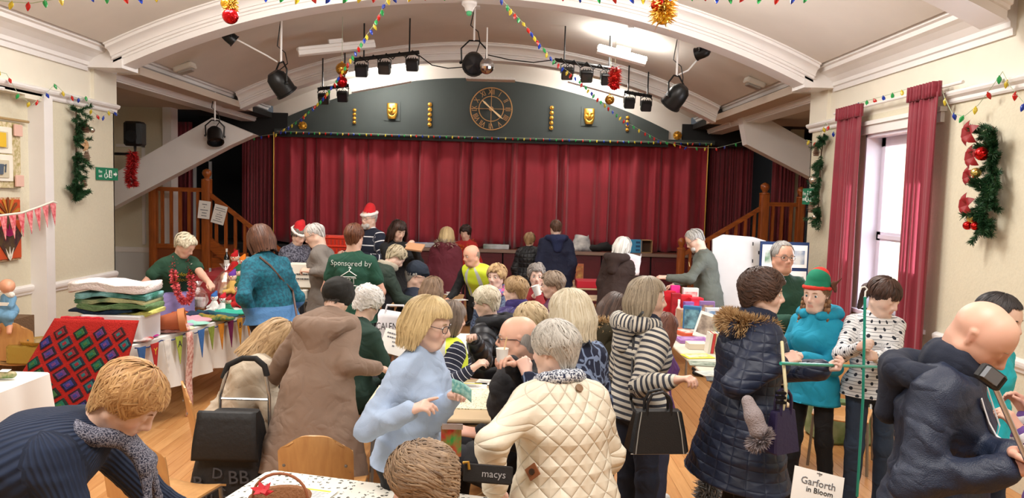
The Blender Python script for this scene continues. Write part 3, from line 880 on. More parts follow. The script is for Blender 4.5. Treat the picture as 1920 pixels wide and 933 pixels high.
def hand_prims(wrist, fwd, dors, side, curl=.5, sc=1.0, thumb=.5, point=False):
	"""side: +1 right hand, -1 left. returns prims in world space"""
	y = nrm(fwd); z = np.asarray(dors, float); z = nrm(z - y * (z @ y)); x = np.cross(y, z)
	def w(p): return np.asarray(wrist) + (x * p[0] * side + y * p[1] + z * p[2]) * sc
	pr = [P(w((0, -.01, 0)), w((0, .02, 0)), .024 * sc, .024 * sc, z, .8, .01)]
	xs_ = (-.027, -.009, .009, .026); Ls = (.07, .078, .072, .057)
	for i, (xx, L) in enumerate(zip(xs_, Ls)):
		pr.append(P(w((xx * .55, .005, 0)), w((xx, .085 - abs(i - 1.3) * .003, 0)), .0135 * sc, .0115 * sc, None, 1, .012))
		p = np.array((xx, .085 - abs(i - 1.3) * .003, 0.)); ang = 0
		cu = curl * (1 + .12 * i)
		if point and i == 0: cu = .08
		spread = xx * 1.2 * (1 - curl)
		for j, (fr, r0, r1) in enumerate(((.45, .0098, .0088), (.31, .0088, .0078), (.24, .0078, .0066))):
			ang += cu * (1.05, 1.25, .7)[j]
			q = p + np.array((spread * fr, math.cos(ang), -math.sin(ang))) * L * fr
			pr.append(P(w(p), w(q), r0 * sc, r1 * sc, None, 1, .004)); p = q
	a = np.array((-.02, .018, -.004)); b = a + np.array((-.022 + .012 * thumb, .03, -.012)); c = b + np.array((-.012 + .02 * thumb, .03, -.006 - .012 * thumb)); d = c + np.array((.004 + .01 * thumb, .022, -.006 - .01 * thumb))
	pr += [P(w(a), w(b), .015 * sc, .0125 * sc, None, 1, .012), P(w(b), w(c), .0115 * sc, .0102 * sc, None, 1, .005), P(w(c), w(d), .01 * sc, .0078 * sc, None, 1, .004)]
	return pr
def ik(S, T, l1, l2, pole):
	d = T - S; L = np.linalg.norm(d); mx = (l1 + l2) * .995
	if L > mx: T = S + d / L * mx; d = T - S; L = mx
	if L < .12: L = .12
	n = d / np.linalg.norm(d); ca = np.clip((l1 * l1 + L * L - l2 * l2) / (2 * l1 * L), -1, 1)
	pole = np.asarray(pole, float); pole = pole - n * (pole @ n); pole = nrm(pole)
	return S + n * l1 * ca + pole * l1 * math.sqrt(1 - ca * ca), T
m_eyew = M('eye_white', 'e8e2dc', .25); m_pupil = M('pupil', '0a0808', .2)
m_shoe = M('black_shoe', '17161a', .45)
def fur(root, name, path, r0, ln, c, c2, n=1400, w=.0022, seed=3, down=.3, closed=False):
	rr = np.random.RandomState(seed); path = np.array(path, float); m = len(path)
	t = rr.rand(n) * (m - 1.001); i = t.astype(int); fr = (t - i)[:, None]
	c0 = path[i] * (1 - fr) + path[i + 1] * fr
	tg = path[i + 1] - path[i]; tg /= np.linalg.norm(tg, axis=1, keepdims=True) + 1e-9
	d = rr.randn(n, 3); d -= (d * tg).sum(1, keepdims=True) * tg; d /= np.linalg.norm(d, axis=1, keepdims=True)
	a = c0 + d * r0 * .6
	dd = d + rr.randn(n, 3) * .35 + np.array([0, 0, -down]); dd /= np.linalg.norm(dd, axis=1, keepdims=True)
	l = ln * rr.uniform(.6, 1.25, n)[:, None]
	s = np.cross(dd, rr.randn(n, 3)); s /= np.linalg.norm(s, axis=1, keepdims=True); s *= w * rr.uniform(.7, 1.4, n)[:, None]
	p1 = a + dd * (r0 * .4 + l * .5) ; p2 = a + dd * (r0 * .4 + l) + np.array([0, 0, -down * .2]) * l
	v = np.stack([a - s * 1.4, a + s * 1.4, p1 + s, p1 - s, p2 + s * .2, p2 - s * .2], 1).reshape(-1, 3)
	b = np.arange(n)[:, None] * 6
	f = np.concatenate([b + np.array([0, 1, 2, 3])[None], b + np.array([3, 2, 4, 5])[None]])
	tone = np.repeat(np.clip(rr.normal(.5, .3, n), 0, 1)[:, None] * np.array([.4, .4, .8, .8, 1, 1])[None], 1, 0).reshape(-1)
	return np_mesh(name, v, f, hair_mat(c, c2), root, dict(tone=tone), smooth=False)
SCALES = []
HEAD = {}
def person(label, px, py, Y, head=0, sit=False, lean=0., hp=0., hy=0., hr=0., male=False, R=None, L=None, curl=(.5, .5), point=(False, False), dors=(None, None),
		   top=None, legs=('plain', '1a1a20'), hairs=None, skin='d9a58c', b=1.0, hem=-.1, o=.014, sleeve=1.0, coat=False, flare=.03, fold=.009, face=True, glasses=None,
		   hs=None, near=None, shoes=None, eyes='5a6a6e', brow=None, z=None, age=.6, sw=1.0, turn=0., collar=None, group=None, feet=True, hemfront=0., neck=1.0, elbow=(1., 1.), build=True, seatz=.46, tmat=None, stance=.0, wide=1.0, cuffw=1.0, chestturn=0.):
	hd = math.radians(head)
	f = np.array([math.sin(hd), math.cos(hd), 0.]); r = np.array([math.cos(hd), -math.sin(hd), 0.]); up = np.array([0, 0, 1.])
	if near is None: near = 2 if Y < 4.3 else 1 if Y < 7.2 else 0
	rc = {2: .0125, 1: .018, 0: .025}[near]; rh = {2: .0045, 1: .007, 0: .0105}[near]; rhd = {2: .0046, 1: .0072, 0: .0105}[near]
	ln = math.radians(lean)
	def sp(a): return f * math.sin(a) + up * math.cos(a)
	hp_, hy_, hr_ = math.radians(hp), math.radians(hy), math.radians(hr)
	# head axes
	f1 = f * math.cos(hy_) + r * math.sin(hy_); r1 = r * math.cos(hy_) - f * math.sin(hy_)
	f2 = f1 * math.cos(hp_) - up * math.sin(hp_); u2 = up * math.cos(hp_) + f1 * math.sin(hp_)
	r3 = r1 * math.cos(hr_) - u2 * math.sin(hr_); u3 = u2 * math.cos(hr_) + r1 * math.sin(hr_)
	kf, ku = sp(ln * .75), sp(ln); ku2 = sp(ln * 1.12)
	nk = nrm(sp(ln * .75 + max(-.3, min(.6, (hp_ - ln) * .4))))
	offs = kf * .14 + ku * .17 + ku2 * .16 + nk * .07 + u3 * .082 + f2 * .014
	target = np.array(at(px, py, Y))
	if z is not None: target[2] = z
	pz = .93
	if sit:
		s = min(1.06, (target[2] - (seatz + .07)) / offs[2]); pel = target - offs * s
	else:
		s = target[2] / (pz + offs[2]); pel = target - offs * s
	SCALES.append((round(s, 2), px, py, Y, label[:40]))
	if not build: return None
	J = lambda o_, rx=0, fy=0, uz=0: o_ + (r * rx + f * fy + up * uz) * s
	waist = pel + kf * .14 * s; chest = waist + ku * .17 * s; nb = chest + ku2 * .16 * s; hc = nb + (nk * .07 + u3 * .082 + f2 * .014) * s
	hsz = hs if hs else (.97 if male else .92) * min(1.04, max(.9, s ** .5))
	shw = (.165 if male else .145) * (1 + (sw - 1) * .4)
	rr_ = nrm(r * math.cos(chestturn) + f * math.sin(chestturn))
	ff_ = nrm(f * math.cos(chestturn) - r * math.sin(chestturn))
	sh0 = nb - ku2 * .068 * s
	S = {+1: sh0 + rr_ * shw * s - ff_ * .005, -1: sh0 - rr_ * shw * s - ff_ * .005}
	root = thing('person', label, 'person', (float(pel[0]), float(pel[1]), 0.0), group)
	HEAD[root.name] = math.atan2(-f[0], f[1])
	# arms
	W_, E_, tgt = {}, {}, {+1: R, -1: L}
	l1, l2 = .285 * s, .25 * s
	for sd in (1, -1):
		T = tgt[sd]
		if T is None: T = S[sd] + r * sd * .07 * s + f * .05 * s - up * .50 * s
		elif len(T) == 4: T = S[sd] + (r * T[0] * sd + f * T[1] + up * T[2]) * s
		else: T = np.array(at(*T))
		pole = -up * .8 - f * .45 + r * sd * .45 * elbow[0 if sd > 0 else 1]
		if tgt[sd] is None: pole = -f + r * sd * .4
		E_[sd], W_[sd] = ik(S[sd], np.array(T), l1, l2, pole)
	# legs
	hip = {sd: pel + r * sd * .085 * s - up * .02 * s for sd in (1, -1)}
	if sit:
		kn = {sd: hip[sd] + f * .42 * s + r * sd * .05 + up * .0 for sd in (1, -1)}
		an = {sd: np.array([*(kn[sd] + f * (.02 - stance * .1))[:2], .085]) for sd in (1, -1)}
	else:
		lb = -math.sin(ln) * .12
		an = {sd: np.array([*(pel + r * sd * (.1 + abs(stance) * .04) * s + f * (lb + stance * sd * .14) * s)[:2], .085 * s]) for sd in (1, -1)}
		kn = {sd: (hip[sd] + an[sd]) / 2 + f * .025 * s for sd in (1, -1)}
	B = .93 + (b - 1) * .5; o = o * .75
	def torso(o_, k=.04):
		q = [P(pel, waist, (.115 * B + o_) * s, (.104 * B + o_) * s, r, 1.36, k, bone=(0, .16)), P(waist, chest, (.104 * B + o_) * s, (.115 * B + o_) * s, rr_, 1.34, k, bone=(.14, .16)),
			 P(chest, nb - ku2 * .075 * s, (.115 * B + o_) * s, (.085 * B + o_) * s, rr_, 1.38, k, bone=(.31, .16)),
			 P(S[1] - rr_ * .03, S[-1] + rr_ * .03, (.05 * B ** .5 + o_) * s, None, None, 1, .06, bone=(.42, .16)),
			 P(nb - ku2 * .06 * s, nb + nk * (.0 if o_ > 0 else .01) * s, (.075 + o_ * .8) * s, (.052 + o_ * .55) * s, rr_, 1.15, .05, bone=(.44, .16)),
			 P(hip[1], hip[-1], (.108 * B + o_) * s, None, None, 1, k, bone=(0, .16))]
		if not male:
			for sd in (1, -1): q.append(P(chest + rr_ * sd * .07 * s + ff_ * (.06 + .03 * B) * s - ku * .01 * s, chest + rr_ * sd * .075 * s + ff_ * (.055 + .03 * B) * s - ku * .03 * s, (.058 + o_ * .7) * s, None, None, 1, .06, bone=(.3, .16)))
		return q
	def arm(sd, o_, frac=1.0, k=.03):
		out = []
		up_r0, up_r1, fo_r0, fo_r1 = .048 * B ** .6 + o_, .039 + o_, .039 + o_, .028 + o_ * .9
		if frac < 1:
			e = S[sd] + (E_[sd] - S[sd]) * frac
			return [P(S[sd], e, up_r0 * s, (up_r0 * .97 + .008) * s, None, 1, k, bone=(.6, .05))]
		out.append(P(S[sd], E_[sd], up_r0 * s, up_r1 * s, None, 1, .04, bone=(.6, .05)))
		dW = nrm(W_[sd] - E_[sd]); out.append(P(E_[sd], W_[sd] - dW * .015 * s * (1 if o_ > 0 else -1), fo_r0 * s, fo_r1 * s * (cuffw if o_ > 0 else 1), None, 1, .03, bone=(.6 + l1, .05)))
		return out
	def leg(o_):
		q = []
		for sd in (1, -1):
			q += [P(hip[sd], kn[sd], (.082 * B + o_) * s, (.056 * B ** .5 + o_) * s, None, 1, .03, bone=(.0, .08)), P(kn[sd], an[sd], (.054 * B ** .5 + o_) * s, (.034 + o_ * 1.6) * s, None, 1, .03, bone=(.45, .08))]
		return q
	# ---- body: head and neck, hands, and everything under the clothes in one skin mesh
	parts = []
	Hm = np.stack([r3, f2, u3], 1) * hsz     # local -> world
	hpz = head_prims(not male, age, wide)
	shut = hp > 20 or not face
	if shut:
		for sx in (-1, 1): hpz.append(P((sx * .0325, .0795, .001), (sx * .0325, .0795, .001), .0148, None, None, 1, .005))
	for p in hpz:
		p['a'] = Hm @ p['a'] + hc; p['b'] = Hm @ p['b'] + hc; p['ra'] *= hsz; p['rb'] *= hsz; p['k'] *= hsz
		if p['side'] is not None: p['side'] = nrm(Hm @ p['side'])
	nr = (.058 if male else .048) * neck * hsz
	hpz.append(P(nb - ku2 * .03 * s, Hm @ np.array([0, -.03, -.05]) + hc, nr * 1.15, nr, None, 1, .03))
	hpz.append(P(nb - ku2 * .03 * s + rr_ * .06 * s - ku2 * .0, nb - ku2 * .03 * s - rr_ * .06 * s, .045 * s, None, None, 1, .05))
	v, fc = sdf(hpz, rh)
	lc = (v - hc) @ np.linalg.inv(Hm).T
	bl = np.zeros(len(v))
	lip = (np.abs(lc[:, 0]) < .0225 - np.abs(lc[:, 2] + .067) * .6) & (lc[:, 1] > .085) & (np.abs(lc[:, 2] + .067) < (.0105 if not male else .008))
	bl += np.where(lip, .5 if not male else .3, 0)
	for sx in (-1, 1):
		bl += .28 * np.exp(-((lc - np.array([sx * .042, .075, -.03])) ** 2).sum(1) / .0005)
		bl += .25 * np.exp(-((lc - np.array([sx * .078, -.005, 0])) ** 2).sum(1) / .0004)
	bl += .25 * np.exp(-((lc - np.array([0, .115, -.03])) ** 2).sum(1) / .0002)
	parts.append((v, fc, bl))
	sk = torso(-.012) + arm(1, -.004) + arm(-1, -.004) + (leg(-.008) if feet else [])
	if not sit or feet:
		for sd in (1, -1): sk.append(P(an[sd], an[sd] + f * .14 * s - up * .04, .03, .026, None, 1, .02))
	v, fc = sdf(sk, max(.03, rc)); parts.append((v, fc, np.zeros(len(v))))
	for sd in (1, -1):
		i = 0 if sd > 0 else 1
		fw = nrm(W_[sd] - E_[sd])
		dh = dors[i]
		if dh is None:
			outv = r * sd
			dh = outv * (.8 if fw[2] < -.7 else .45) + up * (.1 if fw[2] < -.7 else 1.0) + f * .1
		else: dh = r * dh[0] * sd + f * dh[1] + up * dh[2]
		hsc = (1.0 if male else .92) * min(1.05, s)
		pr = hand_prims(W_[sd], fw, dh, sd, curl[i], hsc, point=point[i])
		if sleeve < 1:
			pr += [P(S[sd], E_[sd], .046 * s, .038 * s, None, 1, .02), P(E_[sd], W_[sd], .039 * s, .026 * s, None, 1, .015)]
		else: pr.append(P(E_[sd] + (W_[sd] - E_[sd]) * .7, W_[sd], .03 * s, .0255 * s, None, 1, .01))
		v, fc = sdf(pr, rhd); parts.append((v, fc, .12 + .1 * wobble(v, 60, 4)))
	vs, fs, bs = [], [], []; n0 = 0
	for v, fc, q in parts: vs.append(v); fs.append(fc + n0); bs.append(q); n0 += len(v)
	np_mesh('body', np.concatenate(vs), np.concatenate(fs), skin_mat(skin), root, dict(blush=np.clip(np.concatenate(bs), 0, 1)))
	# ---- clothes
	unify = isinstance(top, tuple) and 'quilt' in top[0]; bk = f[1] > 0
	def garment(name, prims, m, clampz=None, seed=1, amp=None, res=None, plane=None, lab=None):
		v, fc = sdf(prims, res or rc)
		best = np.full(len(v), 9.); bone = np.zeros((len(v), 3))
		for p in prims:
			if not p['bone'] or p['sub']: continue
			d = pd(p, v[:, 0], v[:, 1], v[:, 2]); a, ab = p['a'], p['b'] - p['a']; Ln = np.linalg.norm(ab) + 1e-9; n = ab / Ln
			if p['bone'][1] > .1 or (unify and p['bone'][0] > .59):
				vv = (v - pel) @ ku; fr = ff_; sdv = rr_; ax0 = pel + vv[:, None] * ku
				th = np.arctan2((v - ax0) @ sdv, (v - ax0) @ (-fr if bk else fr))
			else:
				vv = p['bone'][0] + (v - a) @ n
				sdv = nrm(np.cross(n, f + .01)); fr = nrm(np.cross(sdv, n)); fr = fr if fr @ f > 0 else -fr
				th = np.arctan2((v - a) @ sdv, (v - a) @ fr)
			mk = d < best
			best = np.where(mk, d, best)
			bone[mk] = np.stack([th * (.16 if unify and p['bone'][1] < .1 else p['bone'][1]), vv, (v[:, 2] - pel[2])], 1)[mk]
		nn = vnormals(v, fc); am = fold if amp is None else amp
		sc_ = np.array([1, 1, .8])
		d1 = 1 - np.abs(wobble(v * np.array([1, 1, 1.5]), 13, seed, 3)) * 1.6; d2 = 1 - np.abs(wobble(v * np.array([.8, .8, 1.9]), 27, seed + 5, 3)) * 1.6
		dsp = wobble(v, 9, seed + 2, 3) * .9 + d1 * np.abs(d1) * .9 + d2 * np.abs(d2) * .45 - .5
		v = v + nn * (dsp * am)[:, None]
		if plane is not None:
			pp, dn = plane; e = (v - pp) @ dn; v = v - np.maximum(e, 0)[:, None] * dn[None]
		o_ = np_mesh(name, v, fc, m, root, dict(bone=bone))
		if lab: o_['label'] = lab
		return o_
	oo = o + (.008 if coat else 0)
	tp = torso(oo)
	hemc = pel + up * hem * s if not sit else pel + up * -.06
	if sit:
		tp += [P(hip[sd], hip[sd] + f * .16 * s, (.085 * B + oo) * s, (.082 * B + oo) * s, None, 1, .03, bone=(0, .16)) for sd in (1, -1)]
		tp.append(P(pel, hemc, (.125 * B + oo) * s, (.125 * B + oo) * s, r, 1.3, .04, bone=(-.1, .16))); pl = None
	else:
		dn = -nrm(kf * .5 + up * .5); hemc = pel + dn * (-hem) * s + f * hemfront * s
		tp.append(P(pel, hemc, (.118 * B + oo) * s, (.118 * B + oo + flare) * s, r, 1.36, .04, bone=(-.0, .16)))
		tp[-1]['bone'] = None; tp.append(P(hemc, pel, (.118 * B + oo + flare) * s, (.118 * B + oo) * s, r, 1.36, .04, bone=(hem * s, .16)))
		pl = (hemc, dn)
	for sd in (1, -1): tp += arm(sd, oo * (1.0 if not coat else .9), 1.0 if sleeve >= 1 else sleeve)
	garment('coat' if coat else ('t_shirt' if sleeve < 1 else 'jumper'), tp, top if not isinstance(top, tuple) else cloth(*top), plane=pl, seed=int(px) % 97)
	if feet or not sit:
		lg = leg(.012); lg.append(P(hip[1], hip[-1], (.112 * B) * s, None, None, 1, .03, bone=(0, .1)))
		garment('trousers', lg, cloth(*legs), seed=3, amp=.005, res=max(rc, .014))
		sh = []
		for sd in (1, -1):
			a = an[sd].copy(); a[2] = .045
			q = [P(a - f * .04, a + f * .05, .037, .036, None, 1, .03), P(a + f * .03, a + f * .15 - up * .008, .038, .03, r, 1.25, .03), P(an[sd], a, .037, .037, None, 1, .02)]
			v, fc = sdf(q, max(rc * .7, .009)); v[:, 2] = np.maximum(v[:, 2], .004)
			np_mesh('shoe', v, fc, shoes or m_shoe, root)
	# ---- eyes, brows, glasses
	T4 = Matrix([[*(Hm[i]), hc[i]] for i in range(3)] + [[0, 0, 0, 1]])
	if face and Y < 9.5:
		mi = M('iris', eyes, .2)
		for sx in (-1, 1):
			mb = MB(); c = (sx * .0325, .0795, .0015); R0 = .0122; n = 12
			angs = [0, .3, .66, .9, 1.2, 1.7, 2.3]
			rings = [[(c[0] + R0 * math.sin(a) * math.cos(2 * math.pi * j / n), c[1] + R0 * math.cos(a), c[2] + R0 * math.sin(a) * math.sin(2 * math.pi * j / n)) for j in range(n)] for a in [.001] + angs[1:]]
			for q in range(len(rings) - 1):
				mb.m = 2 if q == 0 else 1 if q == 1 else 0; mb.loft(rings[q:q + 2], True, False, T4)
			if not shut: mb.build('eye', [m_eyew, mi, m_pupil], root, True)
			if hairs or brow:
				bm = MB(); bm.tube([(sx * .014, .098, .0225), (sx * .028, .0965, .027), (sx * .044, .086, .0235)], [.0022, .0032, .0012], 5, T4)
				bm.build('eyebrow', M('eyebrow_hair', brow or hairs[2], .7), root, True)
	if glasses:
		mb = MB()
		for sx in (-1, 1):
			mb.tube([(sx * (.033 + .0255 * math.copysign(abs(math.cos(a)) ** .7, math.cos(a))), .1065 - .012 * max(0, math.cos(a)), .001 + .0185 * math.copysign(abs(math.sin(a)) ** .7, math.sin(a))) for a in [2 * math.pi * q / 16 for q in range(16)]], .0019, 5, T4, closed=True)
			mb.tube([(sx * .0585, .095, .006), (sx * .075 * wide, .07, .008), (sx * .082 * wide, .0, .008), (sx * .08 * wide, -.02, -.005)], .0018, 5, T4)
		mb.tube([(-.0085, .107, .005), (0, .11, .008), (.0085, .107, .005)], .0018, 5, T4)
		mb.build('glasses', M('spectacle_frame', glasses, .3), root, True)
	Tm = np.eye(4); Tm[:3, :3] = np.stack([r3, f2, u3], 1); Tm[:3, 3] = hc
	if hairs:
		st, c1, c2 = hairs[:3]; kw = hairs[3] if len(hairs) > 3 else {}
		hair(root, Tm, st, c1, c2, near, int(px) % 89 + 1, hsz * max(1, (wide - 1) * .6 + 1), **kw)
	info = dict(root=root, T=T4, Tm=Tm, S=S, E=E_, W=W_, pel=pel, chest=chest, waist=waist, nb=nb, hc=hc, f=f, r=r, s=s, garment=garment, torso=torso, ku=ku, nk=nk, B=B, oo=oo, hs=hsz, near=near, kn=kn, an=an, up=up, ff=ff_, rr=rr_, arm=arm)
	return info
# ---- things people wear
def hood(I, m, fur_c=None, size=1.0, name='hood', n=900, drop=0.):
	nb, f, r, up, s = I['nb'], I['f'], I['r'], I['up'], I['s']; k = I['nk']
	c = nb - f * .03 * s + k * (.0 - drop) * s; pr = []; pts = []
	for q in range(9):
		a = math.radians(-150 + q * 300 / 8)   # around the back
		d = -f * math.cos(a) * .115 * size + r * math.sin(a) * .118 * size
		pts.append(c + d * s + k * (.012 + .018 * math.cos(a * .8)) * s - f * .01)
	for a_, b_ in zip(pts[:-1], pts[1:]): pr.append(P(a_, b_, .038 * s * size, None, None, 1, .03))
	pr.append(P(c - f * .1 * s * size - up * .02 * s, c - f * .12 * s * size - up * .13 * s * size, .055 * s * size, .04 * s * size, r, 1.5, .05))
	for p in pr: p['bone'] = (.3, .1)
	I['garment'](name, pr, m, amp=.006, seed=9, res=.012 if I['near'] else .02)
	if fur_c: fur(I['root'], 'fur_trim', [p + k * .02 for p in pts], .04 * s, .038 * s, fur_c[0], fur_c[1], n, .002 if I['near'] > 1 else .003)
def collar(I, m, r=.05, h=.03, name='collar'):
	nb, f, rr, k, s = I['nb'], I['f'], I['r'], I['nk'], I['s']; pr = []
	pts = [nb + f * .005 + (f * math.cos(a) * .062 + rr * math.sin(a) * .068) * s + k * (h + .012 * -math.cos(a)) * s for a in [2 * math.pi * q / 10 for q in range(11)]]
	for a_, b_ in zip(pts[:-1], pts[1:]):
		p = P(a_, b_, r * .45 * s, None, k, 1.6, .015); p['bone'] = (.5, .07); pr.append(p)
	I['garment'](name, pr, m, amp=.002, res=.009 if I['near'] > 1 else .014)
def scarf(I, m, thick=.03, tails=True, name='scarf'):
	nb, f, rr, k, s, up = I['nb'], I['f'], I['r'], I['nk'], I['s'], I['up']; pr = []
	pts = [nb + (f * math.cos(a) * .085 + rr * math.sin(a) * .085) * s + k * (.03 - .03 * math.cos(a)) * s for a in [2 * math.pi * q / 10 for q in range(11)]]
	for a_, b_ in zip(pts[:-1], pts[1:]): pr.append(P(a_, b_, thick * s, None, None, 1, .03, bone=(.5, .07)))
	if tails:
		for sd in (-1, 1):
			q0 = pts[0] + rr * sd * .02; q1 = q0 + f * .075 * s - up * .1; q2 = q1 + rr * sd * .05 - up * .17 + f * .02
			pr += [P(q0, q1, thick * .9, None, rr, 1.4, .03, bone=(.1, .07)), P(q1, q2, thick * .6, thick * .5, rr, 1.8, .03, bone=(.0, .07))]
	I['garment'](name, pr, m, amp=.004, res=.011 if I['near'] > 1 else .016)
def headsdf(I, prims, name, m, res=None, amp=.002, lab=None):
	Hm = np.array(I['T'])[:3, :3]; hc = I['hc']; k = I['hs']
	for p in prims:
		p['a'] = Hm @ p['a'] + hc; p['b'] = Hm @ p['b'] + hc; p['ra'] *= k; p['rb'] *= k
		if p['side'] is not None: p['side'] = nrm(Hm @ p['side'])
		p['bone'] = p['bone'] or (0, .1)
	return I['garment'](name, prims, m, amp=amp, res=res or (.006 if I['near'] else .009), lab=lab)
def santa_hat(I, side=1):
	x = np.array([1., 0, 0])
	headsdf(I, [P((0, -.012, .075), (0, -.03, .125), .088, .07, x, .9, .02), P((0, -.03, .125), (side * .05, -.07, .155), .055, .035, None, 1, .03), P((side * .05, -.07, .155), (side * .105, -.09, .105), .032, .018, None, 1, .02)], 'santa_hat', M('red_felt', 'c01a22', .9), amp=.004)
	pr = [P((.088 * math.sin(a), -.01 + .108 * math.cos(a), .058 - .012 * math.cos(a)), (.088 * math.sin(a + .6), -.01 + .108 * math.cos(a + .6), .058 - .012 * math.cos(a + .6)), .019, None, None, 1, .01) for a in [q * .6 for q in range(11)]]
	headsdf(I, pr, 'white_hat_band', M('white_fleece', 'eeeae6', .95, bump=.6, bs=120), amp=.002)
	headsdf(I, [P((side * .11, -.09, .09), (side * .11, -.09, .09), .024, None, None, 1, .01)], 'pompom', M('white_fleece', 'eeeae6', .95, bump=.6, bs=120))
def name_badge(I, u=.07, h=.0, c='e8d9a0', d=.0):
	p = I['chest'] + I['rr'] * u * I['s'] + I['ff'] * (.13 * I['B'] + .03 + d) * I['s'] + I['up'] * h
	T = Matrix([[I['rr'][i], I['ku'][i], I['ff'][i], p[i]] for i in range(3)] + [[0, 0, 0, 1]])
	MB().box((-.035, -.025, -.003), (.035, .025, .003), T).build('name_badge', M('badge_card', c, .6), I['root'])
def strap(I, pts, m, w=.008, name='bag_strap', flat=3.0):
	mb = MB(); pts = [Vector(p) for p in pts]
	mb.tube(pts, w, 6); return mb.build(name, m, I['root'], True)
PPL = {}
# ------------------------------------------------------------- the people, nearest first
SK1, SK2, SK3 = 'deb9a4', 'd4aa94', 'e4c2b0'
PPL = {}
# --- foreground
I = person('woman bending forward in a navy ribbed jumper with short ginger blonde hair, bottom left', 240, 750, 2.4, head=78, lean=58, hp=42, hy=6, top=('rib', '1b2c4a', '111', None, 1.0), hairs=('fluffy', 'd9b078', '8a5c34', dict(grow=.95)), skin=SK1, b=1.5, o=.02, fold=.006, R=(.05, .3, -.42, 0), L=(.1, .35, -.4, 0), hem=-.1)
scarf(I, cloth('mottle', '161b34', '8a8a98', None, 5.0), .022)
I = person('seated woman with curly brown grey hair seen from behind, bottom edge', 792, 905, 2.4, head=-55, sit=True, hp=18, top=('plain', '6d6a68'), hairs=('curly', 'b59a7c', '6e5a4a', dict(grow=1.3)), skin=SK1, b=1.1, hy=-25)
I = person('woman in a pale blue jumper and dark-rimmed glasses counting a banknote', 803, 606, 3.3, head=112, lean=7, hp=12, hy=-10, top=('plain', 'a9bdd9'), hairs=('bobpart', 'e0c794', '8f7850', dict(grow=1.0, fringe=.062)), skin=SK3, glasses='1c1c2a', b=1.12, hem=-.04, o=.02, fold=.012, flare=.02, R=(768, 770, 3.0), L=(850, 745, 3.12), curl=(.5, .55), point=(True, False), legs=('plain', '101014'), sw=1.05, brow='a08a66', elbow=(1.0, .6))
PPL['blue'] = I
I = person('woman in a cream diamond-quilted jacket with cropped grey hair, back to the camera', 1040, 656, 2.95, head=-20, lean=10, hp=10, hy=-32, top=('quilt', 'eae0cb', '111', None, .85), hairs=('short', 'd6d2ca', '8a857c', dict(grow=1.25)), skin=SK3, b=1.4, o=.022, coat=True, hem=-.2, flare=.03, L=(930, 915, 2.75), R=(.12, .2, -.44, 0), fold=.008, sw=1.12, curl=(.5, .4), dors=(None, (.3, .2, 1)), elbow=(1, 1.6), cuffw=1.15)
PPL['cream'] = I
scarf(I, cloth('mottle', '1c2746', 'dde2ea', None, 3.0), .024, False)
collar(I, cloth('check', 'f2f2f2', '20242e'), .055, .018, 'gingham_collar')
I = person('bald man looking down in a navy waterproof jacket with a lanyard, right edge', 1838, 630, 2.55, head=128, male=True, lean=3, hp=40, hy=10, top=('satin', '16223a'), hairs=None, skin='deae98', b=1.1, o=.03, coat=True, hem=-.26, flare=-.01, fold=.012, L=(1902, 850, 2.35), R=(1885, 880, 2.3), curl=(.6, .6), legs=('plain', '15151a'), sw=1.05, wide=1.06, brow='b09880')
PPL['bald'] = I
I = person('boy in a turquoise t-shirt standing behind the bald man', 1872, 596, 3.6, head=150, male=True, hp=15, top=('plain', '17b4c4'), hairs=('crop', '4a4444', '1c1a1c', dict(grow=1.6)), skin=SK1, sleeve=.55, b=.95, legs=('plain', '223048'), hem=-.12)
I = person('person in a purple and white fleece cut off by the right edge', 2010, 690, 2.75, head=-100, lean=10, top=('stripe', '6c4a92', 'd8d4e0', .25, 2.4), hairs=('short', '5a4a40', '2a221e'), skin=SK2, L=(1915, 812, 2.75), R=(1925, 775, 3.0), b=1.1, o=.025)
# --- right foreground group
I = person('woman in a long navy quilted coat with curly dark brown hair, holding a green cane', 1430, 549, 3.9, head=88, lean=6, hp=4, hy=14, top=('boxquilt', '18253f', '111', None, .5), hairs=('curly', '5e4438', '21140f', dict(grow=.95)), skin=SK3, b=1.45, o=.028, coat=True, hem=-.34, flare=.085, R=(1466, 680, 3.65), L=(1545, 690, 3.9), curl=(.8, .8), legs=('plain', '14161e'), sw=1.1, fold=.012, dors=((.6, .2, .8), (.2, .2, -1.)))
PPL['navy'] = I
I = person('girl in a turquoise hoodie and a red and green elf hat with plaits', 1532, 552, 4.95, head=-128, hp=4, hy=-4, top=('plain', '0f93b4', '111'), hairs=('pony', '9a7350', '4a3222', dict(grow=.45, fringe=.09)), skin='e8c6b4', b=.72, o=.02, hem=-.16, legs=('plain', '0c0c10'), L=(1505, 668, 4.75), R=(.03, .25, -.3, 0), eyes='4a6478', brow='8a6a4a', fold=.007, hs=.95, stance=.4)
PPL['elf'] = I
I = person('girl in a white striped and spotted top holding an upright green cane', 1657, 555, 4.75, head=-170, hp=24, hy=-36, top=('dots', 'e8e8ea', '1c2230'), hairs=('pony', '5a3f34', '24160f', dict(fringe=.028)), skin='e8c6b4', b=.85, o=.014, hem=-.08, legs=('plain', '2a3a50'), R=(1612, 650, 4.45), L=(1642, 668, 4.47), curl=(.85, .85), brow='3a2820', hs=.98, dors=((.8, .5, .3), (.8, .6, .3)))
PPL['spot'] = I
I = person('grey-haired man in glasses and a dark green jumper facing the camera', 1467, 481, 5.9, head=168, male=True, hp=2, hy=5, top=('knit', '1f4a3a'), hairs=('thin', 'b4b2b0', '77736e'), skin='e2ac94', glasses='77716a', b=1.1, o=.018, R=(1482, 600, 5.55), L=(1500, 640, 5.6), eyes='5a5048', brow='8a8480')
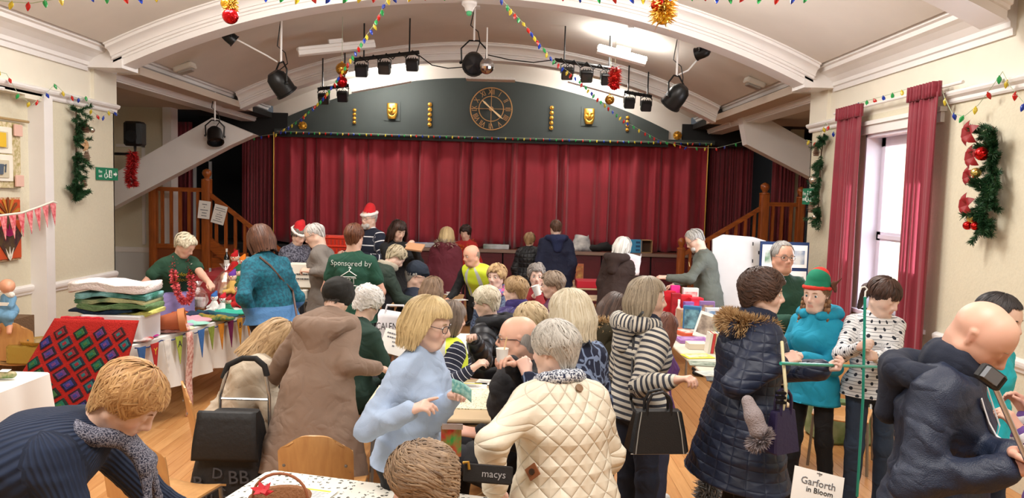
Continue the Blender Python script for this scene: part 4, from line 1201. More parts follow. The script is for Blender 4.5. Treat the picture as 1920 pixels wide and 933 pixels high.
# --- centre foreground, seated and standing round the tables
I = person('bespectacled man in a dark coat seated behind the cream jacket, drinking from a paper cup', 972, 634, 3.95, head=-62, sit=True, male=True, hp=2, hy=-22, top=('plain', '191a20'), hairs=('bald', 'd0cac2', '9a948c'), skin='e8b8a0', glasses='26262c', b=1.15, o=.03, coat=True, fold=.014, R=(960, 684, 3.62), L=(895, 812, 3.6), curl=(.6, .5), brow='b8b0a8', legs=('plain', '14141c'))
PPL['cup'] = I
I = person('woman with an ash blonde bob and a navy leaf-print blouse, hand at her chin', 1068, 590, 3.6, head=-38, hp=8, hy=-14, top=('leaf', '18203a', '7688a8', None, 1.0), hairs=('bob', 'e2dcc8', 'a89878', dict(grow=1.15)), skin=SK3, b=1.15, o=.014, hem=-.12, L=(988, 700, 3.55), R=(.05, .2, -.42, 0), curl=(.4, .9), neck=1.0, elbow=(1, .2))
I = person('woman with fair wavy hair just visible between the bob and the man with the cup', 995, 604, 4.85, head=0, sit=True, hy=-55, hp=15, top=('plain', '4b4450'), hairs=('fluffy', 'dcc9a4', '9a8462'), skin=SK3)
I = person('woman in an olive parka with a tan fur hood and dark brown hair', 1153, 583, 4.75, head=35, lean=16, hp=36, hy=12, top=('plain', '3f3a28'), hairs=('bob', '5a4236', '221510', dict(grow=.9)), skin=SK2, b=1.12, o=.03, coat=True, hem=-.3, R=(.05, .35, -.25, 0), L=(.05, .35, -.28, 0), fold=.014)
hood(I, cloth('plain', '3f3a28'), ('e0c498', '9a7a54'), 1.1, n=1800)
I = person('woman in a striped black and white hooded top carrying a black handbag', 1214, 560, 4.15, head=66, lean=2, hp=3, hy=22, top=('stripe', 'dcd6c8', '2a2d36', .45, .66), hairs=('bobpart', 'b4a68e', '5e5244', dict(grow=1.0)), skin=SK1, b=1.18, o=.022, hem=-.06, flare=.02, R=(1268, 712, 3.75), L=(.03, .22, -.36, 0), legs=('plain', '232c40'), fold=.012, curl=(.6, .6), shoes=M('white_trainers', 'dcdcdc', .5))
PPL['stripe'] = I
hood(I, cloth('stripe', 'dcd6c8', '2a2d36', .45, .5), None, .95)
collar(I, cloth('plain', '1d2438'), .07, .02, 'collar')
I = person('girl in a purple top with long auburn hair behind the striped hooded top', 1243, 618, 4.8, head=72, hp=12, top=('plain', '6a3f86'), hairs=('long', '8a5a48', '4a2a22'), skin=SK1, b=.85, o=.016, hem=-.1, legs=('plain', '4a5270'), flare=.05, shoes=M('white_trainers', 'dcdcdc', .5))
I = person('person in a long taupe hooded coat leaning over the table, back to the camera', 632, 560, 4.68, head=8, lean=26, hp=46, hy=8, top=('plain', '8f7868', '111'), hairs=('short', '3a3430', '1a1614'), skin=SK1, b=1.34, o=.03, coat=True, hem=-.52, flare=.1, L=(508, 716, 4.72), R=(708, 690, 4.5), fold=.007, legs=('plain', '1a1a1e'), shoes=M('red_boots', 'a0141e', .6), elbow=(.9, 1.2), face=False)
PPL['taupe'] = I
hood(I, cloth('plain', '8f7868', '111'), None, 1.35, drop=.06)
I = person('white-haired woman in a dark green cardigan seated beyond the taupe coat', 690, 568, 5.55, head=38, sit=True, hp=28, lean=12, top=('plain', '1d3a30'), hairs=('curly', 'f0eeea', 'b4b0ac', dict(grow=.95)), skin=SK3, b=1.1, o=.018, R=(.02, .3, -.25, 0))
I = person('person in a pale beige raincoat with wavy fair hair seated behind the shopping trolley', 521, 632, 4.9, head=62, sit=True, hp=40, lean=26, top=('satin', 'cfc2ae'), hairs=('long', 'd2b48a', '8a6c48', dict(grow=.9)), skin=SK3, b=1.18, o=.03, coat=True, fold=.02, R=(.02, .3, -.3, 0), legs=('plain', 'c8bba8'))
I = person('woman in a navy striped jumper and yellow safety vest seated behind the pale blue jumper', 846, 596, 5.3, head=55, sit=True, hp=10, hy=12, top=('stripe', '1a2036', 'a8acb8', .12, .7), hairs=('bob', '8d7c6e', '4a3e36', dict(grow=.9)), skin=SK1, b=1.08, o=.018, R=(884, 692, 5.0), L=(.03, .3, -.3, 0))
def hivis(I, name='safety_vest'):
	pr = [p for p in I['torso'](I['oo'] + .012)[:4]]
	pr[3] = dict(pr[3]); s = I['s']
	o_ = I['garment'](name, pr, m_hv, amp=.006, seed=4)
	return o_
t = NT('hivis_cloth'); a = t.n('ShaderNodeAttribute', attribute_name='bone'); sp = t.n('ShaderNodeSeparateXYZ'); t.l(a, 1, sp, 0)
au = t.math('ABSOLUTE', (sp, 0)); b1 = t.math('LESS_THAN', t.math('ABSOLUTE', t.math('SUBTRACT', au, .135)), .026)
au2 = t.math('LESS_THAN', t.math('ABSOLUTE', t.math('SUBTRACT', au, .37)), .026)
b2 = t.math('LESS_THAN', t.math('ABSOLUTE', t.math('SUBTRACT', (sp, 1), .06)), .026)
t.col(t.mix(lin('d6e83a'), lin('c4c8c6'), t.math('MAXIMUM', t.math('MAXIMUM', b1, au2), b2))); t.b.inputs['Roughness'].default_value = .5
m_hv = t.m
hivis(I)
# --- middle distance
I = person('woman with a white blonde bob and black padded coat in profile at the middle table', 912, 566, 5.9, head=-62, sit=True, hp=14, hy=-10, lean=4, top=('puffer', '14161e'), hairs=('short', 'e6dfcc', 'a89c84', dict(grow=1.3)), skin=SK3, glasses='2a2a30', b=1.15, o=.03, coat=True, fold=.012, L=(890, 640, 5.3))
hood(I, cloth('plain', '14161e'), None, 1.0)
I = person('woman in a purple quilted jacket with short light brown hair, turned left', 966, 545, 6.5, head=-30, sit=True, hp=4, hy=-38, top=('quilt', '2f2362', '111', None, .9), hairs=('short', 'b89a70', '6e5436', dict(grow=1.25)), skin=SK3, b=1.15, o=.028, coat=True)
collar(I, cloth('plain', '2f2362'), .07, .03, 'collar')
I = person('woman in a colourful scarf with blonde highlighted hair facing the camera', 931, 518, 7.6, head=-172, sit=True, hp=2, hy=20, top=('mottle', '6d7f98', '3a3f58', None, 1.2), hairs=('fluffy', 'd8b886', '7e5c3c'), skin=SK3, b=1.0, L=(.02, .3, -.12, 0), eyes='3a3028')
scarf(I, cloth('mottle', 'b8527e', '5a7ab0', None, .8), .028)
I = person('woman in a red cardigan with grey curly hair raising a white mug', 1006, 516, 7.9, head=-175, sit=True, hp=6, hy=-5, top=('plain', '8c2026'), hairs=('curly', 'a8a09a', '5a5450', dict(grow=.8)), skin=SK3, b=1.05, R=(1000, 556, 7.6), L=(1024, 553, 7.62), curl=(.8, .8))
PPL['mug'] = I
I = person('woman in a plum jumper with brown grey hair seated in front of the red cardigan', 1036, 534, 6.95, head=-55, sit=True, hp=8, hy=-25, top=('plain', '4a1c3c'), hairs=('short', '9c8a76', '5a4a3e', dict(grow=1.4)), skin=SK1, b=1.05)
I = person('woman with long brown grey hair and a pink scarf seated at the brown table', 812, 542, 7.1, head=35, sit=True, hp=5, hy=15, top=('plain', '5f4c58'), hairs=('long', '9a8068', '55402f', dict(grow=.9)), skin=SK1, b=1.0)
scarf(I, cloth('plain', 'd0508c'), .03, False)
I = person('man in a navy flat cap and navy jacket seated facing right', 781, 518, 7.7, head=62, sit=True, male=True, hp=8, hy=22, top=('plain', '1c2538'), hairs=('crop', 'c8c4bc', '8a867e'), skin=SK1, glasses='3a3a3e', b=1.1, o=.028, coat=True)
PPL['cap'] = I
I = person('bald man in a yellow safety vest leaning across the brown table', 884, 478, 8.3, head=-150, male=True, lean=34, hp=12, hy=22, top=('plain', '131316'), hairs=('bald', 'b8a898', '8a7868'), skin='dfa98e', b=1.12, o=.016, R=(838, 562, 8.25), L=(925, 570, 8.3), face=True)
hivis(I)
I = person('stooping woman in a dark green coat and pale scarf with silver blonde hair', 742, 482, 7.6, head=58, lean=38, hp=42, hy=6, top=('plain', '25362c'), hairs=('short', 'c4b698', '7e725c', dict(grow=1.2)), skin=SK3, b=1.2, o=.03, coat=True, hem=-.3, R=(.02, .35, -.3, 0))
scarf(I, cloth('plain', 'a8a08e'), .032, False)
I = person('auburn-haired person in a dark green sponsor t-shirt, back to the camera', 664, 444, 7.0, head=4, male=True, top=('plain', '134836'), hairs=('crop', '7a4a30', '3c2014', dict(grow=2.0)), skin=SK2, sleeve=.55, b=1.08, hem=-.14, o=.016, legs=('plain', '1a1c26'), face=False, R=(.04, .25, -.34, 0), L=(.04, .25, -.34, 0))
PPL['spt'] = I
I = person('man in a grey sweater and glasses with thin white hair, looking down to the left', 590, 440, 7.8, head=-88, male=True, lean=6, hp=26, hy=-4, top=('knit', '77706a'), hairs=('crop', 'd8d4d0', 'a09a94', dict(grow=.9)), skin=SK1, glasses='8a8078', b=1.3, o=.024, hem=-.16, L=(582, 508, 7.55), curl=(.7, .7), legs=('plain', '1c1c22'), fold=.014)
name_badge(I)
I = person('woman in a teal cardigan over a blue tunic, bag strap across her back', 488, 450, 6.2, head=-52, lean=15, hp=26, hy=2, top=('mottle', '0c6478', '0a4a5c', '4a78a8', 1.0), hairs=('bob', '6e4530', '2e1a10', dict(grow=1.0)), skin=SK1, b=1.1, o=.02, hem=-.03, flare=.03, L=(474, 592, 6.0), R=(.05, .1, -.45, 0), legs=('plain', '12141c'), fold=.012)
PPL['teal'] = I
I = person('silver-haired woman in a green t-shirt and pink flower garland reaching over the stall', 347, 460, 7.45, head=138, lean=24, hp=34, hy=-38, top=('plain', '17402c'), hairs=('short', 'e4dcc4', 'a2967c', dict(grow=1.35)), skin=SK2, sleeve=.5, b=1.12, hem=-.1, o=.016, L=(422, 566, 6.9), R=(266, 548, 7.5), legs=('plain', '2a2a34'), curl=(.5, .5), dors=(None, (0, .2, 1)))
PPL['seller'] = I
I = person('man with a grey beard and grey jumper bending over the book stall', 1303, 449, 8.7, head=-78, male=True, lean=12, hp=34, hy=-4, top=('knit', '5f645c'), hairs=('crop', 'bcbab6', '84807a', dict(grow=1.2)), skin=SK1, glasses='6a625a', b=1.2, o=.024, hem=-.18, L=(1250, 520, 8.5), R=(.05, .3, -.35, 0), legs=('plain', '20222a'), fold=.014)
name_badge(I)
PPL['beard'] = I
I = person('woman with a white bob in a dark brown hooded coat at the far right', 1168, 463, 9.0, head=40, lean=8, hp=20, hy=14, top=('plain', '33231f'), hairs=('bob', 'eceae4', 'b8b4ac', dict(grow=1.0)), skin=SK3, b=1.25, o=.035, coat=True, hem=-.45, flare=.06, R=(.02, .35, -.2, 0))
hood(I, cloth('plain', '33231f'), None, 1.2)
# --- far end, in front of the stage
I = person('man in a navy and blue anorak in front of the stage, back to the camera', 1042, 428, 10.9, head=-8, male=True, hp=8, top=('plain', '141c38'), hairs=('crop', '6a4a38', '3a261c', dict(grow=1.4)), skin=SK1, b=1.3, o=.035, coat=True, hem=-.3, face=False, legs=('plain', '1c2434'), sw=1.1)
hood(I, cloth('plain', '16234a'), None, 1.1)
I = person('woman in a black quilted coat with tawny hair beside the navy anorak', 993, 450, 11.3, head=12, hp=14, top=('boxquilt', '101218', '111', None, .8), hairs=('fluffy', 'b8986e', '6e5238', dict(grow=.9)), skin=SK1, b=1.3, o=.035, coat=True, hem=-.4, face=False)
I = person('woman in a burgundy parka with blonde hair, back to the camera', 838, 442, 10.2, head=10, lean=6, hp=14, top=('plain', '5e1828'), hairs=('bob', 'd8c090', '8e744e', dict(grow=1.1)), skin=SK1, b=1.35, o=.035, coat=True, hem=-.4, flare=.05, face=False)
hood(I, cloth('plain', '5e1828'), ('c8b8a0', '7a6a58'), 1.0, n=400)
I = person('dark-haired woman in a red top and tinsel necklace behind the burgundy parka', 873, 436, 11.6, head=-160, hp=18, top=('plain', 'b0201c'), hairs=('fluffy', '3a2018', '1a0e0a', dict(grow=.9)), skin=SK1, b=1.0)
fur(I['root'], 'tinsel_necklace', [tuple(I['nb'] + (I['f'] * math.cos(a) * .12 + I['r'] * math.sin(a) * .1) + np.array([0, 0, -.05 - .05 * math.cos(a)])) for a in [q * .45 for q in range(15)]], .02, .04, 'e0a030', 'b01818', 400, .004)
I = person('woman with long dark hair in black writing on a notepad', 747, 432, 9.0, head=160, hp=24, hy=-15, top=('plain', '111114'), hairs=('long', '40281e', '170d0a'), skin=SK1, b=1.0, R=(762, 462, 8.75), L=(778, 468, 8.75), curl=(.7, .7), eyes='2a1c14')
PPL['note'] = I
I = person('bearded man in a santa hat and navy christmas jumper in front of the curtain', 692, 409, 9.7, head=-140, male=True, hp=6, hy=-5, top=('stripe', '141c30', 'b8b8c0', .12, 2.2), hairs=('crop', 'dcdad6', 'b0aca8'), skin=SK1, glasses='5a5a60', b=1.2, o=.022, R=(.02, .25, -.2, 0), L=(.02, .25, -.2, 0))
santa_hat(I, 1); PPL['santaman'] = I
I = person('woman in a santa hat and dark patterned top behind the white boxes', 560, 441, 9.0, head=140, hp=26, hy=-10, top=('mottle', '2a2a38', '6a6a78', None, 1.2), hairs=('short', '8a8078', '5a524c'), skin=SK1, b=1.05)
santa_hat(I, -1)
for s in SCALES: print(s)
# ------------------------------------------------------------- stage curtains
def curtain_mat(name, c, c2):
	t = NT(name); tc = t.n('ShaderNodeTexCoord'); nz = t.n('ShaderNodeTexNoise'); nz.inputs['Scale'].default_value = 3; t.l(tc, 3, nz, 0)
	t.col(t.mix(lin(c), lin(c2), (nz, 0))); t.b.inputs['Roughness'].default_value = .7; t.b.inputs['Sheen Weight'].default_value = .3
	f = t.n('ShaderNodeTexNoise'); f.inputs['Scale'].default_value = 150; t.l(tc, 3, f, 0); t.bump((f, 0), .15, .004)
	return t.m
m_cur = curtain_mat('crimson_velvet', '9c1029', '7c0c1c'); m_cur2 = curtain_mat('deep_red_velvet', '7e1424', '5c0c18')
def drape(name, label, p0, p1, z0, z1, pleats, amp, seed, mat, cat='curtain', n=None, group=None, waves=.3, gather=0.):
	"""hanging cloth between two points on the floor plan, with uneven pleats"""
	r = random.Random(seed); N_ = n or pleats * 7
	ph = []; a = 0
	for i in range(N_ + 1): ph.append(a); a += 2 * math.pi * pleats / N_ * (1 + waves * math.sin(i * .13 + seed) + .25 * math.sin(i * .37 + seed * 2))
	am = [amp * (.55 + .45 * math.sin(i * .21 + seed) * math.sin(i * .057 + 1)) for i in range(N_ + 1)]
	d = Vector((p1[0] - p0[0], p1[1] - p0[1], 0)); L = d.length; d.normalize(); nn = Vector((-d.y, d.x, 0))
	def fn(u, v):
		i = int(round(u * N_)); h = v
		k = .45 + .55 * h ** .6
		w = am[i] * k * math.sin(ph[i] + .25 * math.sin(h * 3 + i * .05)) + am[i] * .35 * k * math.sin(ph[i] * 2.3 + 1)
		uu = u + (gather * math.sin(ph[i]) / max(1, pleats) * .2)
		p = Vector((p0[0], p0[1], 0)) + d * (L * uu) + nn * w
		dz = .02 * math.sin(ph[i]) * h
		return (p.x, p.y, z1 + (z0 - z1) * h + dz * .5)
	mb = MB(); mb.sheet(fn, N_, 10, .006)
	o = mb.build(name, mat, None, 2)
	if label: tag(o, label, cat, group)
	return o
yc_ = 14.66
drape('stage_curtain', 'wide crimson curtain drawn across the stage under the clock', (at(513, 300, yc_).x, yc_), (at(1327, 300, yc_).x, yc_), ZS + .015, 3.2, 25, .14, 3, m_cur, n=420, waves=.5)
drape('stage_side_curtain', 'dark red pleated curtain left of the gold pole beside the stage', (at(452, 300, 14.8).x, 14.85), (at(511, 300, 14.8).x, 14.8), ZS, 3.12, 9, .06, 5, m_cur2)
drape('stage_side_curtain', 'dark red pleated curtain right of the gold pole beside the stage', (at(1331, 300, 14.8).x, 14.8), (at(1414, 300, 14.8).x, 14.85), ZS, 3.12, 13, .06, 8, m_cur2)
drape('wing_curtain', 'narrow red curtain over the landing at the left wing', (at(327, 300, 13.6).x, 13.6), (at(361, 300, 13.6).x, 13.6), ZS, 3.2, 5, .05, 2, m_cur2)
drape('wing_curtain', 'red curtain over the landing at the right wing', (at(1449, 300, 13.7).x, 13.7), (at(1493, 300, 13.7).x, 13.7), ZS, 3.15, 6, .05, 4, m_cur2)
drape('wing_curtain', 'thin strip of red curtain beside the right hall corner behind the greenery', (at(1499, 300, 13.5).x, 13.5), (at(1516, 300, 13.5).x, 13.5), ZS, 2.9, 3, .04, 6, m_cur2)
for px, s_ in ((513, 'left'), (1327, 'right')):
	p = at(px, 300, 14.5)
	mb = MB(); mb.lathe([(.014, ZS), (.014, 3.1), (.02, 3.1), (.02, 3.13)], (p.x, p.y, 0), 10)
	tag(mb.build('gold_pole', M('brass', 'c9a04c', .35, .8), None, True), 'thin gold pole at the %s edge of the stage curtain' % s_, 'pole')
# white door frame in the dark wing and black inner drape
a, b = at(362, 296, 15.4), at(396, 440, 15.4)
MB().box((a.x, 15.4, ZS), (a.x + .05, 15.45, a.z)).box((b.x - .05, 15.4, ZS), (b.x, 15.45, a.z)).box((a.x, 15.4, a.z - .06), (b.x, 15.45, a.z)).build('door_frame', m_white, pw)
# pelmet rail carrying a row of small lights
pl0, pl1 = at(520, 246, 14.42), at(1335, 272, 14.42)
tag(MB().box((pl0.x - .05, 14.4, pl0.z - .03), (pl1.x + .05, 14.5, pl0.z + .05)).build('curtain_pelmet', m_slate), 'dark pelmet rail above the stage curtain', 'pelmet')
# ------------------------------------------------------------- strings of coloured bulbs
BC = {'red': M('red_bulb', 'd0241c', .25, trans=.3), 'blue': M('blue_bulb', '1c3fb0', .25, trans=.3), 'green': M('green_bulb', '2fa858', .25, trans=.3), 'yellow': M('yellow_bulb', 'e0c83a', .25, trans=.3)}
m_cord = M('pale_green_cord', 'aab89a', .6)
bulb_me = {}
def bulb_mesh(c, h, n=6):
	key = (c, h)
	if key not in bulb_me:
		mb = MB(); r = h * .3
		mb.lathe([(r * .1, -h), (r * .55, -h * .8), (r, -h * .45), (r * .85, -h * .2), (r * .35, -.02 * h), (r * .3, .12 * h)], (0, 0, 0), n)
		o = mb.build('tmp', BC[c], None, True, loc=(0, 0, 0)); bulb_me[key] = o.data; bpy.data.objects.remove(o)
	return bulb_me[key]
def lights(label, pts, spacing, h, sag=0., seed=1, cols=('red', 'blue', 'green', 'yellow'), jit=.5):
	r = random.Random(seed); P3 = [Vector(p) for p in pts]; path = []
	for a, b in zip(P3[:-1], P3[1:]):
		n = max(2, int((b - a).length / .12))
		for i in range(n):
			u = i / n; q = a.lerp(b, u); q.z -= sag * 4 * u * (1 - u) * (b - a).length; path.append(q)
	path.append(P3[-1])
	root = thing('string_lights', label, 'fairy lights', path[0])
	MB().tube(path, max(.003, h * .05), 4).build('cord', m_cord, root)
	d = 0; nxt = spacing * .5; k = seed
	for a, b in zip(path[:-1], path[1:]):
		L = (b - a).length
		while d + L >= nxt:
			p = a.lerp(b, (nxt - d) / L); o = bpy.data.objects.new('bulb', bulb_mesh(cols[k % len(cols)], h)); COL.objects.link(o); o.parent = root
			o.location = p - path[0]; o.rotation_euler = (r.uniform(-jit, jit), r.uniform(-jit, jit), r.uniform(0, 6)); k += r.choice((1, 1, 1, 2)); nxt += spacing * r.uniform(.8, 1.2)
		d += L
	return root
Y5 = 5.1
lights('string of large coloured bulbs hanging across the hall at the top edge of the picture', [at(x, y, Y5) for x, y in ((-20, -2), (60, 6), (150, -14), (215, -8), (300, -12), (390, -30), (560, -6), (690, -10), (960, -25), (1150, -8), (1290, -14), (1420, -8), (1530, -10), (1600, -40))], .105, .055, .02, 2)
lights('string of coloured bulbs running from the ceiling down to the left end of the stage', [at(730, -8, 7.), at(700, 48, 7.8), at(660, 105, 8.8), at(632, 150, 9.8), at(600, 190, 10.8), at(560, 225, 11.7), at(520, 250, 12.3), at(470, 258, 12.6), at(432, 248, 12.6), at(408, 232, 12.4)], .15, .06, .0, 3)
lights('string of coloured bulbs running from the ceiling down to the right end of the stage', [at(935, -8, 7.), at(985, 48, 7.8), at(1030, 105, 8.8), at(1085, 150, 9.8), at(1130, 192, 10.8), at(1180, 232, 11.7), at(1235, 262, 12.3), at(1290, 276, 12.6), at(1345, 277, 12.6), at(1405, 262, 12.4)], .15, .06, .0, 5)
lights('row of tiny coloured lights along the pelmet above the stage curtain', [(pl0.x, 14.38, pl0.z + .0), (pl1.x, 14.38, pl0.z + .0)], .12, .055, 0, 4, jit=.2)
XW = XL + .1
lights('string of coloured bulbs looped along the picture rail on the left wall', [atx(-30, 128, XW), atx(12, 138, XW), atx(34, 176, XW), atx(60, 196, XW), atx(84, 178, XW), atx(103, 157, XW), atx(122, 176, XW), atx(150, 185, XW), atx(162, 181, XW), atx(172, 208, XW), atx(190, 222, XW), atx(206, 206, XW), atx(222, 214, XW)], .16, .055, .0, 6)
XW = XR - .1
lights('string of coloured bulbs over the window and along the right wall', [atx(1512, 262, XW), atx(1530, 268, XW), atx(1549, 230, XW), atx(1566, 252, XW), atx(1582, 226, XW), atx(1600, 196, XW), atx(1650, 182, XW), atx(1700, 167, XW), atx(1760, 152, XW), atx(1772, 185, XW), atx(1785, 212, XW), atx(1808, 218, XW), atx(1835, 196, XW), atx(1862, 160, XW), atx(1880, 134, XW), atx(1893, 160, XW), atx(1930, 205, XW)], .17, .06, .0, 7)
# ------------------------------------------------------------- clock, masks and plaster ornaments on the gable
YG = YP - .045
cc = at(921, 204, YG - .04); Rk = 38.5 * (YG) / F
m_bronze = M('bronze_paint', 'b98a58', .4, metal=.5)
clk = thing('wall_clock', 'round skeleton clock with roman numerals on the dark gable', 'clock', cc)
Tk = Matrix.Translation(cc) @ Matrix.Rotation(math.pi / 2, 4, 'X')
def ring(r, w, mb, T, n=48): mb.tube([(r * math.cos(2 * math.pi * i / n), r * math.sin(2 * math.pi * i / n), 0) for i in range(n)], w, 6, T, closed=True)
mb = MB(); ring(Rk, .011, mb, Tk); ring(Rk * .59, .009, mb, Tk)
for a in range(4):
	an_ = a * math.pi / 2; mb.tube([(.03 * math.cos(an_), .03 * math.sin(an_), 0), (Rk * math.cos(an_) * .98, Rk * math.sin(an_) * .98, 0)], .006, 6, Tk)
mb.build('clock_frame', m_bronze, clk, True)
for i, tx in enumerate(('XII', 'I', 'II', 'III', 'IIII', 'V', 'VI', 'VII', 'VIII', 'IX', 'X', 'XI')):
	a = -i * math.pi / 6
	text_mesh(tx, Rk * .36, m_bronze, Tk @ Matrix.Rotation(a, 4, 'Z') @ Matrix.Translation((0, Rk * .795, -.004)) @ Matrix.Diagonal((.72, 1, 1, 1)), clk, 'numeral', .004)
MB().lathe([(.0, .0), (.045, .005), (.04, .03), (.0, .035)], (0, 0, 0), 16, Tk).build('hub', m_bronze, clk, True)
for a, L, w in ((math.radians(-40), .75, .02), (math.radians(138), .62, .018)):
	mb = MB(); mb.prism([(0, -w * .5), (Rk * L * .7, -w), (Rk * L, 0), (Rk * L * .7, w), (0, w * .5)], .03, .036, Tk @ Matrix.Rotation(a, 4, 'Z')); mb.build('clock_hand', M('pale_gilt', 'e8c898', .3, metal=.4), clk)
def mask(px, py, smile, label):
	c = at(px, py, YG - .05); root = thing('theatre_mask', label, 'mask', c)
	MB().bbox((c.x, YG - .005, c.z), (.3, .012, .36)).build('backing_board', m_slate, root)
	mb = MB(); w, h = .1, .15
	def fn(u, v):
		a = (u - .5) * 2; b = (v - .5) * 2; k = 1 - .35 * max(0, -b) ** 2
		x = a * w * k; z = b * h; y = -.07 * math.sqrt(max(0, 1 - (a * .97) ** 2 * .9)) * (1 - .2 * b * b)
		for sx in (-1, 1): y += .035 * math.exp(-((x - sx * .04) ** 2 / .0003 + (z - .035) ** 2 / .00012))
		y -= .03 * math.exp(-(x ** 2 / .0002 + (z + .0) ** 2 / .001)); my = -.075 + smile * 9 * x * x
		y += .035 * math.exp(-((z - my) ** 2 / .00012)) * (1 if abs(x) < .05 else .2)
		return (c.x + x, YG - .01 + y, c.z + z)
	mb.sheet(fn, 22, 26, .008); mb.build('face', m_gold, root, 2)
	mb = MB()
	for sx in (-1, 1): mb.sphere((c.x + sx * .04, YG - .045, c.z + .035), .014, 8, None, (1.4, .5, .7))
	mb.tube([(c.x + x, YG - .055 , c.z - .075 + smile * 9 * x * x) for x in (-.045, -.02, 0, .02, .045)], .008, 6)
	mb.build('openings', M('mask_shadow', '2a1c08', .8), root, True)
mask(735, 208, 1, 'gold theatre mask on the gable left of the clock'); mask(1105, 218, 1, 'gold theatre mask on the gable right of the clock')
def rosette(mb, x, z, r, y):
	mb.lathe([(r, 0), (r * .95, .015), (r * .55, .02), (r * .5, .035), (0, .045)], (0, 0, 0), 14, Matrix.Translation((x, y, z)) @ Matrix.Rotation(math.pi / 2, 4, 'X'))
	for q in range(8):
		a = q * math.pi / 4; mb.sphere((x + r * .78 * math.cos(a), y - .02, z + r * .78 * math.sin(a)), r * .24, 6)
def ornament(px, py, hpx, n, label):
	c = at(px, py, YG); h = hpx * YG / F; root = thing('plaster_ornament', label, 'ornament', c)
	MB().bbox((c.x, YG - .003, c.z), (h / n * .75, .01, h * 1.02)).build('backing', m_slate, root)
	for i in range(n):
		mb = MB(); rosette(mb, c.x, c.z - h / 2 + h * (i + .5) / n, h / n * .42, YG - .01); mb.build('rosette', m_gold, root, True)
ornament(665, 218, 30, 4, 'short gilt ornament of four rosettes left of the left mask'); ornament(806, 215, 46, 5, 'tall gilt ornament of rosettes between the left mask and the clock')
ornament(1034, 221, 46, 5, 'tall gilt ornament of rosettes between the clock and the right mask'); ornament(1176, 232, 30, 4, 'short gilt ornament of four rosettes right of the right mask')
for px, py, s_ in ((568, 236, 'left'), (1270, 254, 'right')):
	c = at(px, py, YG); mb = MB(); rosette(mb, c.x, c.z, .085, YG - .01); tag(mb.build('gilt_rosette', m_gold, None, True), 'single round gilt rosette at the far %s of the gable' % s_, 'ornament')
# vent under the second beam
c = at(920, 149, 13.3); root = thing('air_vent', 'white slatted vent above the clock', 'vent', c)
MB().bbox(c, (.86, .3, .035)).build('vent_body', m_white, root)
for i in range(11):
	MB().bbox((c.x - .36 + i * .072, c.y - .156, c.z), (.012, .02, .05)).build('slat', m_white, root)
# ------------------------------------------------------------- stage lanterns and ceiling fittings
m_lens = M('lamp_lens', '2a2a2e', .1, metal=.2)
def parcan(label, px, py, Y, size, aim, pxt=None, name='stage_lantern', ceil_h=True):
	"""black can lamp in a yoke hanging from the vault"""
	c = at(px, py, Y); root = thing(name, label, 'stage light', c)
	d = Vector(aim).normalized(); q = d.to_track_quat('Z', 'Y').to_matrix().to_4x4(); T = Matrix.Translation(c) @ q; s = size
	MB().lathe([(0, -s * .62), (s * .25, -s * .6), (s * .42, -s * .4), (s * .46, -s * .1), (s * .46, s * .38), (s * .5, s * .4), (s * .5, s * .47), (s * .42, s * .47), (s * .42, s * .3)], (0, 0, 0), 18, T, caps=False).build('can', m_blackm, root, True)
	MB().lathe([(0, s * .3), (s * .42, s * .3), (0, s * .34)], (0, 0, 0), 18, T).build('lens', m_lens, root, True)
	mb = MB(); xa = T.to_3x3() @ Vector((1, 0, 0)); xa = Vector((xa.x, xa.y, 0)).normalized(); t_ = c + Vector((0, 0, s * .95))
	mb.tube([c + xa * s * .52, c + xa * s * .55 + Vector((0, 0, s * .6)), t_ + xa * s * .2, t_ - xa * s * .2, c - xa * s * .55 + Vector((0, 0, s * .6)), c - xa * s * .52], .012, 6)
	for sg in (-1, 1): mb.sphere(tuple(c + xa * s * .56 * sg), s * .07, 8)
	mb.build('yoke', m_blackm, root)
	top = Vector((t_.x, t_.y, max(t_.z + .05, vault(min(max(t_.x, XM - HW), XM + HW)) - .0)))
	MB().tube([t_, top], .014, 8).bbox(top, (.14, .14, .05)).build('hanger', m_white, root)
	cb = MB(); cb.tube([c + d * -s * .5, c + Vector((.08, 0, s * .9)), t_ + Vector((.05, .0, .12)), t_ + Vector((-.05, 0, .2)), top], .007, 5); cb.build('cable', m_blackm, root, True)
	return root
parcan('large black stage lantern hanging over the left side of the hall', 527, 158, 9.6, .29, (.55, .5, -.9))
parcan('large black stage lantern hanging over the right side of the hall', 1267, 182, 9.6, .28, (-.5, .6, -.8))
parcan('round black stage lantern hanging above the clock beside the mirror ball', 888, 118, 10.2, .31, (.05, -.9, -.35))
parcan('small black lantern at the top left below the hanging baubles', 431, 70, 9.3, .16, (.6, .3, -.5))
parcan('small black lantern near the right cornice above the large lantern', 1316, 98, 9.6, .17, (-.6, .4, -.2))
parcan('black moving-head lamp bracketed on the left roof brace', 403, 255, 12.0, .26, (.3, -.5, -.9), name='moving_head_lamp')
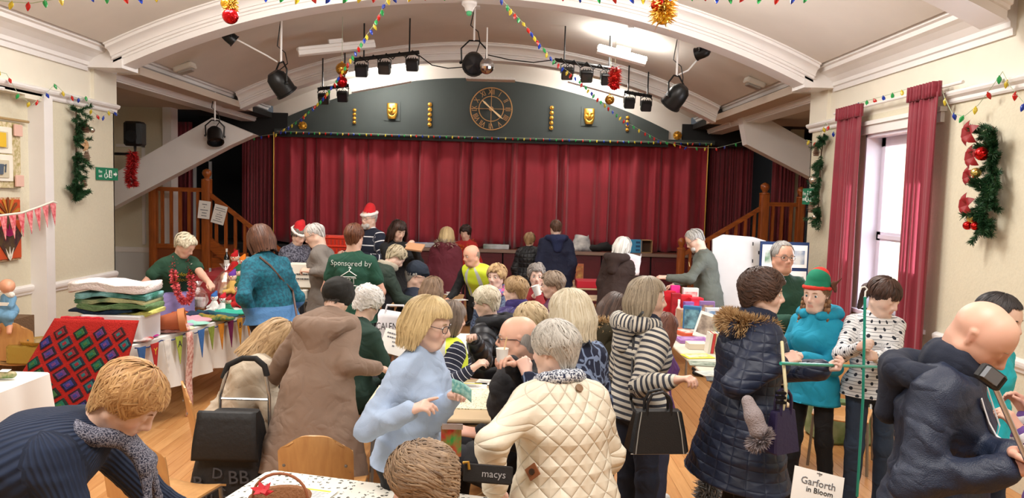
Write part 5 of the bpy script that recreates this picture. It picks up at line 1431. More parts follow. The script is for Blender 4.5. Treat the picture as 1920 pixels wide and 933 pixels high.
# mirror ball made of facets
c = at(912, 124, 10.0); root = thing('mirror_ball', 'silver mirror ball beside the central black lantern', 'mirror ball', c)
mb = MB(); mb.sphere(c, .105, 20); mb.build('faceted_ball', M('mirror_tiles', 'c8c8cc', .08, metal=1.), root)
MB().tube([c + Vector((0, 0, .1)), c + Vector((0, 0, .5))], .01, 6).build('hanger', m_white, root)
def lightbar(label, a, b, lamps, size):
	root = thing('lighting_bar', label, 'lighting bar', a)
	MB().tube([a, b], .028, 8).build('bar', m_blackm, root, True)
	for u in (.15, .85):
		p = a.lerp(b, u); MB().tube([p, (p.x, p.y, vault(p.x))], .012, 6).build('hanger', m_blackm, root)
	cb = MB(); cb.tube([a.lerp(b, i / 10) + Vector((0, -.03, .03 + (.0 if i % 2 else -.09))) for i in range(11)], .009, 5); cb.build('cable', m_blackm, root, True)
	for u in lamps:
		p = a.lerp(b, u) + Vector((0, -.02, -.17)); T = Matrix.Translation(p) @ Matrix.Rotation(math.radians(25), 4, 'X')
		mb = MB(); mb.rbox((0, 0, 0), (size, size * .7, size * .95), .02, T)
		for q in (-.3, -.1, .1, .3): mb.tube([(q * size, .0, size * .45), (q * size, .0, size * .62), (q * size * .8, 0.02, size * .62)], .006, 4, T)
		h = mb.build('flood_lamp', m_blackm, root)
		MB().bbox((0, -size * .36, -.01), (size * .8, .01, size * .7), T).build('lamp_glass', m_lens, h)
		MB().tube([p + Vector((-size * .55, 0, 0)), p + Vector((-size * .55, 0, .12)), p + Vector((0, .02, .17)), p + Vector((size * .55, 0, .12)), p + Vector((size * .55, 0, 0))], .008, 5).build('bracket', m_blackm, h)
lightbar('lighting bar with three black flood lamps left of the clock', at(664, 112, 10.8), at(786, 98, 10.8), (.12, .47, .9), .17)
lightbar('lighting bar with three black flood lamps right of the clock', at(1040, 112, 10.8), at(1160, 130, 10.8), (.2, .5, .82), .17)
lightbar('pair of black flood lamps low on the left of the vault', at(596, 167, 12.4), at(655, 160, 12.4), (.2, .8), .17)
lightbar('pair of black flood lamps low on the right of the vault', at(1170, 172, 12.4), at(1222, 181, 12.4), (.2, .8), .17)
tag(MB().tube([at(786, 104, 10.8), at(810, 122, 10.7), at(840, 128, 10.5), at(868, 126, 10.3)], .008, 5).build('cable', m_blackm, None, True), 'thin black cable sagging from the left lighting bar to the central lantern', 'cable')
tag(MB().tube([at(915, 103, 10.4), at(955, 112, 10.5), at(1000, 117, 10.7), at(1040, 112, 10.8)], .008, 5).build('cable', m_blackm, None, True), 'thin black cable running from the mirror ball to the right lighting bar', 'cable')
tag(MB().tube([at(440, 72, 9.4), at(470, 88, 9.5), at(500, 104, 9.6), at(520, 116, 9.7)], .01, 5).build('cable', m_white, None, True), 'white cable across the vault between the two left lanterns', 'cable')
tag(MB().tube([at(1322, 100, 9.7), at(1305, 115, 9.7), at(1290, 132, 9.7), at(1272, 140, 9.7)], .012, 5).build('cable', m_white, None, True), 'white cable across the vault between the two right lanterns', 'cable')
t = NT('lit_diffuser'); t.b.inputs['Base Color'].default_value = (1, 1, 1, 1); t.b.inputs['Emission Color'].default_value = (1, .97, .92, 1); t.b.inputs['Emission Strength'].default_value = 60; m_lit = t.m
def batten(label, px, py, Y, L=.7, lit=True, rz=0.):
	x = at(px, py, Y).x; z = min(vault(x) - .13, at(px, py, Y).z); c = Vector((x, Y, z)); root = thing('ceiling_light', label, 'ceiling light', c)
	T = TR(c, rz) @ Matrix.Rotation(-math.asin(max(-1, min(1, (vault(x + .4) - vault(x - .4)) / .8))), 4, 'Y')
	MB().prism([(-.05, 0), (.05, 0), (.03, -.05), (-.03, -.05)], -L / 2, L / 2, T @ Matrix.Rotation(math.pi / 2, 4, 'Y')).build('fitting', m_white, root)
	MB().rbox((0, 0, .05), (L, .13, .05), .02, T).build('diffuser', m_lit if lit else m_white, root)
	MB().bbox((0, 0, .105), (.2, .06, .06), T).build('bracket', m_white, root)
batten('lit ceiling light washing the vault white, right of centre', 1165, 106, 10.6)
batten('lit ceiling light close above the left part of the gable', 715, 160, 13.75, 1.1)
batten('lit ceiling light close above the right part of the gable', 1120, 165, 13.75, 1.1)
batten('unlit white ceiling light on the left of the vault', 632, 92, 10.6, 1.1, False, .5)
for px, py, Y, lab in ((347, 105, 10.3, 'grey white emergency light box on the left of the vault'), (1415, 132, 10.3, 'grey white emergency light box on the right of the vault')):
	x = at(px, py, Y).x; z = vault(x) - .06; Tq = TR((x, Y, z)) @ Matrix.Rotation(.33 if px > 900 else -.33, 4, 'Y'); root = thing('emergency_light', lab, 'light', (x, Y, z))
	MB().rbox((0, 0, .02), (.27, .2, .08), .03, Tq).build('housing', M('aged_white_plastic', 'cfc8bc', .5), root)
	MB().rbox((0, -.0, -.03), (.2, .14, .04), .02, Tq).build('lens', M('grey_lens', '9a948c', .3), root)
for px, py, Y, lab in ((586, 48, 9.6, 'tiny white sensor box left on the vault'), (1182, 70, 9.9, 'tiny white sensor box right on the vault')):
	x = at(px, py, Y).x; z = vault(x) - .03
	tag(MB().rbox((x, Y, z), (.08, .08, .06), .015).build('sensor', m_white), lab, 'sensor')
c = at(880, 14, 9.0)
root = thing('ceiling_sensor', 'white dome sensor with a green light at the top centre of the vault', 'sensor', c)
MB().lathe([(.09, .1), (.09, .03), (.06, .0), (.045, -.05)], c, 14).build('dome', m_white, root, True); MB().sphere((c.x + .0, c.y - .02, c.z - .07), .035, 10).build('indicator', M('green_indicator', '4fb87c', .3), root, True)
# ------------------------------------------------------------- baubles
def bauble_mat(c): return M('shiny_bauble_' + c, c, .12, metal=.85)
def bauble_group(label, px, py, Y, items, tins=None):
	c = at(px, py, Y); root = thing('hanging_decoration', label, 'christmas decoration', c)
	for dx, dz, r, col in items:
		p = c + Vector((dx, 0, dz)); mb = MB(); mb.sphere(p, r, 18); b = mb.build('bauble', bauble_mat(col), root, True)
		MB().lathe([(r * .2, 0), (r * .2, r * .15), (r * .08, r * .2)], (p.x, p.y, p.z + r * .97), 8).build('cap', m_gold, b)
	top = max(q[1] for q in items); mb = MB(); mb.tube([c + Vector((0, 0, top)), Vector((c.x, c.y, max(c.z + top + .1, vault(c.x) - .02)))], .003, 4); mb.build('thread', m_cord, root)
	if tins: fur(root, 'tinsel', [tuple(c + Vector((0, 0, tins[0] + (tins[1] - tins[0]) * i / 6))) for i in range(7)], tins[2], tins[2] * 2.2, tins[3], tins[4], 500, .006, seed=int(px), down=.3)
bauble_group('red bauble with gold and white tinsel hanging at the top left', 432, 30, 6.3, [(.0, 0, .066, 'c81a20'), (-.03, .1, .05, 'd8a030')], (.05, .16, .02, 'f0c860', 'b07c20'))
bauble_group('gold bauble bunch with tinsel hanging at the top right of centre', 1243, 32, 6.0, [(0, 0, .06, 'e0a828'), (-.05, .09, .05, 'c03018'), (.03, .1, .055, 'e0b040')], (-.02, .2, .035, 'f0c860', 'c08a20'))
bauble_group('gold bauble above a red bauble on the left string of lights', 641, 153, 10.2, [(0, 0, .075, 'b8141c'), (0, .17, .085, 'c8903c')])
bauble_group('red tinsel bauble below the right lighting bar', 1152, 160, 10.4, [(0, 0, .07, 'c0181c'), (0, .12, .07, 'd02a24')], (-.02, .24, .03, 'e84030', 'a01010'))
bauble_group('single gold bauble below the red tinsel right of centre', 1143, 187, 10.6, [(0, 0, .068, 'c08a3c')])
# ------------------------------------------------------------- evergreen swags
NEED = ('2f5a34', '12301a')
def swag(label, axis_pts, rad, seed, items, n=2600, out=(1, 0, 0), snow=False):
	r = random.Random(seed); root = thing('evergreen_swag', label, 'christmas swag', axis_pts[0])
	o = Vector(out); tw = MB(); br = []
	for i in range(len(axis_pts) - 1):
		a, b = axis_pts[i], axis_pts[i + 1]; tw.tube([a, b], .008, 5)
		for k in range(9):
			p = a.lerp(b, r.random()); side = Vector((o.y, o.x, 0)).normalized() * r.uniform(-1, 1); d = (side * 1.0 + Vector((0, 0, r.uniform(-1.1, .45))) + o * r.uniform(0, .6)).normalized()
			e = p + d * rad * r.uniform(.6, 1.15); tw.tube([p, e], .003, 4); br.append((p, e))
	tw.build('twigs', M('brown_twig', '4a3626', .8), root)
	for j, (p, e) in enumerate(br):
		if j % 3: continue
	allp = []
	nn = max(30, n // len(br)); vs = []
	rr = np.random.RandomState(seed)
	A = np.array([p for p, e in br]); E = np.array([e for p, e in br]); idx = rr.randint(0, len(br), n); t_ = rr.rand(n, 1)
	base = A[idx] * (1 - t_) + E[idx] * t_; ax_ = E[idx] - A[idx]; ax_ /= np.linalg.norm(ax_, axis=1, keepdims=True)
	d = rr.randn(n, 3); d -= (d * ax_).sum(1, keepdims=True) * ax_; d /= np.linalg.norm(d, axis=1, keepdims=True); d = d * .8 + ax_ * .7; d /= np.linalg.norm(d, axis=1, keepdims=True)
	l = rr.uniform(.03, .05, (n, 1)); s = np.cross(d, rr.randn(n, 3)); s /= np.linalg.norm(s, axis=1, keepdims=True); s *= .003
	v = np.stack([base - s, base + s, base + d * l + s * .4, base + d * l - s * .4], 1).reshape(-1, 3); f = (np.arange(n)[:, None] * 4 + np.array([0, 1, 2, 3])[None])
	needles = np_mesh('needles', v, f, hair_mat(*NEED), root, dict(tone=np.repeat(rr.rand(n), 4)), smooth=False); needles['kind'] = 'stuff'
	for kind, u, off, sz in items:
		i = min(len(axis_pts) - 2, int(u * (len(axis_pts) - 1))); p = axis_pts[i].lerp(axis_pts[i + 1], u * (len(axis_pts) - 1) - i) + Vector(off) + o * .06
		mb = MB()
		if kind.startswith('ball'): mb.sphere(p, sz, 14); mb.build('bauble', bauble_mat(kind[4:]), root, True)
		elif kind == 'cone':
			for q in range(6): mb.lathe([(sz * (.95 - abs(q - 2) * .17), 0), (sz * (.6 - q * .05), sz * .28)], (p.x, p.y, p.z + sz * .36 * (q - 2.5)), 9)
			mb.build('pine_cone', M('pine_cone', '5a3c28', .8), root)
		elif kind.startswith('bow'):
			for q in range(5):
				a = q * 1.257 + .5; side = Vector((o.y, o.x, 0)).normalized(); dd = side * math.cos(a) + Vector((0, 0, math.sin(a))); w = o.cross(dd).normalized()
				def fn(u_, v_, dd=dd, w=w): return tuple(p + dd * sz * .85 * u_ + w * sz * .3 * (v_ - .5) * 2 * math.sin(math.pi * min(1, u_ * .95 + .05)) + o * sz * .3 * math.sin(u_ * 3.1))
				m2 = MB(); m2.sheet(fn, 6, 4, .002); m2.build('petal', M('red_satin' if kind == 'bowred' else 'tan_ribbon', '86090f' if kind == 'bowred' else 'b08a62', .5), root, True)
	return root
X = XL + .06
swag('evergreen swag with pine cones and a tan bow on the left wall', [atx(143, y, X) for y in (205, 240, 275, 310, 345, 375)], .17, 3, [('cone', .2, (.02, .05, 0), .05), ('bowtan', .38, (0, .05, 0), .09), ('cone', .5, (0, .1, 0), .05), ('balld8d0c0', .25, (0, .2, .05), .035), ('cone', .8, (0, .05, 0), .04)], 9000)
X = XR - .06
swag('large evergreen swag with red poinsettia bows and baubles on the right wall', [atx(x, y, X) for x, y in ((1862, 238), (1866, 270), (1862, 305), (1858, 340), (1856, 375), (1846, 405), (1842, 432))], .17, 5, [('bowred', .05, (-.02, .15, 0), .13), ('bowred', .25, (0, .15, -.02), .12), ('ballc81c1c', .25, (0, .05, 0), .055), ('bowred', .45, (0, .17, 0), .1), ('balld8c070', .42, (0, .1, 0), .04), ('ballc81c1c', .5, (0, .12, 0), .035), ('bowred', .68, (0, .17, -.03), .12), ('balld8c070', .86, (0, .06, 0), .04), ('ballc81c1c', .95, (0, .1, 0), .035), ('ballc81c1c', .95, (0, -.0, 0), .035)], 14000, (-1, 0, 0))
swag('narrow evergreen swag with cones beside the green exit sign near the right corner', [atx(x, y, X) for x, y in ((1545, 250), (1540, 285), (1538, 320), (1536, 355), (1534, 390), (1538, 412))], .15, 8, [('cone', .2, (0, 0, 0), .05), ('balld8d0c0', .5, (0, .05, 0), .05), ('cone', .8, (0, .05, 0), .06), ('balld0c8b8', .95, (0, 0, 0), .03)], 7000, (-1, 0, 0))
# ------------------------------------------------------------- signs on the walls
m_exit = M('exit_green', '0d7a56', .5); m_wlet = M('white_lettering', 'f2f2ee', .6); m_blet = M('black_lettering', '1a1a1c', .6); m_paper = M('white_paper', 'f0ede6', .7)
def exit_sign(label, T, w, h):
	loc = T.translation; root = thing('exit_sign', label, 'sign', loc)
	MB().bbox((0, 0, 0), (w, h, .01), T).build('panel', m_exit, root)
	text_mesh('Fire\nexit', h * .34, m_wlet, T @ Matrix.Translation((-w * .34, 0, .007)), root, 'lettering')
	mb = MB(); Tt = T @ Matrix.Translation((w * .37, 0, .006))
	mb.prism([(-w * .09, -.012), (w * .02, -.012), (w * .02, -.012 + .024), (-w * .09, .012)], 0, .002, Tt); mb.prism([(w * .0, h * .22), (w * .08, 0), (w * .0, -h * .22), (w * .03, -.001), (w * .03, .001)], 0, .002, Tt)
	mb.build('arrow', m_wlet, root)
	mb = MB(); Tt = T @ Matrix.Translation((w * .13, 0, .006)); mb.bbox((0, 0, 0), (w * .14, h * .62, .002), Tt); mb.build('door_symbol', m_wlet, root)
	mb = MB(); Tt = T @ Matrix.Translation((w * .13, 0, .0085)); mb.sphere((0, h * .18, 0), h * .07, 8, Tt, (1, 1, .2)); mb.tube([(0, h * .1, 0), (0, -.05 * h, 0), (w * .03, -h * .25, 0)], h * .04, 5, Tt); mb.tube([(0, -.05 * h, 0), (-w * .03, -h * .22, 0)], h * .04, 5, Tt); mb.tube([(-w * .035, h * .05, 0), (w * .04, h * .02, 0)], h * .03, 5, Tt)
	mb.build('running_figure', m_exit, root)
	mb = MB(); Tt = T @ Matrix.Translation((-w * .07, 0, .007)); mb.sphere((0, h * .3, 0), h * .06, 8, Tt, (1, 1, .3)); mb.tube([(0, h * .2, 0), (0, -h * .02, 0), (w * .05, -h * .02, 0), (w * .07, -h * .25, 0)], h * .035, 5, Tt)
	mb.tube([(-.02 * w + h * .2 * math.cos(a), -h * .14 + h * .2 * math.sin(a), 0) for a in [2.2 + q * .5 for q in range(9)]], h * .028, 5, Tt); mb.build('wheelchair_symbol', m_wlet, root)
def wallT(x, y, z, side):   # frame lying on a side wall; local x runs along the wall as read from the room
	return Matrix.Translation((x, y, z)) @ (Matrix(((0, 0, 1, 0), (1, 0, 0, 0), (0, 1, 0, 0), (0, 0, 0, 1))) if side < 0 else Matrix(((0, 0, -1, 0), (-1, 0, 0, 0), (0, 1, 0, 0), (0, 0, 0, 1))))
p = atx(201, 326, XL + .015); exit_sign('green fire exit sign with wheelchair symbol on the left wall beside the swag', wallT(p.x, p.y, p.z, -1), .48, .15)
p = atx(1517, 368, XR - .015); exit_sign('green fire exit sign half hidden by the swag at the right corner', wallT(p.x, p.y, p.z, 1), .4, .2)
FT = lambda c: Matrix.Translation(c) @ Matrix.Rotation(math.pi / 2, 4, 'X')
p = at(240, 340, 13.1); exit_sign('small green exit sign in the left recess behind the red tinsel', FT(p), .3, .3)
# speaker in the recess
c = at(253, 251, 11.2); root = thing('wall_speaker', 'black loudspeaker on a bracket in the left recess', 'speaker', c)
MB().rbox(c, (.27, .24, .36), .06).build('cabinet', m_blackm, root, False)
MB().lathe([(.09, 0), (.085, .01), (.0, .002)], (0, 0, 0), 16, Matrix.Translation((c.x, c.y - .125, c.z - .04)) @ Matrix.Rotation(math.pi / 2, 4, 'X')).build('woofer', m_black, root)
MB().tube([(c.x, c.y, c.z - .18), (c.x, c.y, c.z - .3), (c.x - .3, c.y, c.z - .3)], .022, 8).build('bracket', m_blackm, root)
c = at(247, 318, 11.0); root = thing('tinsel_garland', 'red tinsel garland hanging under the black loudspeaker', 'tinsel', c)
fur(root, 'strands', [tuple(c + Vector((0.02 * math.sin(i), 0, .26 - .5 * i / 7))) for i in range(8)], .04, .06, 'e83a38', '8c0c10', 900, .005)
# dark coats hung below it
# quilts hung on the left wall
Xq = XL - .12 + .02
def wallrect(px0, py0, px1, py1, x): a = atx(px0, py0, x); b = atx(px1, py1, x); return a, b
def quilt(label, y0, y1, z0, z1, bg, blocks, border, name='hanging_quilt'):
	root = thing(name, label, 'quilt', (Xq, (y0 + y1) / 2, z0))
	MB().box((Xq, y0, z0), (Xq + .02, y1, z1)).build('backing', border, root)
	for k_, (a, b, c_, d, m) in enumerate(blocks):
		yy0, yy1 = y0 + (y1 - y0) * a, y0 + (y1 - y0) * c_; zz0, zz1 = z0 + (z1 - z0) * b, z0 + (z1 - z0) * d
		mb = MB(); mb.rbox((0, 0, 0), (abs(yy1 - yy0), abs(zz1 - zz0), .02), .008, wallT(Xq + .024 + .005 * k_, (yy0 + yy1) / 2, (zz0 + zz1) / 2, -1)); mb.build('patch', m, root)
	return root
ya, yb2 = atx(-60, 300, Xq).y, atx(35, 300, Xq).y
zt1, zb1 = atx(20, 230, Xq).z, atx(20, 352, Xq).z
fl = M('floral_cotton', 'a89a62', .9, color2='d8c8a8', ns=30); cr = M('cream_cotton', 'e6e0d2', .9); pk = M('pink_cotton', 'd8b0a0', .9)
q1 = quilt('cream and floral patchwork hanging with a watering can on the left wall', ya, yb2, zb1, zt1, None, [(.1, .52, .8, .92, cr), (.1, .1, .8, .5, cr), (.25, .6, .7, .85, M('beige_cotton', 'c8bda4', .9)), (.25, .15, .7, .42, M('beige_cotton', 'c8bda4', .9)), (.82, .8, .99, .98, pk), (.82, .02, .99, .2, pk)], fl)
yc2 = ya + (yb2 - ya) * .5; zc2 = zb1 + (zt1 - zb1) * .72
MB().bbox((0, 0, 0), (.16, .14, .015), wallT(Xq + .058, yc2, zc2, -1)).build('yellow_house', M('yellow_cotton', 'd8b02e', .9), q1)
mb = MB(); zc2 = zb1 + (zt1 - zb1) * .28; Tq = wallT(Xq + .058, yc2, zc2, -1); mb.lathe([(.05, -.05), (.04, .05)], (0, 0, 0), 10, Tq @ Matrix.Rotation(math.pi / 2, 4, 'X') @ Matrix.Diagonal((1, .2, 1, 1))); mb.tube([(-.05, -.02, 0), (-.12, .05, 0)], .01, 5, Tq); mb.tube([(.04, .03, 0), (.08, .05, 0), (.07, -.03, 0)], .006, 5, Tq); mb.build('watering_can', M('slate_cotton', '4e5a6a', .9), q1)
tag(MB().tube([(Xq + .03, ya - .2, zt1 + .03), (Xq + .03, yb2 + .12, zt1 + .03)], .014, 8).build('hanging_rod', M('pale_wood', 'a58a5e', .6), None, True), 'wooden rod holding the patchwork hangings on the left wall', 'rod')
orc = M('orange_cotton', 'c04a1e', .9); zt3, zm, zb3 = atx(15, 370, Xq).z, atx(15, 412, Xq).z, atx(15, 488, Xq).z
q2 = quilt('orange patchwork hanging with a sunburst and a flower on the left wall', ya, yb2 - .02, zb3, zt3, None, [(.03, .68, .97, .97, orc), (.03, .03, .97, .64, orc)], M('cream_print', 'd8cda4', .9, color2='a84a2a', ns=40))
yc3 = (ya + yb2) / 2 + .12
for k in range(9):
	a = math.pi * k / 8; mb = MB(); mb.prism([(0, 0), (.17 * math.cos(a - .1), .17 * math.sin(a - .1)), (.19 * math.cos(a), .19 * math.sin(a)), (.17 * math.cos(a + .1), .17 * math.sin(a + .1))], 0, .008, wallT(Xq + .038, yc3, zm + .04, -1)); mb.build('sun_ray', M('ochre_cotton', 'b87c2a', .9) if k % 2 else M('brown_cotton', '7a4418', .9), q2)
zd = (zm + zb3) / 2 - .0
mb = MB(); mb.prism([(0, .24), (.2, 0), (0, -.24), (-.2, 0)], 0, .008, wallT(Xq + .038, yc3, zd + .04, -1)); mb.build('dark_diamond', M('plum_cotton', '3c2030', .9, color2='5c4a28', ns=12), q2)
for k in range(5):
	a = math.pi / 2 + (k - 2) * .5; mb = MB(); mb.prism([(0, 0), (.05 * math.cos(a - .3), .05 * math.sin(a - .3)), (.13 * math.cos(a), .13 * math.sin(a)), (.05 * math.cos(a + .3), .05 * math.sin(a + .3))], 0, .006, wallT(Xq + .048, yc3, zd + .04, -1)); mb.build('petal', M('magenta_cotton', 'b02468', .9), q2)
for k in range(3):
	a = math.pi / 2 + (k - 1) * .45; mb = MB(); mb.prism([(0, 0), (.04 * math.cos(a - .3), .04 * math.sin(a - .3)), (.14 * math.cos(a), .14 * math.sin(a)), (.04 * math.cos(a + .3), .04 * math.sin(a + .3))], 0, .006, wallT(Xq + .048, yc3, zd - .2, -1)); mb.build('leaf', cr, q2)
# pink bunting on the left wall
Xb = XL + .1
pts = [atx(-40, 400, Xb), atx(0, 404, Xb), atx(40, 399, Xb), atx(72, 388, Xb), atx(98, 378, Xb), atx(106, 380, Xb)]
root = thing('pink_bunting', 'pink spotted triangular bunting pinned across the left wall', 'bunting', pts[0])
MB().tube(pts, .012, 5).build('tape', cr, root)
m_pkb = M('pink_print_cotton', 'c8404e', .9, color2='e89a9a', ns=26)
L_ = 0; path = pts
def along(path, d):
	for a, b in zip(path[:-1], path[1:]):
		L = (b - a).length
		if d <= L: return a.lerp(b, d / L)
		d -= L
	return path[-1]
tot = sum((b - a).length for a, b in zip(path[:-1], path[1:])); n_ = 9
for i in range(n_):
	a = along(path, tot * (i + .05) / n_); b = along(path, tot * (i + .9) / n_); m_ = (a + b) / 2 + Vector((.02, 0, -.24)); mb = MB()
	mb.add([a, b, m_, a + Vector((.004, 0, 0)), b + Vector((.004, 0, 0)), m_ + Vector((.004, 0, 0))], [(0, 1, 2), (5, 4, 3), (0, 3, 4, 1), (1, 4, 5, 2), (2, 5, 3, 0)]); mb.build('pennant', m_pkb, root)
# ------------------------------------------------------------- stage steps and balustrades
def newel(mb_parent, x, y, z0, z1, w=.12, mat=None):
	mb = MB(); mb.rbox((x, y, (z0 + z1) / 2), (w, w, z1 - z0), .012)
	mb.lathe([(w * .62, 0), (w * .62, .02), (w * .3, .035), (w * .3, .055), (w * .5, .09), (w * .56, .13), (w * .45, .17), (w * .2, .19), (0, .2)], (x, y, z1), 14)
	return mb.build('newel_post', m_balu, mb_parent, True)
def balus(parent, x, y, z0, z1, w=.045): MB().box((x - w / 2, y - w / 2, z0), (x + w / 2, y + w / 2, z1)).build('baluster', m_balu, parent)
def stairs(side, xo, xi, xe, y, label, ztop, zbot_rail):
	"""xo outer end of landing, xi landing/stair newel, xe foot newel"""
	root = thing('stage_stair', label, 'staircase', ((xo + xe) / 2, y, 0))
	newel(root, xo, y, 0, ztop + .05); newel(root, xi, y, 0, ztop + .1, .14); newel(root, xe, y, 0, zbot_rail + .03)
	lo, hi = min(xo, xi), max(xo, xi)
	MB().box((lo, y - .035, ztop - .1), (hi, y + .035, ztop - .03)).build('handrail', m_balux, root)
	MB().box((lo, y - .03, ZS - .02), (hi, y + .03, ZS + .06)).build('bottom_rail', m_balux, root)
	n = int((hi - lo) / .13)
	for i in range(1, n): balus(root, lo + (hi - lo) * i / n, y, ZS + .06, ztop - .1)
	MB().box((lo, y, 0), (hi, y + 1.3, ZS - .02)).build('landing', M('stair_side_panel', '7a3c18', .5), root)
	# sloping rail
	a = Vector((xi, y, ztop - .1)); b = Vector((xe, y, zbot_rail - .08)); d = (b - a)
	T = Matrix.Translation(a) @ Matrix.Rotation(-math.atan2(d.z, d.x), 4, 'Y')
	MB().box((0, -.035, -.03), (d.length, .035, .035), T).build('sloping_handrail', m_balux, root)
	drop = Vector((0, 0, -.78)); T2 = Matrix.Translation(a + drop) @ Matrix.Rotation(-math.atan2(d.z, d.x), 4, 'Y')
	MB().box((0, -.03, -.12), (d.length, .03, .05), T2).build('string_board', m_balux, root)
	n = int(abs(xe - xi) / .15)
	for i in range(1, n):
		q = a.lerp(b, i / n); balus(root, q.x, y, q.z - .78, q.z)
	ns = 5
	for i in range(ns):
		x0 = xi + (xe - xi) * i / ns; x1 = xi + (xe - xi) * (i + 1) / ns
		MB().box((min(x0, x1), y + .04, 0), (max(x0, x1), y + 1.2, ZS * (1 - (i + 1) / (ns + 1)))).build('step', m_balux, root)
ys_ = 12.75
stairs(-1, at(288, 400, ys_).x, at(388, 400, ys_).x, at(548, 480, ys_).x, ys_, 'brown wooden stair and balustrade up to the stage at the left', at(340, 350, ys_).z + .02, at(548, 478, ys_).z)
stairs(1, at(1500, 400, ys_).x, at(1432, 400, ys_).x, at(1277, 470, ys_).x, ys_, 'brown wooden stair and balustrade up to the stage at the right', at(1470, 376, ys_).z, at(1277, 470, ys_).z)
def scribble(T, w, h, rows, m, parent, name='blurred_writing', seed=1):
	r = random.Random(seed); mb = MB()
	for i, k in enumerate(rows):
		y = h * (.5 - (i + .6) / len(rows)); x = -w * k / 2
		while x < w * k / 2: l = r.uniform(.04, .1) * w; mb.bbox((x + l / 2, y, .001), (l, h / len(rows) * .32, .001), T); x += l + w * .025
	o = mb.build(name, m, parent); o['kind'] = 'stuff'
def notice(label, c, w, h, T, lines, sz, name='notice'):
	root = thing(name, label, 'notice', c)
	MB().bbox((0, 0, 0), (w, h, .004), T).build('sheet', m_paper, root)
	scribble(T @ Matrix.Translation((0, 0, .003)), w * .8, h * .8, lines, M('faded_ink', '6a6a72', .8), root, seed=int(sz * 1000))
	return root
c = at(383, 393, 12.64); notice('handwritten paper notice pinned on the newel post of the left stair', c, .2, .3, FT(c) @ Matrix.Rotation(-.1, 4, 'Z'), (.5, .12, .8, .4, .5), .035)
c = at(411, 402, 12.64); notice('printed paper notice on the sloping rail of the left stair', c, .22, .32, FT(c) @ Matrix.Rotation(-.25, 4, 'Z'), (.9, .95, .1, .5, .6, .45, .9), .036)
# ------------------------------------------------------------- window curtains
m_cur3 = curtain_mat('wine_red_curtain', '8a142c', '6c0e20')
def wcurtain(label, ya_, yb_, z1, seed):
	root = thing('window_curtain', label, 'curtain', (XR - .1, (ya_ + yb_) / 2, .55))
	o = drape('drape', None, (XR - .13, ya_), (XR - .13, yb_), .55, z1, 6, .05, seed, m_cur3, n=60); o.parent = root; o.location = Vector(o.location) - root.location
	mb = MB()
	mb.sheet(lambda u, v: (XR - .145 + .035 * math.sin(u * 60), ya_ + (yb_ - ya_) * u, z1 + .09 - .13 * v), 60, 3, .01)
	mb.build('gathered_heading', m_cur3, root, 2)
y0_, y1_ = atx(1755, 300, XR - .12).y, atx(1700, 300, XR - .12).y
wcurtain('wine red curtain hanging at the near side of the window', y0_, y1_, 3.02, 2)
y0_, y1_ = atx(1612, 300, XR - .12).y, atx(1568, 300, XR - .12).y
wcurtain('wine red curtain hanging at the far side of the window', y0_, y1_, 3.0, 5)
tag(MB().tube([(XR - .1, 6.1, 3.06), (XR - .1, 8.5, 3.06)], .014, 8).build('curtain_rail', m_white), 'white rail above the window joining the two wine red curtains', 'curtain rail')
# ------------------------------------------------------------- worn and carried extras
x_ = np.array([1., 0, 0])
# elf hat with striped crown, ear and plaits
I = PPL['elf']
m_eg, m_er = M('green_felt', '127a5c', .9), M('red_felt_elf', 'd03428', .9)
def rg(I, z, r, th, name, m, dz=.012):
	pr = [P((r * .88 * math.sin(a), -.01 + r * 1.08 * math.cos(a), z + dz * math.cos(a)), (r * .88 * math.sin(a + .6), -.01 + r * 1.08 * math.cos(a + .6), z + dz * math.cos(a + .6)), th, None, None, 1, .01) for a in [q * .6 for q in range(11)]]
	return headsdf(I, pr, name, m, amp=.001)
rg(I, .05, .1, .012, 'red_hat_brim', m_er)
headsdf(I, [P((0, -.012, .066), (0, -.014, .1), .099, .088, x_, .9, .01)], 'green_hat_band', m_eg, amp=.001)
headsdf(I, [P((0, -.02, .108), (0, -.03, .118), .084, .078, x_, .9, .01)], 'red_hat_stripe', m_er, amp=.001)
headsdf(I, [P((0, -.03, .124), (.02, -.06, .145), .07, .05, x_, .9, .02), P((.02, -.06, .145), (.06, -.12, .12), .045, .025, None, 1, .02)], 'green_hat_crown', m_eg, amp=.002)
headsdf(I, [P((-.1, -.03, .075), (-.112, -.035, .045), .03, .024, x_, .4, .01), P((-.11, -.03, .08), (-.135, -.08, .12), .016, .005, x_, .5, .01)], 'felt_ear', M('brown_felt', '5c3424', .9), amp=.001)
for sx in (-1, 1):
	mb = MB(); c0 = Vector((sx * .082, .01, -.04)); Tm4 = I['T']
	for q in range(9):
		for w in (-1, 1):
			p = c0 + Vector((sx * .006 * q * .3 + w * .01, .012 * q * .6, -.028 * q)); mb.sphere(p, .0165, 8, Tm4, (1, 1, 1.35))
	br = mb.build('plait', hair_mat('9a7350', '4a3222'), I['root'], True)
	me = br.data; a_ = me.attributes.new('tone', 'FLOAT', 'POINT'); a_.data.foreach_set('value', [.5 + .4 * math.sin(i * .7) for i in range(len(me.vertices))])
	mb = MB(); mb.tube([c0 + Vector((sx * .02, .06, -.25)), c0 + Vector((sx * .022, .065, -.27)), c0 + Vector((sx * .02, .07, -.31))], [.008, .014, .004], 8, Tm4); mb.build('plait_end', M('light_brown_hair', '9c7450', .6), I['root'], True)
hood(I, cloth('plain', '0f93b4', '111'), None, 1.0)
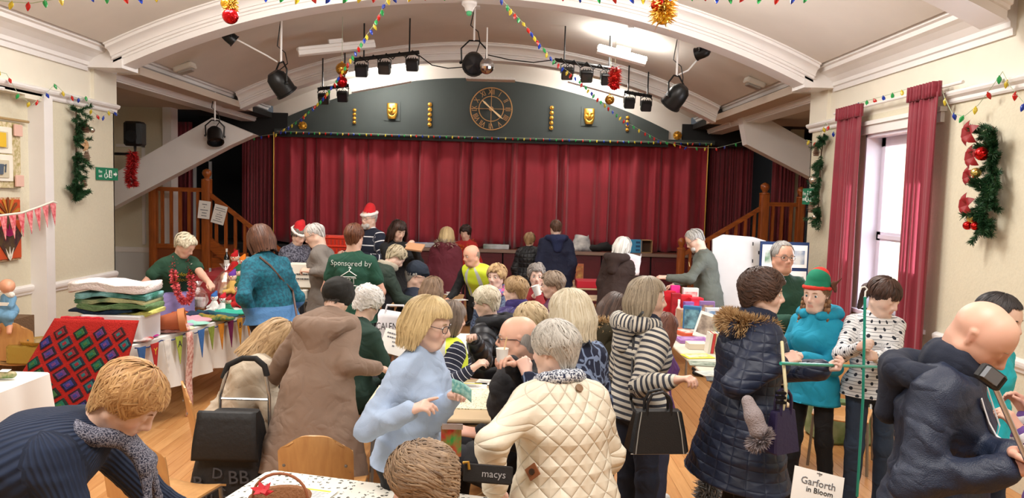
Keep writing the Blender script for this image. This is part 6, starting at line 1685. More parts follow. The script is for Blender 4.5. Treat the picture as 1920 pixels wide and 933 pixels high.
# ponytail
I = PPL['spot']
o_ = headsdf(I, [P((.0, -.1, .03), (.0, -.135, -.02), .025, .032, None, 1, .02), P((.0, -.135, -.02), (.01, -.12, -.16), .032, .014, None, 1, .02)], 'ponytail', M('dark_brown_ponytail', '4a3028', .55, noise=.5, ns=60, stretch=(1, 1, .1)), amp=.004)
# sponsor lettering on the back of the green t-shirt
I = PPL['spt']
def on_body(I, u, v, d, back=False):
	"""frame on the chest or back of a figure: x to the reader's right, y up, z out of the cloth"""
	n = -I['ff'] if back else I['ff']; xx = I['rr'] if back else -I['rr']; p = I['chest'] + xx * u + I['ku'] * v + n * d
	return Matrix([[xx[i], I['ku'][i], n[i], p[i]] for i in range(3)] + [[0, 0, 0, 1]])
def wrap_to(obj, target, off=.002):
	m = obj.modifiers.new('wrap', 'SHRINKWRAP'); m.target = target; m.wrap_method = 'PROJECT'; m.use_negative_direction = True; m.use_positive_direction = True; m.use_project_z = True
def cloth_text(I, txt, size, u, v, back, m, shirt='t_shirt', name='lettering'):
	T = on_body(I, u, v, .3, back); me_o = text_mesh(txt, size, m, T, I['root'], name, .0005)
	sh = [c for c in I['root'].children if c.name.split('.')[0] == shirt][0]
	n = T.to_3x3() @ Vector((0, 0, 1)); bpy.context.view_layer.update()
	from mathutils.bvhtree import BVHTree
	bv = BVHTree.FromPolygons([v_.co for v_ in sh.data.vertices], [p_.vertices for p_ in sh.data.polygons])
	for v_ in me_o.data.vertices:
		hit = bv.ray_cast(v_.co, -n, .6)
		if hit[0]: v_.co = hit[0] + n * .004
	return me_o
cloth_text(I, 'Sponsored by', .07, 0, .085, True, m_wlet)
cloth_text(I, 'SPT', .085, 0, -.075, True, m_wlet)
cloth_text(I, 'UNIFORMS', .032, 0, -.125, True, m_wlet)
cloth_text(I, 'affordable, quality school uniform', .017, 0, -.155, True, m_wlet)
def cloth_line(I, pts, r, back, m, shirt, name):
	mb = MB(); T = on_body(I, 0, 0, .3, back); n = T.to_3x3() @ Vector((0, 0, 1)); sh = [c for c in I['root'].children if c.name.split('.')[0] == shirt][0]
	from mathutils.bvhtree import BVHTree
	off = wloc(I['root']); bv = BVHTree.FromPolygons([v_.co + off for v_ in sh.data.vertices], [p_.vertices for p_ in sh.data.polygons]); q = []
	for a, b in zip(pts[:-1], pts[1:]):
		for k in range(5):
			p = T @ Vector((a[0] + (b[0] - a[0]) * k / 5, a[1] + (b[1] - a[1]) * k / 5, 0)); h = bv.ray_cast(p, -n, .6)
			if h[0]: q.append(h[0] + n * .003)
	if len(q) > 2: mb.tube(q, r, 5); mb.build(name, m, I['root'])
cloth_line(I, [(-.085, -.035), (0, .02), (.085, -.035)], .004, True, m_wlet, 't_shirt', 'hanger_emblem')
cloth_line(I, [(-.1, -.035), (.1, -.035)], .003, True, m_wlet, 't_shirt', 'hanger_emblem')
cloth_line(I, [(-.1, -.115), (.1, -.115)], .003, True, m_wlet, 't_shirt', 'hanger_emblem')
cloth_line(I, [(0, .02), (.0, .035), (.014, .045), (.0, .055), (-.012, .046)], .004, True, m_wlet, 't_shirt', 'hanger_emblem')
I = PPL['seller']
m_yl = M('yellow_lettering', 'e0c62a', .6)
cloth_text(I, 'Garforth\nIn Bloom', .062, -.0, -.06, False, m_yl)
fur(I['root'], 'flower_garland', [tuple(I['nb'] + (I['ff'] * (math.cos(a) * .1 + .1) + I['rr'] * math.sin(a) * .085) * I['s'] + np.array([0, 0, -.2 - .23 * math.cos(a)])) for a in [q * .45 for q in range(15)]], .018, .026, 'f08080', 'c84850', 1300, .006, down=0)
name_badge(I, -.12, .06, 'e8e4da')
pr = [P(I['pel'] + I['ff'] * .11 + I['up'] * .02, I['pel'] + I['ff'] * .14 - I['up'] * .34, .07, .08, I['rr'], 2.4, .03, bone=(0, .16))]
I['garment']('lilac_apron', pr, cloth('plain', '9a8cc8'), amp=.01, seed=3)
# santa jumper badge skipped; flat cap
I = PPL['cap']
headsdf(I, [P((0, -.01, .082), (0, .04, .07), .088, .075, x_, 1.02, .03), P((-.03, .115, .045), (.03, .115, .045), .018, None, None, 1, .03), P((0, -.03, .06), (0, .02, .06), .094, .09, x_, .92, .03)], 'flat_cap', cloth('plain', '1c2838'), amp=.002)
# black woolly hat on the head bent forward in the taupe coat
I = PPL['taupe']
headsdf(I, [P((0, -.02, .05), (0, 0, .05), .112, .108, x_, .95, .03), P((0, -.06, .02), (0, -.1, -.0), .09, .07, x_, 1.0, .04)], 'woolly_hat', cloth('knit', '15130f'), amp=.004)
# beard
for key in ('beard', 'santaman'):
	I = PPL[key]; headsdf(I, [P((-.03, .07, -.085), (.03, .07, -.085), .032, None, None, 1, .02), P((0, .075, -.1), (0, .085, -.115), .03, .02, None, 1, .02)], 'beard', M('grey_beard', 'c8c4be', .9, noise=.3, ns=90), amp=.003)
# gap: fur hood of the navy coat
I = PPL['navy']
hood(I, cloth('boxquilt', '18253f', '111', None, .5), ('d0b080', '94704a'), .95, n=8000, drop=.05)
collar(I, cloth('plain', '141e36'), .08, .015, 'stand_collar')
I = PPL['bald']; collar(I, cloth('plain', '131c30'), .09, .02, 'stand_collar'); hood(I, cloth('plain', '131c30'), None, 1.1, drop=.04)
T = on_body(I, .0, .0, 0, False)
def lany(I, w=.012, m=None):
	mb = MB(); sh = [c for c in I['root'].children if c.name.split('.')[0] in ('coat', 'jumper')][0]
	from mathutils.bvhtree import BVHTree
	off = wloc(I['root']); bv = BVHTree.FromPolygons([v_.co + off for v_ in sh.data.vertices], [p_.vertices for p_ in sh.data.polygons])
	for sgn in (-1, 1):
		row = []
		for k in range(9):
			u = k / 8; T = on_body(I, sgn * (.1 - .085 * u), .1 - .33 * u, .4, False); n = T.to_3x3() @ Vector((0, 0, 1)); h = bv.ray_cast(T.translation, -n, .8)
			if h[0]: p = h[0] + n * .006; xx = T.to_3x3() @ Vector((1, 0, 0)); row.append((p - xx * w, p + xx * w, p + xx * w + n * .002, p - xx * w + n * .002))
		if len(row) > 2: mb.loft(row, True, True)
	mb.build('lanyard', m, I['root'])
lany(I, .011, M('white_ribbon', 'd6d8de', .6))
# hands of the main figures hold things
HP = lambda k, sd: Vector(PPL[k]['W'][sd])
def fdir(k, sd): return Vector(nrm(PPL[k]['W'][sd] - PPL[k]['E'][sd]))
# banknote
p = HP('blue', -1) + fdir('blue', -1) * .12 + Vector((.0, -.045, -.005))
mb = MB(); mb.sheet(lambda u, v: tuple(p + Vector((-.045 + .08 * u, -.02 + .03 * math.sin(u * 3), -.0 + .055 * v - .045 * u))), 10, 4, .0006)
tag(mb.build('banknote', M('pale_green_banknote', 'a8d0c8', .6, noise=.4, ns=60, color2='5aa0a0'), None, 2), 'folded pale green banknote in the hands of the woman in pale blue', 'banknote')
p = at(846, 822, 2.85); root = thing('sweet_packet', 'bright christmas sweet packet below the hands of the woman in pale blue', 'packet', p)
mb = MB(); mb.sheet(lambda u, v: (p.x - .04 + .08 * u, p.y - .02 * math.sin(u * 3.1), p.z - .07 + .12 * v), 8, 8, .02); mb.build('wrapper', M('printed_foil', 'c02030', .25, metal=.4, color2='3a9a4a', ns=22), root)
MB().bbox((p.x + .005, p.y - .02, p.z + .055), (.08, .012, .02)).build('crimped_top', M('silver_foil', 'd0d0d4', .2, metal=.9), root)
# paper cup
def cup(label, p, r=.03, h=.082, tilt=0., c='f0ede6', mug=False):
	root = thing('mug' if mug else 'paper_cup', label, 'cup', p); T = Matrix.Translation(p) @ Matrix.Rotation(tilt, 4, 'Y')
	MB().lathe([(r * .78, 0), (r, h), (r * 1.04, h + .003), (r * .96, h), (r * .72, .006), (0, .006)], (0, 0, 0), 20, T).build('cup_body', M('white_china' if mug else 'white_card', c, .3 if mug else .6), root, True)
	if mug: MB().tube([(r * .9, 0, h * .8), (r * 1.6, 0, h * .7), (r * 1.6, 0, h * .35), (r * .85, 0, h * .2)], .005, 6, T).build('handle', M('white_china', c, .3), root, True)
	else: MB().tube([(0, 0, h * .3), (.02, 0, h * 1.7)], .0035, 6, T).build('wooden_stirrer', M('pale_stirrer', 'd8b888', .7), root)
	return root
p = HP('cup', 1) + fdir('cup', 1) * .075; p = Vector((p.x - .015, p.y - .03, p.z - .03)); cup('white paper cup with a wooden stirrer held at the mouth of the bespectacled man', p)
p = HP('mug', 1) + fdir('mug', 1) * .07; cup('white mug raised by the woman in the red cardigan', Vector((p.x + .02, p.y - .05, p.z - .03)), .042, .1, -.35, mug=True)
# notepad
p = at(778, 463, 8.62); tag(MB().bbox((0, 0, 0), (.2, .14, .02), Matrix.Translation(p) @ Matrix.Rotation(.5, 4, 'X') @ Matrix.Rotation(-.2, 4, 'Z')).build('notepad', M('tan_card', 'c0906a', .7)), 'small tan notepad held by the dark-haired woman in black', 'notepad')
# wallet with lettering
p = at(915, 888, 2.5); root = thing('wallet', 'black zipped wallet with silver lettering in the hand of the woman in cream', 'wallet', p)
Tw = Matrix.Translation(p) @ Matrix.Rotation(math.radians(90 - 20), 4, 'X') @ Matrix.Rotation(-.05, 4, 'Z')
MB().rbox((0, 0, 0), (.17, .062, .02), .008, Tw).build('wallet_body', M('black_leather', '121214', .45, bump=.2), root)
text_mesh('macys', .034, M('silver_print', 'b0b0b4', .4, .5), Tw @ Matrix.Translation((.02, .0, .011)), root)
MB().tube([(-.088, .03, .012), (-.07, .034, .018), (-.065, .01, .016)], .005, 6, Tw).build('zip_pull', m_gold, root)
# leather patch and hang loop on the cream jacket
I = PPL['cream']
def seen_pt(I, px, py, shirt):
	from mathutils.bvhtree import BVHTree
	sh = [c for c in I['root'].children if c.name.split('.')[0] == shirt][0]; off = wloc(I['root'])
	bv = BVHTree.FromPolygons([v_.co + off for v_ in sh.data.vertices], [p_.vertices for p_ in sh.data.polygons]); o = Vector((0, 0, CAMZ)); h = bv.ray_cast(o, (at(px, py, 3) - o).normalized())
	return (h[0], h[1]) if h[0] else None
for px_, py_, sz_, c_, nm_ in ((1000, 884, .034, '8a5230', 'leather_patch'), (1000, 884, .012, '3a2416', 'patch_button'), (1085, 728, .016, '7a5a3c', 'hanging_loop')):
	h = seen_pt(I, px_, py_, 'coat')
	if h:
		Tn = Matrix.Translation(h[0] + h[1] * (.006 if nm_ != 'patch_button' else .011)) @ h[1].to_track_quat('Z', 'Y').to_matrix().to_4x4()
		MB().lathe([(sz_, -.004), (sz_, .003), (0, .004)], (0, 0, 0), 4 if nm_ == 'leather_patch' else 12, Tn).build(nm_, M(nm_, c_, .5), I['root'])
# green canes
m_cane = M('green_plastic_cane', '1f9a86', .35)
a, b = at(1470, 681, 3.5), at(1700, 690, 4.6)
tag(MB().tube([a - (b - a) * .02, b], .0085, 8).build('garden_cane', m_cane, None, True), 'long green cane held level by the woman in the navy quilted coat', 'cane')
a, b = at(1622, 556, 4.36), at(1607, 930, 4.42); root = thing('garden_cane', 'green cane with a white hook held upright by the girl in spots', 'cane', b)
MB().tube([a, a.lerp(b, .5) + Vector((.012, 0, 0)), b], .0085, 8).build('cane_shaft', m_cane, root, True)
MB().tube([a + Vector((0, 0, -.01)), a + Vector((0, 0, .03)), a + Vector((.01, 0, .045)), a + Vector((-.005, 0, .06)), a + Vector((-.025, 0, .055)), a + Vector((-.03, 0, .04))], .005, 8).build('white_hook', M('white_plastic', 'ecebe6', .4), root, True)
# litter picker
a, b = at(1880, 745, 2.12), at(1925, 862, 2.2); root = thing('litter_picker', 'grey litter picker with a black head in front of the bald man', 'litter picker', b)
p = at(1857, 706, 2.1)
MB().tube([p, b], .008, 8).build('shaft', M('aluminium', 'b8bcc4', .3, .8), root, True)
Tp = Matrix.Translation(p) @ Matrix.Rotation(.6, 4, 'Y'); MB().rbox((0, 0, 0), (.075, .04, .05), .012, Tp).build('head_block', m_blackm, root); MB().bbox((-.015, -.025, 0), (.045, .02, .035), Tp).build('grey_jaw', M('grey_plastic', '6a6e74', .5), root)
# bags carried
def handbag(label, p, w, h, d, m, rz=0., piping=None, handles=True):
	root = thing('handbag', label, 'bag', p); T = TR(p, rz)
	rings = []
	for u, k in ((0, .96), (.04, 1), (.5, .9), (.95, .78), (1, .74)):
		z = -h + h * u; ww, dd = w * k / 2, d * (1 - u * .55) / 2; c = .25
		rings.append([(x * ww, y * dd, z) for x, y in ((-1, -1 + c), (-1 + c * .4, -1), (1 - c * .4, -1), (1, -1 + c), (1, 1 - c), (1 - c * .4, 1), (-1 + c * .4, 1), (-1, 1 - c))])
	mb = MB(); mb.loft(rings, True, True, T); mb.build('bag_body', m, root)
	if piping:
		mb = MB()
		for sx in (-1, 1): mb.tube([(sx * w * .40, -d * .5, -h), (sx * w * .36, -d * .4, -h * .5), (sx * w * .3, -d * .27, 0)], .003, 5, T)
		mb.tube([(-w * .48, -d * .47, -h), (w * .48, -d * .47, -h)], .003, 5, T); mb.build('pale_piping', piping, root)
	if handles:
		for y in (-d * .2, d * .2): MB().tube([(-w * .2, y, -.02), (-w * .2, y, h * .2), (-w * .13, y, h * .42), (w * .05, y, h * .48), (w * .16, y, h * .36), (w * .2, y, h * .2), (w * .2, y, -.02)], .008, 8, T).build('handle', m, root, True)
	return root
m_bl = M('black_leather', '121214', .4, bump=.25, bs=200)
p = at(1233, 768, 3.62); handbag('black leather handbag with pale piping hanging from the striped top', p, .3, .2, .13, m_bl, .1, M('grey_piping', '8e8c86', .5))
I = PPL['stripe']
def body_path(I, uvs, back, shirt, lift=.008, D=.4):
	from mathutils.bvhtree import BVHTree
	sh = [c for c in I['root'].children if c.name.split('.')[0] == shirt][0]; off = wloc(I['root'])
	bv = BVHTree.FromPolygons([v_.co + off for v_ in sh.data.vertices], [p_.vertices for p_ in sh.data.polygons]); out = []
	for p, n in uvs:
		n = Vector(n); h = bv.ray_cast(Vector(p) + n * D, -n, D * 2)
		if h[0]: out.append(h[0] + n * lift)
	return out
vn = Vector((-.15, -1, .1)).normalized()
pp = body_path(I, [(at(px, py, 4.0), vn) for px, py in ((1195, 600), (1188, 640), (1186, 680), (1183, 720), (1183, 750))], False, 'jumper')
if len(pp) > 2: strap(I, [at(1205, 585, 3.95)] + pp + [at(1190, 775, 3.66)], m_bl, .008)
I = PPL['teal']
pp = body_path(I, [(at(px, py, 6.2), Vector((0, -1, .1)).normalized()) for px, py in ((478, 478), (500, 482), (520, 498), (536, 520), (547, 545))], False, 'jumper')
if len(pp) > 2: strap(I, pp + [at(556, 590, 6.0), at(560, 625, 5.95)], M('brown_leather_strap', '5c4034', .5), .009)
p = at(568, 640, 6.05); handbag('brown leather shoulder bag at the hip of the woman in teal', p, .26, .24, .1, M('brown_leather', '7a3a24', .45, bump=.2), .3, None, False)
p = at(1468, 768, 3.52); b_ = handbag('small dark purple handbag on a striped strap at the side of the navy coat', p, .17, .2, .09, M('purple_nylon', '241d40', .4, bump=.2), .5, None, True)
MB().tube([at(1466, 640, 3.62), at(1470, 690, 3.52), at(1474, 735, 3.5), p], .008, 6).build('shoulder_strap', M('cream_webbing', 'd8d0a8', .7), b_, True)
mb = MB()
for i, py in enumerate((736, 745, 754)): mb.bbox(at(1464, py, 3.48), (.045, .02, .012))
mb.m = 0; o_ = mb.build('buckle', m_blackm, b_)
# bobble hat hanging from the coat pocket
c = at(1412, 775, 3.45); root = thing('bobble_hat', 'grey knitted hat with a fur bobble hanging from the navy coat pocket', 'hat', c)
v, f_ = sdf([P(at(1402, 752, 3.5), at(1413, 780, 3.46), .03, .04, None, 1, .02), P(at(1413, 780, 3.46), at(1422, 805, 3.45), .04, .045, None, 1, .02)], .008)
np_mesh('knitted_hat', v, f_, M('grey_knit', '9a8f90', .95, bump=.8, bs=130), root)
q = at(1424, 822, 3.43); fur(root, 'fur_bobble', [tuple(q), tuple(q + Vector((.002, 0, -.002)))], .04, .035, 'b4a8a8', '6a6062', 1600, .002, down=.05)
# ------------------------------------------------------------- tables, chairs and what stands on them
m_steel = M('grey_steel_tube', '8c8c8a', .35, metal=.7); m_tt = M('beige_laminate', 'c9b18e', .45, noise=.05); m_ply = wood('beech_plywood', 'd6a468', 'c4905a', 2, 2, .35); m_edge = M('brown_table_edge', '6a4a30', .5)
m_cloth = M('white_table_cloth', 'e9e7e2', .85, noise=.04, ns=3)
def table(label, c, L, Wd, rz=0., h=.745, top=None, group=None):
	"""L along local x, Wd along local y; c = middle of the top on the floor plan"""
	root = thing('folding_table', label, 'table', (c[0], c[1], 0), group); T = TR((c[0], c[1], 0), rz)
	MB().rbox((0, 0, h - .0125), (L, Wd, .025), .015, T).build('tabletop', top or m_tt, root)
	for sx in (-1, 1):
		for sy in (-1, 1):
			MB().tube([(sx * (L / 2 - .12), sy * (Wd / 2 - .06), h - .03), (sx * (L / 2 - .06), sy * (Wd / 2 - .05), .01)], .013, 8, T).build('leg', m_steel, root)
		MB().tube([(sx * (L / 2 - .1), -(Wd / 2 - .06), h - .05), (sx * (L / 2 - .1), Wd / 2 - .06, h - .05)], .012, 6, T).build('crossbar', m_steel, root)
	return root, T
def cloth_over(label, T, L, Wd, h, drop, m, seed=1, sides=(1, 1, 1, 1), ov=.012, name='tablecloth'):
	"""cloth lying on a table and falling over the edges with soft folds; sides: -x,+x,-y,+y"""
	r = random.Random(seed); mb = MB(); hx, hy = L / 2 + ov, Wd / 2 + ov; z = h + .006
	def edge(s):    # perimeter
		per = 2 * (2 * hx + 2 * hy); d = s * per; segs = ((-hx, -hy, 1, 0, 2 * hx, 2), (hx, -hy, 0, 1, 2 * hy, 1), (hx, hy, -1, 0, 2 * hx, 3), (-hx, hy, 0, -1, 2 * hy, 0))
		for x, y, dx, dy, l, k in segs:
			if d <= l + 1e-9: return x + dx * d, y + dy * d, dy, -dx, k, d
			d -= l
		return -hx, -hy, 0, -1, 2, 0
	N_ = int(8 * (L + Wd) / .25); rings = []
	for v in range(7):
		ring = []
		for i in range(N_):
			x, y, nx, ny, k, d = edge(i / N_)
			dr = drop * sides[k]; t = max(0, v - 1) / 5
			w = (.012 + .028 * t) * math.sin(d * 17 + seed + 2 * math.sin(d * 5)) * (t ** .5) + .02 * t
			zz = z if v == 0 else z - .004 - dr * t + .012 * t * math.sin(d * 9 + seed)
			q = .0 if v == 0 else 1
			ring.append((x * (1 if q else .96) + nx * w * q * (1 if dr else 0), y * (1 if q else .96) + ny * w * q * (1 if dr else 0), zz if dr or v == 0 else z - .004 - .002 * v))
		rings.append(ring)
	mb.loft(rings, True, False, T); n = len(mb.v); mb.f.append(list(range(N_ - 1, -1, -1))); mb.mi.append(0)
	return tag(mb.build(name, m, None, True), label, 'tablecloth')
_ch = {}
def chair(label, loc, rz, group=None, sz=.44):
	"""plywood stacking chair on a steel frame, backrest at local -y"""
	if 'c' in _ch:
		return dup(_ch['c'], None, (loc[0], loc[1], 0), rz, label, group)
	root = thing('stacking_chair', label, 'chair', (0, 0, 0), group)
	MB().sheet(lambda u, v: ((u - .5) * .4 * (1 - .12 * (v < .1)), -.19 + .4 * v, .445 - .02 * math.sin(math.pi * u) - .02 * (v > .9)), 8, 8, .011).build('seat', m_ply, root, True)
	def bk(u, v):
		w = .375 * (1 - .35 * max(0, v - .72) ** 1.0 * (1 if v > .72 else 0) / .28 * (v - .72) / .28 if v > .72 else .375) if False else .38
		k = 1 - .3 * max(0, (v - .75) / .25) ** 3
		x = (u - .5) * 2; xx = .19 * x * k; zz = .47 + .35 * v - .05 * (abs(x) ** 3) * max(0, (v - .6) / .4)
		return (xx, -.215 - .06 * v - .025 * (1 - x * x), zz)
	MB().sheet(bk, 12, 12, .011).build('backrest', m_ply, root, True)
	for sx in (-1, 1):
		MB().tube([(sx * .19, .17, .43), (sx * .21, .2, .01)], .011, 8).build('leg', m_steel, root, True)
		MB().tube([(sx * .19, -.14, .43), (sx * .21, -.24, .01)], .011, 8).build('leg', m_steel, root, True)
		MB().tube([(sx * .19, .17, .43), (sx * .19, -.14, .43), (sx * .175, -.21, .5), (sx * .17, -.235, .62)], .011, 8).build('side_frame', m_steel, root, True)
		mb = MB(); mb.lathe([(.009, 0), (.007, .004), (0, .005)], (0, 0, 0), 8, Matrix.Translation((sx * .155, -.275, .66)) @ Matrix.Rotation(math.pi / 2, 4, 'X')); mb.build('rivet', m_steel, root)
	root.location = (loc[0], loc[1], 0); root.rotation_euler = (0, 0, rz); _ch['c'] = root
	return root
def sit_chair(I, label):
	f = I['f']; p = I['pel'] - f * .0; chair(label, (p[0], p[1]), math.atan2(-f[0], f[1]))
# patterned cloth of the front table
t = NT('bow_print_cloth'); tc = t.n('ShaderNodeTexCoord'); mp = t.n('ShaderNodeMapping'); mp.inputs['Scale'].default_value = (31, 31, 31); t.l(tc, 3, mp, 0)
vo = t.n('ShaderNodeTexVoronoi'); vo.inputs['Scale'].default_value = 1.0; vo.inputs['Randomness'].default_value = .55; t.l(mp, 0, vo, 0)
nz = t.n('ShaderNodeTexNoise'); nz.inputs['Scale'].default_value = 3.2; t.l(mp, 0, nz, 0)
m1 = t.math('LESS_THAN', t.math('ADD', (vo, 0), t.math('MULTIPLY', t.math('SUBTRACT', (nz, 0), .5), .9)), .24)
t.col(t.mix(lin('ece8dc'), lin('4a4a40'), m1)); t.b.inputs['Roughness'].default_value = .7; m_bow = t.m
t = NT('leaf_print_runner'); tc = t.n('ShaderNodeTexCoord'); vo = t.n('ShaderNodeTexVoronoi'); vo.inputs['Scale'].default_value = 55; t.l(tc, 3, vo, 0)
t.col(t.mix(lin('e6dfc4'), lin('8a8458'), t.math('LESS_THAN', (vo, 0), .28))); m_run = t.m
# front table
C1, C2 = atz(505, 878, .75), atz(720, 905, .75); u_ = (C2 - C1).normalized(); v_ = Vector((u_.y, -u_.x, 0)); L1, W1 = 1.25, .75
cc_ = C1 + u_ * L1 / 2 + v_ * W1 / 2; rz1 = math.atan2(u_.y, u_.x)
_, T1 = table('front table under the bow-print cloth at the bottom edge', cc_, L1 - .03, W1 - .03, rz1)
cloth_over('white cloth with small dark bow print on the front table', T1, L1 - .03, W1 - .03, .745, .16, m_bow, 3)
def paper(label, px, py, z, w, h, rz, m=None, stripe=None, text=None, name='leaflet'):
	p = atz(px, py, z); T = TR(p, rz); root = thing(name, label, 'paper', p)
	MB().bbox((0, 0, .001), (w, h, .0015), T).build('sheet', m or m_paper, root)
	if stripe: MB().bbox((0, h * .28, .0023), (w * .75, h * .12, .0006), T).build('printed_band', M('yellow_print', 'e0d04a', .6), root)
	mb = MB()
	if text is None:
		for i in range(5): mb.bbox((0, h * (.12 - i * .1), .0022), (w * (.75 - .12 * (i % 3)), h * .025, .0005), T)
		o = mb.build('printed_lines', M('grey_print', '8a8a88', .7), root); o['kind'] = 'stuff'
	else: text_mesh(text, h * .16, m_blet, T @ Matrix.Translation((0, 0, .003)), root, 'lettering', .0004)
	return root
paper('white leaflet with a yellow band on the front table', 583, 924, .757, .2, .12, rz1, stripe=1)
# basket handle with poinsettia
p = atz(525, 955, .76); root = thing('wicker_basket', 'wicker basket with a hooped handle and red poinsettia on the front table', 'basket', p)
MB().lathe([(.09, 0), (.12, .05), (.125, .055), (.11, .05), (.085, .006), (0, .006)], p, 20).build('bowl', M('wicker', '8a5a34', .7, bump=.8, bs=90), root, True)
MB().tube([p + Vector((.11 * math.cos(a), 0, .05 + .10 * math.sin(a))) for a in [math.pi * q / 12 for q in range(13)]], .006, 8).build('hoop_handle', M('cane_handle', '9a5c3c', .5), root, True)
mb = MB()
for q in range(6):
	a = q * 1.05; c = p + Vector((-.06, -.03, .075 + .004 * q)); mb2 = MB(); mb2.prism([(0, 0), (.02, -.015), (.05, 0), (.02, .015)], 0, .003, Matrix.Translation(c) @ Matrix.Rotation(.45, 4, 'X') @ Matrix.Rotation(a, 4, 'Z') @ Matrix.Rotation(-.35, 4, 'Y')); mb2.build('petal', M('red_petal', 'c01020', .6), root)
# table of the pale blue jumper
_, T2 = table('beige folding table with a leaf-print runner behind the woman in pale blue', (-.44, 4.72), .95, .78, math.pi / 2)
T2c = TR((-.44, 4.72, 0), math.pi / 2)
tag(MB().rbox((-.02, 0, .748), (.5, .8, .004), .01, T2c).build('table_runner', m_run), 'leaf-print runner laid across the beige folding table', 'runner')
paper('white leaflet with a yellow corner beyond the leaf-print runner', 872, 722, .75, .3, .16, .0, stripe=1)
paper('white menu sheet near the right corner of the runner table', 912, 716, .75, .14, .14, -.2)
chair('plywood chair at the front table, its back to the camera', (at(590, 830, 3.72).x, 3.96), 0.04)
chair('plywood chair beside the woman in the navy ribbed jumper, lower left', (atz(268, 822, .8).x + .02, 3.85), -.25)
for q, (lab, k) in enumerate((('plywood chair under the man with the paper cup', 'cup'),)):
	sit_chair(PPL[k], lab)
# middle tables
_, T3 = table('table with the white carrier bag beyond the taupe coat', (-.98, 6.3), .75, .6, 0)
_, T4 = table('middle table under a white paper cloth', (-.52, 6.42), .95, .42, math.pi / 2)
cloth_over('white paper cloth on the middle table', TR((-.52, 6.42, 0), math.pi / 2), .95, .42, .745, .1, M('paper_cloth', 'd8d8d2', .7), 5)
_, T5 = table('brown-topped table where the man in the safety vest leans', (-.95, 9.1), .8, 1.1, 0, top=M('tan_laminate', 'b08a5e', .45))
for i, (px, py) in enumerate(((812, 555), (850, 548), (862, 562), (845, 551))):
	paper(('sheet of paper at the far left of the brown table', 'sheet of paper at the far right of the brown table', 'sheet of paper at the right front of the brown table', 'sheet of paper at the front of the brown table')[i], px, py, .75, .18, .12, .3 * i)
# carrier bag with lettering
def bag3(name, label, c, w, h, d, m, rz=0, slump=.1, handles=True, cat='bag'):
	root = thing(name, label, cat, c); T = TR(c, rz); mb = MB(); rings = []
	for i in range(7):
		u = i / 6; k = 1 - slump * u + .04 * math.sin(i * 2.1); ring = []
		for j in range(20):
			a = 2 * math.pi * j / 20; ca, sa = math.cos(a), math.sin(a); x = w / 2 * k * math.copysign(abs(ca) ** .45, ca); y = d / 2 * (k - .35 * u) * math.copysign(abs(sa) ** .5, sa)
			ring.append((x, y * (1 + .12 * math.sin(j * 1.7 + i)), h * u + .02 * u * math.sin(a * 3 + 1)))
		rings.append(ring)
	mb.loft(rings, True, True, T); mb.build('bag_body', m, root, 2)
	if handles: MB().tube([(-w * .25, -d * .2, h), (-w * .2, -d * .2, h * 1.22), (w * .2, -d * .2, h * 1.22), (w * .25, -d * .2, h)], .01, 6, T).build('handle', m, root, True)
	return root, T
c = atz(742, 612, .75); c.y = 6.2; c = Vector((at(742, 612, 6.15).x, 6.15, .75))
rt, Tb = bag3('carrier_bag', 'white carrier bag with lettering and a red poinsettia on the table', c, .34, .3, .2, M('white_polythene', 'eceaf0', .4, noise=.1, ns=9), 0, .12)
text_mesh('CALENDAR', .07, m_blet, Tb @ Matrix.Translation((0, -.112, .2)) @ Matrix.Rotation(math.pi / 2, 4, 'X') @ Matrix.Diagonal((.8, 1.2, 1, 1)), rt); text_mesh('CLUB', .045, M('red_print', 'd0302c', .6), Tb @ Matrix.Translation((0, -.116, .135)) @ Matrix.Rotation(math.pi / 2, 4, 'X'), rt, 'red_lettering', space=1)
MB().bbox((-.06, -.113, .06), (.06, .006, .09), Tb).build('purple_panel', M('purple_print', '4a4080', .6), rt)
for q in range(7):
	a = q * .9; MB().prism([(0, 0), (.025, -.018), (.06, 0), (.025, .018)], 0, .004, Tb @ Matrix.Translation((.08, -.122 - .002 * q, .09)) @ Matrix.Rotation(math.pi / 2, 4, 'X') @ Matrix.Rotation(a, 4, 'Z')).build('petal' if q < 5 else 'leaf', M('red_petal', 'c01020', .6) if q < 5 else M('green_leaf', '2a6a34', .6), rt)
c = Vector((at(738, 640, 5.9).x, 5.95, .75)); root = thing('table_sign', 'white tent sign in front of the carrier bag', 'sign', c)
Ts = Matrix.Translation(c + Vector((0, 0, .09))) @ Matrix.Rotation(math.radians(62), 4, 'X') @ Matrix.Rotation(-.25, 4, 'Z')
MB().bbox((0, 0, 0), (.21, .2, .004), Ts).build('sheet', m_paper, root); scribble(Ts @ Matrix.Translation((0, .02, .003)), .18, .13, (.9, .8, .2, .1), M('faded_ink', '6a6a72', .8), root)
